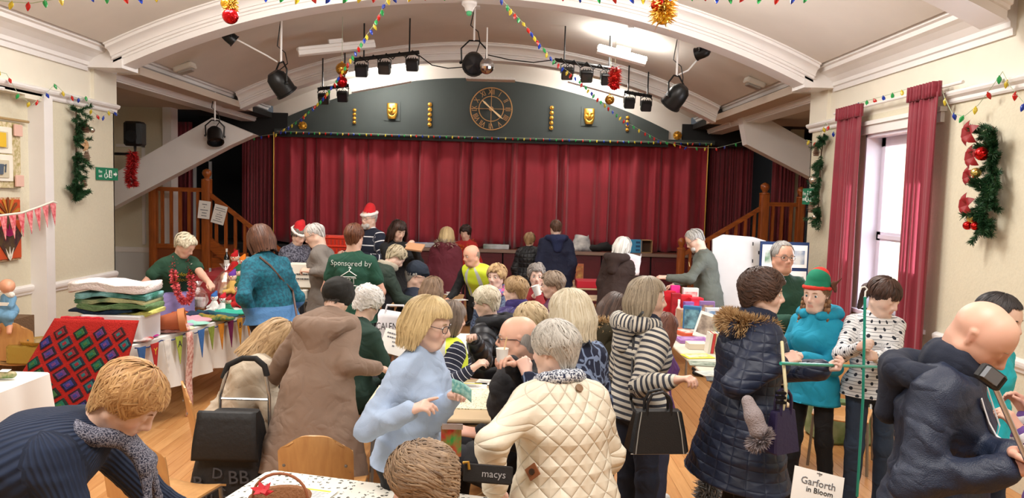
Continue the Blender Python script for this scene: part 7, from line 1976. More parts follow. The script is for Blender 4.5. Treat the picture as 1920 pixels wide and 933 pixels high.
# foreground sign, lower right
c = at(1530, 922, 3.3); root = thing('poster', 'white poster reading Garforth in Bloom at the bottom right', 'poster', c)
Ts = Matrix.Translation(c + Vector((0, 0, -.06))) @ Matrix.Rotation(math.radians(70), 4, 'X') @ Matrix.Rotation(-.22, 4, 'Z')
MB().bbox((0, 0, 0), (.23, .3, .004), Ts).build('sheet', m_paper, root); text_mesh('Garforth', .045, M('grey_print', '6a6a6e', .7), Ts @ Matrix.Translation((0, .095, .004)), root); text_mesh('in Bloom', .034, m_blet, Ts @ Matrix.Translation((.01, .06, .004)), root); scribble(Ts @ Matrix.Translation((0, .005, .003)), .16, .04, (.9,), M('pale_red_print', 'b87a78', .6), root)
MB().tube([(0, .15, 0), (0, .13, .004), (.012, .14, .004), (-.012, .14, .004)], .002, 4, Ts).build('flower_emblem', M('grey_print', '6a6a6e', .7), root)
MB().tube([c + Vector((0, .02, -.15)), Vector((c.x, c.y + .06, 0.0))], .012, 6).lathe([(.14, 0), (.14, .015), (0, .02)], (c.x, c.y + .06, 0), 16).build('stand', m_steel, root)
# ------------------------------------------------------------- left stall
def wob(a, b): return a + (b - a) * RND.random()
RND = random.Random(11)
A_, B_ = Vector((-3.02, 5.95, 0)), Vector((-2.62, 8.1, 0)); dA = (B_ - A_); LA = dA.length; dA.normalize(); nA = Vector((-dA.y, dA.x, 0)); WA = .52
ca_ = A_ + dA * LA / 2 + nA * WA / 2; rzA = math.atan2(dA.y, dA.x)
_, TA = table('long stall table under a white cloth along the left side', ca_, LA - .04, WA - .04, rzA)
cloth_over('white cloth hanging to knee height on the long left stall', TA, LA - .04, WA - .04, .745, .46, m_cloth, 4)
def on_stall(u, v, z=.757): p = A_ + dA * (LA * u) + nA * (WA * v); return Vector((p.x, p.y, z))
# colourful pennants hanging along the front edge
root = thing('felt_bunting', 'bunting of coloured felt pennants along the front of the left stall', 'bunting', on_stall(0, 0)); Lp = LA * .98; n_ = 13
colp = ['3a68a8', 'c02c28', 'f2f0ea', 'a8b84a', 'd8c8b8', '3a70b8', '8a9c3a', 'd88a20', '7a1c58', 'd89a28', 'd88a20', '28489a', '2a6a40']
tape = [A_ - nA * .045 + dA * (Lp * i / 26) + Vector((0, 0, .74 - .025 * math.sin(math.pi * (i % 4) / 4))) for i in range(27)]
MB().tube(tape, .006, 5).build('cord', M('navy_cord', '2a3a6a', .7), root)
for i in range(n_):
	a = A_ - nA * .05 + dA * (Lp * (i + .1) / n_) + Vector((0, 0, .735)); b = A_ - nA * .05 + dA * (Lp * (i + .72) / n_) + Vector((0, 0, .735)); tip = (a + b) / 2 - nA * .012 + Vector((0, 0, -RND.uniform(.2, .3)))
	mb = MB(); q = -nA * .006; mb.add([a, b, tip, a + q, b + q, tip + q], [(0, 1, 2), (5, 4, 3), (0, 3, 4, 1), (1, 4, 5, 2), (2, 5, 3, 0)]); mb.build('pennant', M('felt_' + colp[i], colp[i], .95, noise=.25, ns=20), root)
	if i in (1, 3, 9, 10, 12):
		Tt = Matrix([[dA.x, 0, -nA.x, 0], [dA.y, 0, -nA.y, 0], [0, 1, 0, 0], [0, 0, 0, 1]]); Tt.translation = (a + b) / 2 - nA * .012 + Vector((0, 0, -.07))
		text_mesh('YABBR'[(1, 3, 9, 10, 12).index(i)], .08, M('yellow_felt' if i == 1 else 'dark_felt', 'e0b83a' if i == 1 else '2a2a3a', .9), Tt, root)
def soft(name, label, cat, prims, m, res=.012, group=None, amp=0., parts=()):
	c = prims[0]['a']; root = None
	v, f_ = sdf(prims, res)
	if amp: v = v + vnormals(v, f_) * (wobble(v, 30, int(abs(c[0]) * 1000) % 97)[:, None] * amp)
	if parts:
		root = thing(name, label, cat, c, group); np_mesh(parts[0] if isinstance(parts[0], str) else 'body', v, f_, m, root); return root
	lo, hi = v.min(0), v.max(0); loc = np.array([(lo[0] + hi[0]) / 2, (lo[1] + hi[1]) / 2, lo[2]])
	o = np_mesh(name, v - loc, f_, m, None); o.location = loc; return tag(o, label, cat, group)
def garment_heap(label, u, v, sx, sy, c, rz=0, c2=None, h=.03, name='knitted_garment', group=None, z=.757, cat='knitwear'):
	p = on_stall(u, v, z) if not isinstance(u, Vector) else u; X = Vector((math.cos(rz), math.sin(rz), 0)); Yv = Vector((-X.y, X.x, 0)); pr = []
	for k in range(4):
		o1 = X * RND.uniform(-sx, sx) * .5 + Yv * RND.uniform(-sy, sy) * .4; o2 = o1 + X * RND.uniform(-.5, .5) * sx + Yv * RND.uniform(-.3, .3) * sy
		pr.append(P(tuple(p + o1 + Vector((0, 0, h * .8))), tuple(p + o2 + Vector((0, 0, h * RND.uniform(.7, 1.5)))), h, h * RND.uniform(.6, 1.1), (0, 0, 1), .8, .02))
	pr.append(P(tuple(p - X * sx * .5 + Vector((0, 0, h * .5))), tuple(p + X * sx * .5 + Vector((0, 0, h * .5))), sy * .5, None, (0, 0, 1), h / sy * 1.2, .03))
	return soft(name, label, cat, pr, M('wool_' + c + str(c2), c, .95, bump=.8, bs=140, color2=c2, ns=16), .011, group, .004)
G = garment_heap
goods = [('small red and white knitted bag on the near end of the stall', .05, .25, .2, .14, 'c02028', 'e8e4e0'), ('red knitted christmas stocking beside the knitted bag', .1, .5, .2, .1, 'b81c24', None), ('magenta knitted mittens near the stall edge', .17, .3, .12, .1, 'c83898', None), ('green and white knitted booties by the mittens', .2, .55, .12, .09, '3aa860', 'e8e8e4'),
	('pale blue knitted scarf folded near the front of the stall', .13, .75, .2, .07, '78b8cc', None), ('cream knitted baby cardigan folded before the fallen pot', .33, .25, .18, .14, 'e8e2b8', None), ('pink patterned fabric roll hanging towards the front edge', .26, .2, .24, .1, 'dcb8ac', 'b87a74'),
	('mint knitted hat on the middle of the stall', .44, .22, .16, .12, '9ad0c0', None), ('lilac knitted shawl on the middle of the stall', .4, .5, .2, .15, 'b89ac0', None), ('white knitted jacket on the middle of the stall', .36, .75, .2, .16, 'e6e2e0', None),
	('lime green knitted scarf behind the pot', .45, .8, .26, .1, 'a8bc68', None), ('red knitted hat at the back of the stall', .52, .85, .22, .12, 'b01c20', 'd83a34'), ('pink knitted jacket under the reaching hand', .5, .4, .18, .15, 'd89aa8', None), ('mustard and green knitted scarf at the stall edge', .58, .12, .2, .12, 'b8942c', '2e5c3a'),
	('dark teal knitted garment right of the reaching hand', .68, .3, .22, .16, '1f5866', None), ('jade knitted garment near the woman in teal', .74, .22, .2, .14, '3ab098', None), ('navy knitted gloves beside the jade garment', .63, .45, .14, .1, '24324c', None), ('crimson knitted scarf beyond the reaching hand', .6, .7, .2, .1, 'a02030', None),
	('orange striped knitted ball toy behind the hand', .55, .62, .1, .1, 'd89030', '7a2a18'), ('white frilled knitted hat at the back of the stall', .3, .9, .14, .12, 'ece8e4', None)]
for k, (lab, u, v, sx, sy, c, c2) in enumerate(goods): G(lab, u, v, sx * 1.3, sy * 1.3, c, RND.uniform(-.6, .9), c2, RND.uniform(.022, .035))
# terracotta pot on its side
p = atz(322, 602, .86); root = thing('terracotta_pot', 'terracotta flower pot lying on its side on the left stall', 'flower pot', p); Tp = Matrix.Translation(p) @ Matrix.Rotation(.35, 4, 'Z') @ Matrix.Rotation(math.radians(82), 4, 'Y')
m_tc = M('terracotta', 'a8552e', .7, noise=.15, ns=12)
MB().lathe([(.055, -.13), (.085, .06), (.08, .06), (.05, -.12), (0, -.12)], (0, 0, 0), 24, Tp).build('pot_body', m_tc, root, True); MB().lathe([(.088, .055), (.1, .06), (.104, .115), (.092, .115), (.085, .06)], (0, 0, 0), 24, Tp).build('pot_rim', M('light_terracotta', 'c07848', .7), root, True); MB().lathe([(.068, -.175), (.066, -.13), (.045, -.13), (.045, -.17)], (0, 0, 0), 20, Tp).build('pot_foot', M('light_terracotta', 'c07848', .7), root, True)
# long fabric strip hanging from the edge to the floor
mb = MB(); p = on_stall(.3, -.1); mb.sheet(lambda u, v: tuple(p - nA * (.03 + .01 * math.sin(v * 9)) + dA * ((u - .5) * .09 + .015 * math.sin(v * 4)) + Vector((0, 0, -.75 * v + .0))), 4, 14, .006)
tag(mb.build('fabric_strip', M('floral_strip', 'dcc0b4', .9, color2='b06a60', ns=30), None, 2), 'long floral fabric strip hanging from the left stall towards the floor', 'fabric')
# soft toys
def toy(label, p, s, c_body, c_face, c_hat, c_arm=None, group=None):
	root = thing('soft_toy', label, 'soft toy', p, group); p = np.array(p); z = np.array([0, 0, 1.])
	v, f_ = sdf([P(p + z * .04 * s, p + z * .1 * s, .05 * s, .038 * s, None, 1, .02)] + [P(p + z * .1 * s, p + np.array([q * .075, -.02, .05]) * s, .018 * s, .016 * s, None, 1, .015) for q in (-1, 1)] + [P(p + z * .025 * s, p + np.array([q * .05, -.08, .02]) * s, .022 * s, .024 * s, None, 1, .015) for q in (-1, 1)], .008 * s + .002)
	np_mesh('toy_body', v, f_, M('toy_' + c_body, c_body, .95, bump=.5, bs=100), root)
	mb = MB(); mb.sphere(p + z * .165 * s, .042 * s, 12); mb.build('toy_head', M('toy_' + c_face, c_face, .9), root, True)
	v, f_ = sdf([P(p + z * .185 * s, p + np.array([.02 * s, .01, .235 * s]), .04 * s, .014 * s, None, 1, .02)], .008 * s + .002); np_mesh('toy_hat', v, f_, M('toy_' + c_hat, c_hat, .95, bump=.5, bs=100), root)
	mb = MB()
	for q in (-1, 1): mb.sphere(p + np.array([q * .015, -.04, .172]) * s, .005 * s, 6)
	mb.build('toy_eyes', m_pupil, root); MB().sphere(p + np.array([0, -.044, .16]) * s, .007 * s, 6).build('toy_nose', M('red_felt', 'c01a22', .9), root)
tp = [(440, 505, 9.2, 1.1, 'c02020', 'e8c8b0', 'c01820', 'red toy santa highest on the back of the left stall'), (445, 530, 8.6, 1.1, '1f6a42', 'e8c8b0', '1a5a3a', 'green toy elf in a white-trimmed hat beside the wrapped doll'), (448, 553, 8.1, 1.1, 'b01c1c', 'e8b8a0', '1a4a30', 'toy with a red coat and rosy face near the woman in teal'), (455, 522, 9.0, 1.0, 'e0a030', 'f0d8c0', 'e07a20', 'orange and yellow toy snowman behind the green elf'), (436, 545, 8.3, 1.0, 'd8b060', 'f0d0b8', '6a3a9a', 'yellow toy beside the cellophane-wrapped doll'), (418, 596, 7.6, .8, 'f0f0ee', 'f4f2f0', 'c02030', 'little white toy snowman by the reaching hand'), (402, 590, 7.7, .8, 'f2f0ea', 'f4f2f0', '3a6ab0', 'little white toy snowman in a blue hat left of the other'), (428, 590, 7.6, .7, '2a7a5a', 'e8c8b0', '9a1c20', 'tiny green toy at the end of the reaching hand')]
root_t2, TT2 = table('second stall table at the back left holding jars and toys', (-3.3, 9.1), 1.45, 1.3, rzA - math.pi / 2)
tag(MB().rbox((0, 0, .747), (1.47, 1.32, .004), .01, TT2).build('tablecloth', M('dark_green_cloth', '2a3a34', .9)), 'dark cloth on the second stall table at the back left', 'tablecloth')
for i, (px, py, Y, s_, a, b, c, lab) in enumerate(tp):
	p = at(px, py, Y);
	p.z = (.983 if Y > 8.9 else .873 if Y > 8.2 else .76); toy(lab, p, s_ * 1.1, a, b, c)
# stepped display box under the rear toys
tag(MB().box((-3.75, 8.95, .752), (-2.95, 9.6, .98)).box((-3.5, 8.25, .752), (-2.8, 8.95, .87)).build('display_box', M('red_crepe', '8c1c20', .8)), 'red-covered display box on the second stall table', 'box')
# doll in cellophane
p = at(423, 545, 8.35); p.z = .76; root = thing('wrapped_doll', 'knitted doll in a cellophane wrapper on the left stall', 'doll', p)
v, f_ = sdf([P(p + Vector((0, 0, .06)), p + Vector((0, 0, .2)), .08, .05, None, 1, .03), P(p + Vector((0, 0, .28)), p + Vector((0, 0, .28)), .055, None, None, 1, .01)], .012); np_mesh('doll_body', v, f_, M('toy_wool', 'd8c0a0', .9, color2='c86a4a', ns=10), root)
t = NT('cellophane'); t.b.inputs['Roughness'].default_value = .08; tr = t.n('ShaderNodeBsdfTransparent'); gl = t.n('ShaderNodeBsdfGlossy'); gl.inputs['Roughness'].default_value = .15; ms = t.n('ShaderNodeMixShader'); ms.inputs[0].default_value = .22; t.l(tr, 0, ms, 1); t.l(gl, 0, ms, 2); t.l(ms, 0, t.out, 0); m_cello = t.m
def cello(root, p, r, h, seed):
	rr = random.Random(seed); mb = MB(); rings = []
	for i, (k, z) in enumerate(((.8, 0), (1, .3), (.95, .6), (.35, .86), (.15, .9), (.5, 1.08))):
		rings.append([(p[0] + r * k * (1 + .18 * rr.uniform(-1, 1)) * math.cos(2 * math.pi * j / 16), p[1] + r * k * (1 + .18 * rr.uniform(-1, 1)) * math.sin(2 * math.pi * j / 16), p[2] + h * z) for j in range(16)])
	mb.loft(rings, True, False); mb.build('cellophane', m_cello, root)
cello(root, p, .13, .4, 3)
for i, (px, py, Y, lab) in enumerate(((425, 500, 9.4, 'cellophane-wrapped gift standing behind the wrapped doll'), (372, 556, 7.9, 'small cellophane-wrapped parcel left of the selling arm'))):
	p = at(px, py, Y); p.z = .76; root = thing('wrapped_gift', lab, 'gift', p); MB().rbox(p + Vector((0, 0, .06)), (.12, .12, .1), .02).build('gift_box', M('white_gift', 'e6dfdc', .6, color2='c8a8b0', ns=14), root); cello(root, p, .1, .26, i + 7)
# jars, candles and bottles at the back
m_gl = M('clear_jar_glass', 'dfe8ea', .05, trans=.7)
def jar(label, p, c, lid, r=.035, h=.09, group=None):
	root = thing('jar', label, 'jar', p, group); MB().lathe([(r * .95, .002), (r, .01), (r, h * .8), (r * .8, h * .88)], p, 14).build('jar_body', M('jar_content_' + c, c, .15, trans=.2), root, True)
	MB().lathe([(r * .88, h * .86), (r * .9, h * 1.05), (0, h * 1.06)], p, 14).build('lid', M('lid_' + lid, lid, .4), root, True); MB().lathe([(r * 1.01, h * .25), (r * 1.01, h * .65)], p, 14, caps=False).build('jar_label', m_paper, root)
jd = [(378, 508, 'white_top', 'd8dce4', '3858b0'), (386, 505, 'x', 'e6e6e8', 'e8e8ea'), (394, 512, 'x', 'c8c0d0', 'b8a8c0'), (402, 508, 'x', 'b8a8b8', '8a6a80'), (396, 498, 'x', 'c0c8cc', 'a8a8b0'), (410, 506, 'x', 'd86a3a', 'e07a48'), (404, 516, 'x', 'd8dca8', 'c8d08a'), (412, 516, 'x', 'c8c8a0', 'e8e4d8'), (388, 518, 'x', 'c0b8c0', 'c8c0c8'), (450, 508, 'x', '8898c0', '98a8d0'), (462, 508, 'x', '9a98b8', 'b0b0d0'), (456, 514, 'x', '6a78a8', '8890c0')]
for i, (px, py, _, c, l) in enumerate(jd):
	p = at(px, py, 9.3 + .25 * math.sin(i * 2.2)); p.z = .755; jar(('pale jar with a blue lid', 'white jar with a white lid', 'lilac grey jar, mauve lid', 'mauve jar with a plum lid', 'silver grey jar, grey lid', 'orange jar with an orange lid', 'lime jar with a green lid', 'olive cream jar, white lid', 'greyish pink jar, pink lid', 'blue jar with a pale blue lid', 'lavender jar with a violet lid', 'dark blue jar, periwinkle lid')[i] + ' at the back of the left stall', p, c, l, RND.uniform(.03, .042), RND.uniform(.09, .13), 'jars at the back of the left stall')
def bottle(label, p, c, cap, h=.3, r=.037, neck=None):
	root = thing('bottle', label, 'bottle', p); MB().lathe([(r * .9, 0), (r, .01), (r, h * .6), (r * .4, h * .74), (r * .36, h * .96)], p, 14).build('bottle_glass', M('bottle_' + c, c, .08, coat=.5), root, True)
	MB().lathe([(r * .42, h * .84), (r * .42, h * 1.0), (0, h * 1.0)], p, 10).build('capsule', M('capsule_' + cap, cap, .4), root, True); MB().lathe([(r * 1.02, h * .16), (r * 1.02, h * .46)], p, 14, caps=False).build('bottle_label', m_paper, root)
tag(MB().box((-4.3, 10.6, 0), (-3.4, 11.1, .86)).build('red_box_table', M('red_cover', '8c1820', .8)), 'red-covered box table carrying the wine bottles behind the stall', 'table')
for i, (px, c, cap, lab) in enumerate(((425, '101418', 'e8e6e0', 'dark wine bottle with a white label, leftmost on the red box table'), (440, '1a1210', 'b02020', 'dark wine bottle with a red capsule, second on the red box table'), (447, '14181a', '1a1a1a', 'dark wine bottle with a black cap, third on the red box table'), (394, 'b8c8c0', '8a8a8a', 'clear bottle with a silver cap beside the jars'))):
	p = at(px, 480, 10.8);
	if i == 3: p = at(px, 500, 9.5)
	p.z = .862 if i != 3 else .756; bottle(lab, p, c, cap, .3 if i < 3 else .26)
p = at(458, 478, 10.8); p.z = .862; tag(MB().loft([[(p.x - .09, p.y - .04, p.z), (p.x + .09, p.y - .04, p.z), (p.x + .09, p.y + .04, p.z), (p.x - .09, p.y + .04, p.z)], [(p.x - .07, p.y - .03, p.z + .19), (p.x + .07, p.y - .03, p.z + .19), (p.x + .07, p.y + .03, p.z + .19), (p.x - .07, p.y + .03, p.z + .19)]]).build('gift_bag', M('pale_aqua_bag', 'a8d8dc', .5, color2='e8f0f0', ns=10)), 'pale aqua gift bag right of the wine bottles', 'gift bag')
p = at(452, 497, 10.4); p.z = .76; tag(MB().box((p.x - .17, 10.2, .0), (p.x + .17, 10.5, .8)).build('black_box', M('black_card', '16181a', .5)), 'black box with a crescent picture below the aqua gift bag', 'box')
# blankets stacked on a crate at the near end of the stall
pc = Vector((-3.28, 6.25, .757)); tag(MB().rbox(pc + Vector((.04, 0, .11)), (.5, .36, .22), .02).build('storage_crate', M('white_plastic_crate', 'e4e6ea', .4)), 'white plastic crate under the folded blankets', 'crate')
def folded(label, c, L, Wd, h, col, col2, seed, ns=9, bump=.8, name='folded_blanket', rz=0.):
	mb = MB(); rr = random.Random(seed); layers = 2; T = TR(c, rz); rings = []
	n = 26
	for i in range(9):
		x = -L / 2 + L * i / 8; ring = []
		for j in range(n):
			a = 2 * math.pi * j / n; ca, sa = math.cos(a), math.sin(a)
			y = Wd / 2 * math.copysign(abs(ca) ** .35, ca) * (1 + .05 * math.sin(i * 1.3 + seed)); z = h / 2 + h / 2 * math.copysign(abs(sa) ** .6, sa) + .008 * math.sin(i * 1.7 + seed + j * .3) + (.012 * math.sin(i * .8 + seed))
			if abs(ca) > .9: y -= math.copysign(.02 * abs(math.sin(a * 4)), y)
			ring.append((x, y, z))
		rings.append(ring)
	mb.loft(rings, True, True, T); return tag(mb.build(name, M('blanket_%s%s' % (col, col2), col, .95, bump=bump, bs=70, color2=col2, ns=ns), None, 2), label, 'blanket')
zb = .757 + .22
folded('pale yellow crocheted blanket at the bottom right of the stack', pc + Vector((.16, .02, .2)), .36, .3, .045, 'e0dc88', 'c8c46a', 1)
folded('navy blanket just above the crate in the stack', pc + Vector((-.06, .0, .222)), .5, .34, .035, '1a2c44', '24405a', 2)
folded('sage green folded blanket low in the stack', pc + Vector((.04, 0, .258)), .56, .36, .05, '7a9a68', '5a7c50', 3)
folded('green blanket with a cream panel in the stack', pc + Vector((.02, .01, .308)), .58, .35, .045, '4e7a58', 'd8d4a0', 4, 5)
folded('aqua and green striped blanket second from the top of the stack', pc + Vector((.03, 0, .353)), .58, .35, .045, '8cc4c8', '2a6a5a', 5, 6)
folded('cream and pink folded blanket on top of the stack', pc + Vector((.0, .0, .4)), .62, .36, .085, 'e6d8d8', 'dcd2cc', 6, 14)
pr = Vector((-3.42, 5.98, .8))
root = thing('crochet_roll', 'folded red and white zigzag crochet blanket left of the crate', 'blanket', pr)
for i, (c, w) in enumerate((('c01c28', .34), ('e8e2dc', .36), ('b81824', .34), ('3a2a30', .3), ('dcd6d0', .36), ('c01c28', .33))):
	p = pr + Vector((0, 0, .018 + i * .027)); mb = MB(); mb.tube([p + Vector((-w / 2 + w * q / 8, -.0 + .008 * (q % 2), .004 * (q % 2))) for q in range(9)], .022, 7); mb.build('fold_edge', M('crochet_' + c, c, .95, bump=.8, bs=90), root, True)
MB().rbox(pr + Vector((0, .15, .07)), (.34, .3, .14), .03).build('fold_body', M('crochet_c01c28', 'c01c28', .95, bump=.8, bs=90), root)
MB().box((pr.x - .17, pr.y + .02, .757), (pr.x + .17, pr.y + .3, .8)).build('underlay', M('crochet_3a2a30', '3a2a30', .95), root)
# granny-square throw hanging down: every square is a piece
root = thing('crochet_throw', 'red and black granny-square crochet throw hanging from the near end of the stall', 'throw', (-3.35, 5.8, .3))
def throw_pt(s, t_):   # s across, t down
	x = -3.33 + (s - .5) * (.66 + .22 * t_) - .14 * t_; z = .98 - .72 * t_; y = 5.86 - .16 * t_ - .03 * math.sin(s * 9) * t_
	return Vector((x + .10 * (1 - t_), y, z))
MB().sheet(lambda u, v: tuple(throw_pt(u, v)), 24, 24, .012).build('red_ground', M('crochet_red', 'b4201a', .95, bump=.9, bs=110), root, 2)
dk = ['1c2c3c', '2a1c2c', '14342c', '3a1418', '241a3c', '1a2a24']; mid = ['2a6a70', '6a3a78', '1a6a50', '8c2430', '3a3a8c', '3c6a3a']
ns_ = 6
for i in range(-1, 11):
	for j in range(-6, 7):
		s = (i + j) / 8.2 * .9 + .06; t_ = (i - j) / 8.2 * .9 + .04
		if not (.05 < s < .95 and .05 < t_ < .95): continue
		e = .155; q0 = [throw_pt(min(1, max(0, s + a)), min(1, max(0, t_ + b))) for a, b in ((-e * .52, 0), (0, -e * .52), (e * .52, 0), (0, e * .52))]
		ct = sum(q0, Vector()) / 4; n = Vector((0, -1, .1)); mb = MB()
		for lv, (k, off) in enumerate(((1, .02), (.66, .025), (.3, .029))):
			mb.m = lv; r1 = [ct + (q - ct) * k + n * off for q in q0]; r0 = [ct + (q - ct) * k + n * (off - .02) for q in q0]; mb.loft([r0, r1], True, True)
		k = (i * 3 + j * 5) % 6; mb.build('granny_square', [M('yarn_' + dk[k], dk[k], .95, bump=.9, bs=140), M('yarn_' + mid[k], mid[k], .95, bump=.9, bs=140), M('yarn_core' + mid[(k + 3) % 6], mid[(k + 3) % 6], .95)], root)
# ------------------------------------------------------------- left edge: small table, chair with doll, gold parcel
_, TS = table('small table with an embroidered white cloth at the left edge', (-3.62, 4.76), 1.0, .6, 0)
cloth_over('embroidered white cloth hanging off the small left table', TR((-3.62, 4.76, 0)), 1.0, .6, .745, .3, m_cloth, 9)
for i, (x, z, c) in enumerate(((-3.36, .64, 'b02840'), (-3.3, .58, 'c03a5a'), (-3.42, .6, '3a6a44'), (-3.75, .62, '5a6ac0'), (-3.62, .6, 'c02840'), (-3.58, .64, 'b83050'), (-3.66, .56, '3a6a44'), (-3.95, .62, 'c02840'))):
	mb = MB()
	for q in range(6): mb.sphere((x + .014 * math.cos(q * 1.05), 4.40, z + .014 * math.sin(q * 1.05)), .011, 6, None, (1, .4, 1))
	tag(mb.build('embroidered_flower', M('thread_' + c, c, .8)), 'stitched %s on the embroidered white cloth at the left' % ('crimson flower at the upper right', 'pink flower at the right corner', 'green leaf below the crimson flower', 'blue flower in the middle', 'red flower left of the middle', 'rose flower', 'green leaf near the blue flower', 'red flower farthest left')[i], 'embroidery', 'stitched flowers on the embroidered cloth')
k = 0
for x in (-4.0, -3.82, -3.64, -3.46, -3.28):
	for y in (4.62, 4.84):
		p = Vector((x, y, .755)); root = thing('sweet_bag', 'bag of sweets on the small left table, %s in the %s row' % ({-4.0: 'farthest left', -3.82: 'second from the left', -3.64: 'middle one', -3.46: 'second from the right', -3.28: 'farthest right'}[x], 'front' if y < 4.7 else 'back'), 'packet', p, 'bags of sweets on the small left table')
		v, f_ = sdf([P(p + Vector((-.05, 0, .025)), p + Vector((.05, 0, .03)), .03, .028, (0, 0, 1), .85, .02)], .012); np_mesh('bag_contents', v, f_, M('sweets', 'c8b490', .35, color2='6a8a4a', ns=26), root)
		MB().bbox((0, 0, 0), (.06, .04, .002), Matrix.Translation(p + Vector((.01, -.01, .058))) @ Matrix.Rotation(.2, 4, 'X')).build('ticket', m_paper, root)
pcx = at(52, 640, 6.8)
chair('plywood chair near the left wall with a gold parcel on its seat', (pcx.x, 6.75), .15)
p = Vector((at(76, 665, 6.6).x, 6.6, .45)); root = thing('gold_parcel', 'gold foil parcel on the seat of the chair near the left wall', 'parcel', p)
MB().rbox(p + Vector((0, 0, .085)), (.44, .3, .17), .03).build('parcel_box', M('gold_foil', 'b89a4a', .25, metal=.7, bump=.6, bs=14), root); MB().lathe([(.15, 0), (.17, .03), (.12, .02)], p + Vector((0, 0, .17)), 9).build('foil_crown', M('gold_foil', 'b89a4a', .25, metal=.7, bump=.6, bs=14), root)
c = at(14, 578, 6.55); root = thing('baby_doll', 'baby doll in pale blue clothes with bare feet at the left edge', 'doll', c); s0 = Vector(c)
m_ds = M('doll_vinyl', 'd89a7a', .4)
v, f_ = sdf([P(s0 + Vector((.0, 0, .2)), s0 + Vector((.005, -.005, .2)), .062, None, None, 1, .02), P(s0 + Vector((.03, -.04, .19)), s0 + Vector((.03, -.04, .185)), .025, None, None, 1, .02), P(s0 + Vector((0, 0, .13)), s0 + Vector((0, 0, .1)), .03, .04, None, 1, .02)] + [P(s0 + Vector((q, -.08, -.13)), s0 + Vector((q + .02, -.12, -.19)), .026, .02, None, 1, .02) for q in (-.03, .07)] + [P(s0 + Vector((q, -.08, -.13)), s0 + Vector((q * .4, -.03, .0)), .024, None, None, 1, .02) for q in (-.03, .07)] + [P(s0 + Vector((0, 0, .1)), s0 + Vector((0, -.02, 0)), .035, None, None, 1, .02), P(s0 + Vector((-.06, -.05, .03)), s0 + Vector((0, 0, .06)), .02, None, None, 1, .02)] + [P(s0 + Vector((-.06, -.05, .03)), s0 + Vector((-.05, -.1, .0)), .02, .022, None, 1, .02)], .009); np_mesh('doll_body', v, f_, m_ds, root)
v, f_ = sdf([P(s0 + Vector((0, 0, .1)), s0 + Vector((0, 0, -.02)), .05, .065, None, 1, .03)] + [P(s0 + Vector((q * .5, 0, -.02)), s0 + Vector((q, -.09, -.06)), .055, .04, None, 1, .03) for q in (-.04, .08)] + [P(s0 + Vector((q * .5, -.09, -.06)), s0 + Vector((q * .8, -.08, -.12)), .042, .036, None, 1, .02) for q in (-.04, .08)] + [P(s0 + Vector((.05, 0, .09)), s0 + Vector((.07, -.06, .03)), .03, .025, None, 1, .03)], .011); np_mesh('blue_romper', v, f_, cloth('knit', '6c98b8'), root)
v, f_ = sdf([P(s0 + Vector((-.05, 0, .125)), s0 + Vector((.05, -.02, .125)), .028, None, None, 1, .02)], .009); np_mesh('lace_collar', v, f_, M('white_knit', 'e6e2d8', .95, bump=.7, bs=140), root)
MB().bbox(s0 + Vector((.02, -.07, .05)), (.08, .004, .03)).build('price_ticket', m_paper, root)
tag(MB().box((s0.x - .3, 6.62, 0), (s0.x - .02, 6.95, s0.z - .12)).build('toy_basket', M('brown_wicker', '6a5038', .8, bump=1., bs=60)), 'dark wicker basket under the baby doll at the left edge', 'basket')
# ------------------------------------------------------------- shopping trolley
root = thing('shopping_trolley', 'black wheeled shopping trolley with letter print in the foreground', 'trolley', (at(432, 900, 4.3).x, 4.3, 0)); cx, cy = root.location.x, 4.3
m_blk = M('black_nylon', '1b1b1d', .7, bump=.4, bs=30)
rings = []
for u, kx, kd in ((0, 1.12, 1), (.1, 1.18, 1.05), (.4, 1.1, 1.0), (.7, .92, .95), (.88, .8, .85), (1, .68, .6)):
	z = .16 + .58 * u; ring = []
	for j in range(24):
		a = 2 * math.pi * j / 24; ca, sa = math.cos(a), math.sin(a); ring.append((cx + .19 * kx * math.copysign(abs(ca) ** .4, ca) + .03 * u, cy + .13 * kd * math.copysign(abs(sa) ** .4, sa), z))
	rings.append(ring)
MB().loft(rings, True, True).build('trolley_bag', m_blk, root, True)
mb = MB(); mb.sheet(lambda u, v: (cx + .03 + (u - .5) * (.33 + .05 * v), cy - .12 - .035 * math.sin(v * 2.2) - .01 * v, .765 - .26 * v if v > .12 else .765 + .0 * v), 10, 12, .014); mb.build('top_flap', M('black_nylon_flap', '141416', .6, bump=.4, bs=30), root, 2)
mb = MB(); hx = cx + .03
mb.tube([(hx - .15, cy + .12, .2), (hx - .14, cy + .13, .8), (hx - .1, cy + .15, .97)], .011, 8); mb.tube([(hx + .17, cy + .12, .2), (hx + .155, cy + .13, .8), (hx + .12, cy + .15, .97)], .011, 8); mb.tube([(hx - .145, cy + .13, .78), (hx + .155, cy + .13, .78)], .008, 6); mb.build('frame_tubes', M('chrome_tube', 'b8b8b8', .2, .9), root, True)
MB().tube([(hx - .13, cy + .15, .9), (hx - .1, cy + .15, .98), (hx - .02, cy + .17, 1.02), (hx + .06, cy + .17, 1.02), (hx + .12, cy + .15, .98), (hx + .135, cy + .15, .92)], .018, 10).build('handle_grip', M('black_foam', '1a1a1a', .8), root, True)
for sx in (-1, 1): MB().lathe([(.07, -.015), (.075, 0), (.07, .015)], (0, 0, 0), 18, Matrix.Translation((cx + sx * .2, cy + .1, .075)) @ Matrix.Rotation(math.pi / 2, 4, 'Y')).build('wheel', m_blackm, root, True)
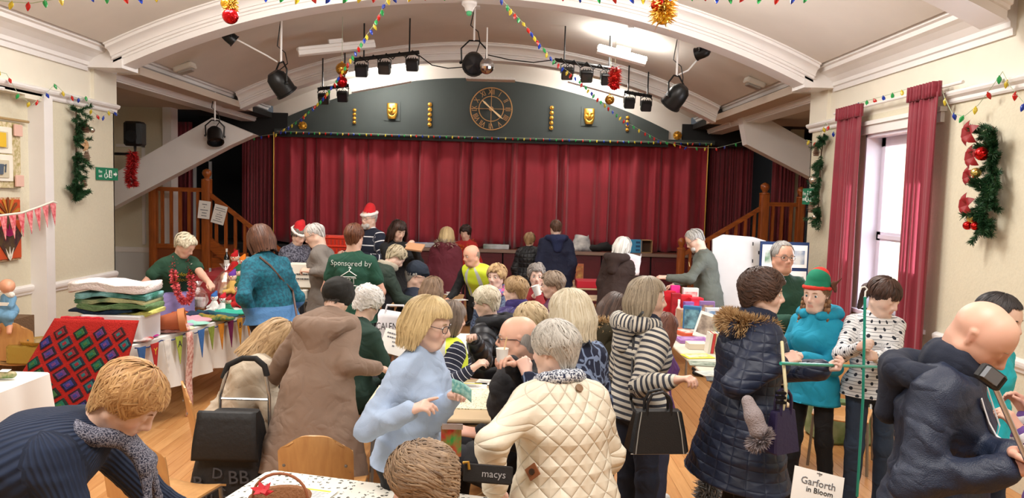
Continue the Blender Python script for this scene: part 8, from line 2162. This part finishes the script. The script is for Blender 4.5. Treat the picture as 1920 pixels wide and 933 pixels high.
for i, (tx, x, z, sz, a) in enumerate((('B', -.13, .36, .1, .1), ('D', -.02, .42, .08, -.1), ('BB', .1, .4, .1, .05), ('E', -.08, .28, .09, 1.5), ('BD', .06, .26, .08, 0.), ('K', .15, .3, .08, .2), ('R', .0, .34, .07, .3))):
	text_mesh(tx, sz * 1.1, M('dark_grey_print', '444448', .7), Matrix.Translation((cx + x, cy - .145, z)) @ Matrix.Rotation(math.pi / 2, 4, 'X') @ Matrix.Rotation(a, 4, 'Z'), root, 'lettering', .002)
# ------------------------------------------------------------- right stall of books, games and bags
XT0, XT1, YT0, YT1 = 1.5, 2.08, 5.35, 8.3
_, TR_ = table('long beige stall table of books and games on the right', ((XT0 + XT1) / 2, (YT0 + YT1) / 2), YT1 - YT0, XT1 - XT0, math.pi / 2, top=M('pale_grey_laminate', 'c8bfae', .5))
table('small beige table end between the navy coat and the elf-hatted girl', (1.72, 5.0), .3, .5, 0)
def boxbook(label, c, size, rz, cover, pic, rx=0., name='boxed_game', spine=None, text=None, group=None, cat='game', tilt=0.):
	root = thing(name, label, cat, c, group); T = TR(c, rz) @ Matrix.Rotation(rx, 4, 'X') @ Matrix.Rotation(tilt, 4, 'Y'); w, d, h = size
	MB().rbox((0, 0, h / 2), (w, d, h), min(.004, d * .2), T).build('box_body', M('card_' + cover, cover, .45), root)
	if pic: MB().bbox((0, -d / 2 - .001, h * .52), (w * .82, .002, h * .72), T).build('cover_picture', M('picture_%s%s' % pic, pic[0], .45, color2=pic[1], ns=14), root)
	if text: text_mesh(text, h * .12, m_blet, T @ Matrix.Translation((w * .0, -d / 2 - .003, h * .08)) @ Matrix.Rotation(math.pi / 2, 4, 'X'), root)
	return root
yy = lambda px, py: atz(px, py, .757)
def bx(label, px, py, Y, size, rz, cover, pic, **k):
	p = at(px, py, Y); p.z = .747; p.x = min(max(p.x, XT0 + size[0] * .3), XT1 - .02); return boxbook(label, p, size, rz, cover, pic, **k)
bx('red gift bag at the back left of the right stall', 1252, 590, 8.15, (.13, .1, .3), .1, 'b81420', ('a81018', 'c82028'), name='gift_bag', cat='gift bag')
bx('darker red gift bag beside the white bottle on the right stall', 1266, 590, 7.95, (.1, .1, .3), -.1, '98101a', ('8a0c14', 'b01c28'), name='gift_bag', cat='gift bag')
bx('hot pink gift box standing behind the red gift bags', 1265, 560, 8.25, (.1, .06, .35), 0, 'd82a80', None, name='gift_box', cat='gift')
bx('wide red gift bag right of the white bottle', 1284, 560, 8.0, (.13, .1, .28), .1, 'c81c24', ('d83038', 'b81420'), name='gift_bag', cat='gift bag')
bx('red box with a clear window nearest the grey jumper', 1304, 560, 7.95, (.14, .12, .26), .1, 'c81c30', ('e03050', 'c01828'), name='gift_box', cat='gift')
bx('white-topped red box beyond the clear-window box', 1294, 550, 8.22, (.17, .08, .33), .0, 'd8d4d0', ('c82a34', 'd8d0cc'), name='gift_box', cat='gift')
p = at(1272, 590, 7.75); p.z = .747; bottle('white bottle between the red gift bags on the right stall', p, 'e8e4e0', 'f0ece8', .26, .03)
bx('tan boxed book set standing left of the blue game', 1279, 600, 7.5, (.1, .09, .2), .3, 'b89078', ('c8a060', '8a5a48'))
bx('small purple boxed game behind the blue game', 1290, 590, 7.75, (.1, .06, .24), .2, '8a5aa0', ('7a4a98', 'b898c0'))
bx('blue boxed game with a bird picture on the right stall', 1297, 610, 7.3, (.17, .07, .26), -.35, '2a6a98', ('7ab0c0', '3a5a6a'))
bx('tall purple-edged board game behind the leaning puzzle', 1329, 600, 7.6, (.15, .06, .27), -.1, '8a6aa0', ('c8a878', '6a4a70'))
bx('white boxed game with a blue picture right of the purple-edged game', 1348, 605, 7.35, (.16, .06, .24), .1, 'd8dce0', ('4a80b0', 'c8d0d8'))
bx('green and tan boxed puzzle at the right end of the row of games', 1352, 620, 6.95, (.15, .05, .22), .1, 'a8a890', ('6a8a6a', 'd0c8a8'))
bx('leaning white puzzle box with a photograph on the right stall', 1319, 625, 6.95, (.21, .035, .25), -.25, 'e4e0d8', ('6a5a4c', 'b0a08c'), rx=-.35, tilt=.28)
bx('dark blue crumpled cloth bag lying behind the games', 1312, 590, 7.8, (.24, .1, .12), .4, '2a3a68', ('2a3a68', '4a5a88'), name='cloth_bag', cat='bag')
def flat(label, px, py, size, rz, c, pic=None, z=.747, name='book', cat='book', group=None, th=.02):
	p = atz(px, py, z); p.x = min(max(p.x, XT0 + .06), XT1 - .06); root = thing(name, label, cat, p, group); T = TR(p, rz); w, d = size
	MB().rbox((0, 0, th / 2), (w, d, th), .003, T).build('book_block', M('card_' + c, c, .5), root)
	if pic: MB().bbox((0, 0, th + .001), (w * .8, d * .7, .0015), T).build('cover_picture', M('picture_%s%s' % pic, pic[0], .5, color2=pic[1], ns=16), root)
flat('orange and white annual lying before the blue game', 1291, 626, (.24, .3), .3, 'c8502c', ('d8d0c4', '8a5a3a'), th=.035)
flat('brown framed picture lying behind the orange annual', 1276, 610, (.2, .2), .2, '8a6a4a', ('d0c8bc', '9a8a78'), th=.02)
flat('large purple book below the orange annual', 1298, 640, (.28, .2), .05, '9a6aa8', ('b890b8', '7a4a88'), th=.03)
flat('thick pale book in front of the purple one', 1306, 652, (.17, .14), .02, 'd8ccb8', None, th=.05)
flat('yellow-topped magazine near the front of the right stall', 1308, 668, (.24, .17), .2, 'd8cc3a', ('d8d8c8', 'a8b068'), th=.006, name='magazine', cat='magazine')
flat('grey green magazine beside the yellow-topped one', 1318, 682, (.22, .17), -.15, '8a9080', ('a8b0a0', '5a6a5a'), th=.006, name='magazine', cat='magazine')
flat('pale magazine at the near corner of the right stall', 1334, 700, (.2, .15), .3, 'c8c8c0', ('98a8a8', 'd8d4c8'), th=.006, name='magazine', cat='magazine')
flat('dark magazine lying right of the pale one', 1348, 712, (.18, .13), -.2, '4a4a50', ('6a7a70', '3a3a40'), th=.006, name='magazine', cat='magazine')
cb = ['e0dcd0', 'c83a3a', 'd8c8a0', '6a8ab0', 'e6e2da', 'a83a48', 'c8b48a', 'e0dcd4']
for i, c in enumerate(cb):
	p = Vector((1.74 + i * .026, 6.35, .747)); root = thing('paperback', ('cream', 'red', 'buff', 'blue', 'white', 'crimson', 'straw-coloured', 'ivory')[i] + ' upright paperback in the row beside the navy quilted coat', 'book', p, 'row of paperbacks on the right stall')
	T = TR(p, .0) @ Matrix.Rotation(.12, 4, 'Y'); MB().bbox((0, 0, .085), (.02, .12, .17), T).build('pages', M('page_edges', 'e2d8c2', .8), root); MB().bbox((-.0105, 0, .086), (.002, .122, .174), T).bbox((0, -.061, .086), (.022, .002, .174), T).build('cover', M('card_' + c, c, .5), root)
for i in range(0):
	c = ['d8d0b8', 'b8463c', '7a8a98', 'c8a868', '6a7a5a', 'e6e2da'][i % 6]; x = wob(1.55, 1.95); y = wob(7.0, 7.5)
	root = thing('book', 'book lying among the far rows of the right stall', 'book', (x, y, .747 + .0), 'flat books at the far end of the right stall'); T = TR((1.53 + (i % 4) * .125, 7.05 + (i // 4) * .13, .747), RND.uniform(-.15, .15)); th = RND.uniform(.02, .06)
	root.location = T.translation; MB().rbox((0, 0, th / 2), (.11, .115, th), .003, T).build('book_block', M('card_' + c, c, .5), root)
# tables in front of the stage, right
_, _ = table('far table with pictures in front of the stage, right of the navy anorak', (at(1078, 505, 11.5).x, 11.5), .5, .5, 0, .74)
_, _ = table('far table holding a red box beside the brown hooded coat', (at(1118, 505, 10.9).x, 10.9), .75, .5, 0, .74)
p = at(1078, 495, 11.45); p.z = .742
for q in (-1, 1): boxbook(('left', 'right')[q > 0] + ' orange picture card standing on the far table', p + Vector((q * .075, 0, 0)), (.12, .03, .28), 0, 'c87850', ('d8a860', 'a85a40'), name='picture_card', cat='card')
p = at(1113, 492, 10.85); p.z = .742; tag(MB().rbox(p + Vector((0, 0, .05)), (.5, .35, .1), .01).build('red_box', M('red_card_box', 'c01c34', .5)), 'flat red box on the far table beside the brown hooded coat', 'box')
_, _ = table('far table piled with crockery behind the striped hooded top', (1.42, 9.3), .75, .4, 0, .8)
for i, (px, c, w, h, lab) in enumerate(((1190, 'd8d8cc', .14, .12, 'pale plastic tub on the far crockery table'), (1205, '5a8a3a', .16, .14, 'green bag on the far crockery table'), (1222, 'c8a878', .14, .09, 'tan basket on the far crockery table'), (1236, 'e0e0dc', .08, .12, 'white pot on the far crockery table'), (1212, 'd0d4cc', .22, .05, 'wide pale dish stacked on the far crockery table'))):
	p = at(px, 490, 9.28 + (.1 if i == 4 else 0)); p.z = .802 if i != 4 else .802
	tag(MB().lathe([(w * .38, 0), (w * .5, h), (w * .52, h), (w * .46, h * .97), (w * .33, .008), (0, .008)], p, 18).build('container', M('tub_' + c, c, .5), None, True), lab, 'container')
bag3('pink_bag', 'white and pink carrier bag held beside the brown hooded coat', at(1185, 515, 8.85), .16, .24, .08, M('pink_polythene', 'e8d0d8', .45, color2='f0ecee', ns=8), 0, -.3, False)
# things on the stage edge
def on_stage(px, w): return Vector((at(px, 470, 14.42).x, 14.45, ZS + .002))
bag3('carrier_bag', 'white printed carrier bag on the stage edge right of the navy anorak', on_stage(1090, 0), .42, .3, .16, M('white_polythene_print', 'd8d8d4', .45, color2='6a6a70', ns=5), 0, .35, False)
p = on_stage(1128, 0); soft('black_coat', 'black coat heaped on the stage edge left of the white bob', 'coat', [P(p + Vector((-.2, 0, .06)), p + Vector((.2, 0, .08)), .07, .06, None, 1, .05), P(p + Vector((0, 0, .1)), p + Vector((.1, 0, .14)), .07, .05, None, 1, .05)], m_black, .02, None, .01)
root = thing('fruit_crate', 'blue plastic crate on its side on the stage edge', 'crate', on_stage(1190, 0)); p = root.location; m_bc = M('blue_plastic_crate', '3a98c8', .4)
MB().box((p.x - .12, p.y - .08, p.z), (p.x + .13, p.y + .1, p.z + .25)).build('crate_body', m_bc, root)
for q in range(3): MB().bbox((p.x + .05, p.y - .083, p.z + .05 + q * .075), (.08, .006, .04)).build('slot', M('dark_blue_slot', '174a78', .6), root)
root = thing('cardboard_box', 'brown cardboard box lying open beside the blue crate', 'box', on_stage(1211, 0)); p = root.location; m_cb = M('cardboard', 'b08a60', .8)
MB().box((p.x - .11, p.y - .1, p.z), (p.x + .11, p.y + .1, p.z + .012)).box((p.x - .11, p.y - .1, p.z + .24), (p.x + .11, p.y + .1, p.z + .252)).box((p.x - .11, p.y - .1, p.z), (p.x - .098, p.y + .1, p.z + .252)).box((p.x + .098, p.y - .1, p.z), (p.x + .11, p.y + .1, p.z + .252)).box((p.x - .1, p.y + .09, p.z), (p.x + .1, p.y + .1, p.z + .25)).build('box_walls', m_cb, root)
MB().box((p.x - .098, p.y + .07, p.z + .012), (p.x + .098, p.y + .09, p.z + .24)).build('inner_back', M('dark_cardboard', '4a3626', .9), root)
# left of centre, in front of the stage
def crate_stack(px, py, Y, n):
	p = at(px, py, Y)
	for i in range(n):
		c = Vector((p.x, p.y, p.z + i * .1)); root = thing('plastic_crate', ('orange red plastic crate, %s of the stack left of the santa-hatted man' % ('lowest', 'second', 'third', 'topmost')[i]), 'crate', c); m_ = M('orange_red_plastic', 'd0341c', .45)
		rings = [[(c.x + sx * w, c.y + sy * d, c.z + z) for sx, sy in ((-1, -1), (1, -1), (1, 1), (-1, 1))] for w, d, z in ((.2, .14, 0), (.22, .16, .14), (.235, .175, .14), (.235, .175, .16), (.215, .155, .16), (.19, .13, .01))]
		MB().loft(rings, True, True).build('crate_shell', m_, root)
		for q in range(7): MB().bbox((c.x - .15 + q * .05, c.y - .165, c.z + .08), (.012, .02, .1)).build('slat', M('dark_orange_slat', '9a2010', .5), root)
_, _ = table('far table behind the sponsor t-shirt carrying red crates', (at(640, 500, 9.9).x, 9.9), .9, .5, 0, .95)
pc_ = at(640, 500, 9.9)
for i in range(3): pass
crate_stack(640, 0, 9.9, 0)
p0 = Vector((at(640, 480, 9.9).x, 9.9, .955))
def crates(p0, n):
	for i in range(n):
		c = p0 + Vector((0, 0, i * .11)); root = thing('plastic_crate', 'orange red plastic crate, %s in the stack left of the santa-hatted man' % ('lowest', 'second from the bottom', 'third from the bottom', 'topmost')[i], 'crate', c); m_ = M('orange_red_plastic', 'd0341c', .45)
		rings = [[(c.x + sx * w, c.y + sy * d, c.z + z) for sx, sy in ((-1, -1), (1, -1), (1, 1), (-1, 1))] for w, d, z in ((.2, .14, 0), (.22, .16, .14), (.24, .18, .14), (.24, .18, .16), (.215, .155, .16), (.19, .13, .01))]
		MB().loft(rings, True, True).build('crate_shell', m_, root)
		for q in range(7): MB().bbox((c.x - .15 + q * .05, c.y - .16, c.z + .075), (.02, .012, .09)).build('slat', M('dark_orange_slat', '9a2010', .5), root)
crates(p0 + Vector((0, 0, .0)), 4)
# raffle drum box and pots by the grey sweater
_, _ = table('narrow table with the white box left of the man in the grey sweater', (at(555, 520, 8.2).x, 8.2), .5, .4, 0, 1.0)
p = Vector((at(562, 500, 8.15).x, 8.1, 1.002)); root = thing('collection_box', 'white sloping box with handwriting left of the grey sweater', 'box', p)
MB().loft([[(p.x - .17, p.y - .14, p.z), (p.x + .19, p.y - .14, p.z), (p.x + .19, p.y + .14, p.z), (p.x - .17, p.y + .14, p.z)], [(p.x - .1, p.y - .12, p.z + .24), (p.x + .17, p.y - .12, p.z + .24), (p.x + .17, p.y + .12, p.z + .24), (p.x - .1, p.y + .12, p.z + .24)]]).build('box_body', M('white_card_box', 'e4dfd2', .7), root)
scribble(Matrix.Translation((p.x + .09, p.y - .138, p.z + .12)) @ Matrix.Rotation(math.pi / 2 - .08, 4, 'X'), .16, .1, (1, .9), m_blet, root)
for i in range(3):
	q = Vector((at(548 + i * 12, 520, 7.95).x, 7.95, 0.93)); tag(MB().rbox(q, (.07, .08, .1), .02).build('white_pot', M('white_plastic_pot', 'dcd8cc', .5)), 'small white pot under the collection box, %s' % ('left', 'middle', 'right')[i] + ' one of three', 'pot')
tag(MB().bbox((at(560, 525, 7.95).x, 7.95, .87), (.32, .14, .02)).tube([(at(560, 525, 7.95).x - .0, 7.95, .87), (at(560, 525, 7.95).x, 7.95, 0)], .014, 8).build('pot_shelf', m_steel), 'steel pedestal shelf carrying the three white pots', 'shelf')
# fascia: blue-edged boxes on stage near notepad
for i, (px, c, lab) in enumerate(((795, '2a4a8c', 'long blue-edged box on the stage edge beside the burgundy parka'), (930, '6a7a70', 'green grey folded cloth on the stage edge left of the black coat'))):
	p = on_stage(px, 0); tag(MB().rbox(p + Vector((0, 0, .04)), (.5, .25, .08), .01).build('flat_box', M('flat_' + c, c, .6, color2='c8ccd0', ns=3)), lab, 'box')
_, _ = table('far table with yellow pots between the notepad and the burgundy parka', (at(800, 470, 11.2).x, 11.2), .8, .5, 0, .85)
for i in range(4):
	p = Vector((at(775 + i * 16, 470, 11.1).x, 11.1, .852)); tag(MB().lathe([(.04, 0), (.06, .12), (.055, .12), (.03, .01), (0, .01)], p, 14).build('plant_pot', M('pot_%d' % i, ('c8b848', '3a8a4a', 'd8d8c8', 'c8a040')[i], .5), None, True), ('yellow', 'green', 'white', 'amber')[i] + ' pot on the far table left of the burgundy parka', 'pot')
# display board and white backboard on the right
c = at(1470, 480, 8.6); root = thing('display_board', 'blue-framed display board of photographs behind the man in green', 'display board', (c.x, c.y, 0))
MB().bbox((c.x, c.y, 1.12), (.56, .03, .95)).build('board_panel', M('navy_felt', '1c3058', .9), root)
for i in range(2):
	for j in range(3):
		q = (c.x - .14 + .28 * i, c.y - .02, 1.43 - .3 * j); MB().bbox(q, (.24, .006, .26)).build('mount', m_paper, root); MB().bbox((q[0], q[1] - .004, q[2] - .01), (.18, .003, .16)).build('photograph', M('photo_print_%d' % (i + j * 2), ('5a7a5a', '7a8aa0', '8a5a50', '6a6a5a', '4a5a7a', '8a8a6a')[i + j * 2], .4, color2='c8c8c0', ns=9), root)
for q in (-.25, .25): MB().tube([(c.x + q, c.y, .65), (c.x + q, c.y + .0, 0)], .015, 8).build('leg', m_steel, root)
c = at(1405, 540, 8.6); root = thing('white_screen', 'large white foam board leaning behind the man with the grey beard', 'board', (c.x, c.y, 0)); T = Matrix.Translation((c.x, c.y, 0)) @ Matrix.Rotation(-.08, 4, 'X')
MB().prism([(-.42, 0), (.42, 0), (.42, 1.32), (.33, 1.45), (.22, 1.45), (.2, 1.6), (.05, 1.64), (-.3, 1.66), (-.42, 1.6)], -.02, .02, T @ Matrix.Rotation(math.pi / 2, 4, 'X')).build('foam_panel', M('white_polystyrene', 'c8c6c4', .8, noise=.06, ns=5), root)
for q in range(4): MB().bbox((.05 + .07 * (q % 2), -.022, 1.56 - .1 * q), (.012, .004, .04), T).build('slot', m_blackm, root)
# tinsel trees on the floor
def tinsel_tree(label, px, py, Y, c1, c2, h, r, base):
	p = at(px, py, Y); p.z = 0; root = thing('tinsel_tree', label, 'tinsel tree', p)
	MB().lathe([(r * 1.05, 0), (r * 1.05, .03), (r * .6, .06), (.02, .07)], p, 24).build('base', base, root, True)
	path = []
	for i in range(60):
		a = i * .7; k = 1 - i / 60 * .75; path.append((p.x + r * .6 * k * math.cos(a), p.y + r * .6 * k * math.sin(a), .08 + h * i / 60))
	o = fur(root, 'tinsel', path, .02, .045, c1, c2, 2600, .003, down=.1); o['kind'] = 'stuff'
tinsel_tree('small silver tinsel tree standing on the floor left of the navy coat', 1330, 915, 4.55, 'c8ccd0', '7a7e84', .26, .13, m_blackm)
p = at(1440, 935, 4.3); p.z = .02; root = thing('tinsel_heap', 'purple tinsel heap on the floor behind the navy coat', 'tinsel', p)
o = fur(root, 'strands', [tuple(p + Vector((.07 * math.cos(i), .05 * math.sin(i * 1.7), .03 + .012 * i))) for i in range(8)], .03, .05, '5a2ab8', '28106a', 900, .003); o['kind'] = 'stuff'
# chairs under the other sitters
for k, lab in (('spot', None),): pass
c_ = at(1590, 900, 5.6); chair('plywood chair behind the two girls near the window', (c_.x, 5.75), 2.6)
tag(MB().rbox((at(1575, 800, 6.4).x, 6.4, .2), (.5, .4, .4), .05).build('green_bag', M('green_print_bag', '5a7a48', .7, color2='8aa080', ns=8)), 'green printed shopping bag on the floor behind the two girls', 'bag')
tag(MB().loft([[(2.18, 4.9, 0), (2.34, 4.9, 0), (2.34, 5.02, 0), (2.18, 5.02, 0)], [(2.22, 4.93, .13), (2.3, 4.93, .13), (2.3, 4.98, .13), (2.22, 4.98, .13)]]).build('orange_marker', M('orange_plastic', 'd84a24', .5)), 'small orange marker on the floor beside the girl in spots', 'marker')
# chairs for the seated figures
lbl = {'white-haired': 'plywood chair under the white-haired woman in dark green', 'person in a pale beige': 'plywood chair under the pale beige raincoat', 'woman in a navy striped': 'plywood chair under the safety vest and striped jumper', 'woman with a white blonde': 'plywood chair under the black padded coat', 'woman in a purple quilted': 'plywood chair under the purple quilted jacket', 'woman in a colourful': 'plywood chair under the woman with the colourful scarf', 'woman in a red cardigan': 'plywood chair under the red cardigan', 'woman in a plum': 'plywood chair under the plum jumper', 'woman with long brown grey': 'plywood chair under the woman with the pink scarf', 'man in a navy flat': 'plywood chair under the man in the flat cap', 'seated woman with curly': 'plywood chair under the curly-haired woman at the bottom edge', 'woman with fair wavy': 'plywood chair under the woman with fair wavy hair'}
for o in list(COL.objects):
	if o.name.startswith('person') and o.get('label'):
		for k, lab in lbl.items():
			if o['label'].startswith(k):
				h = HEAD[o.name]; chair(lab, (o.location.x, o.location.y), h)
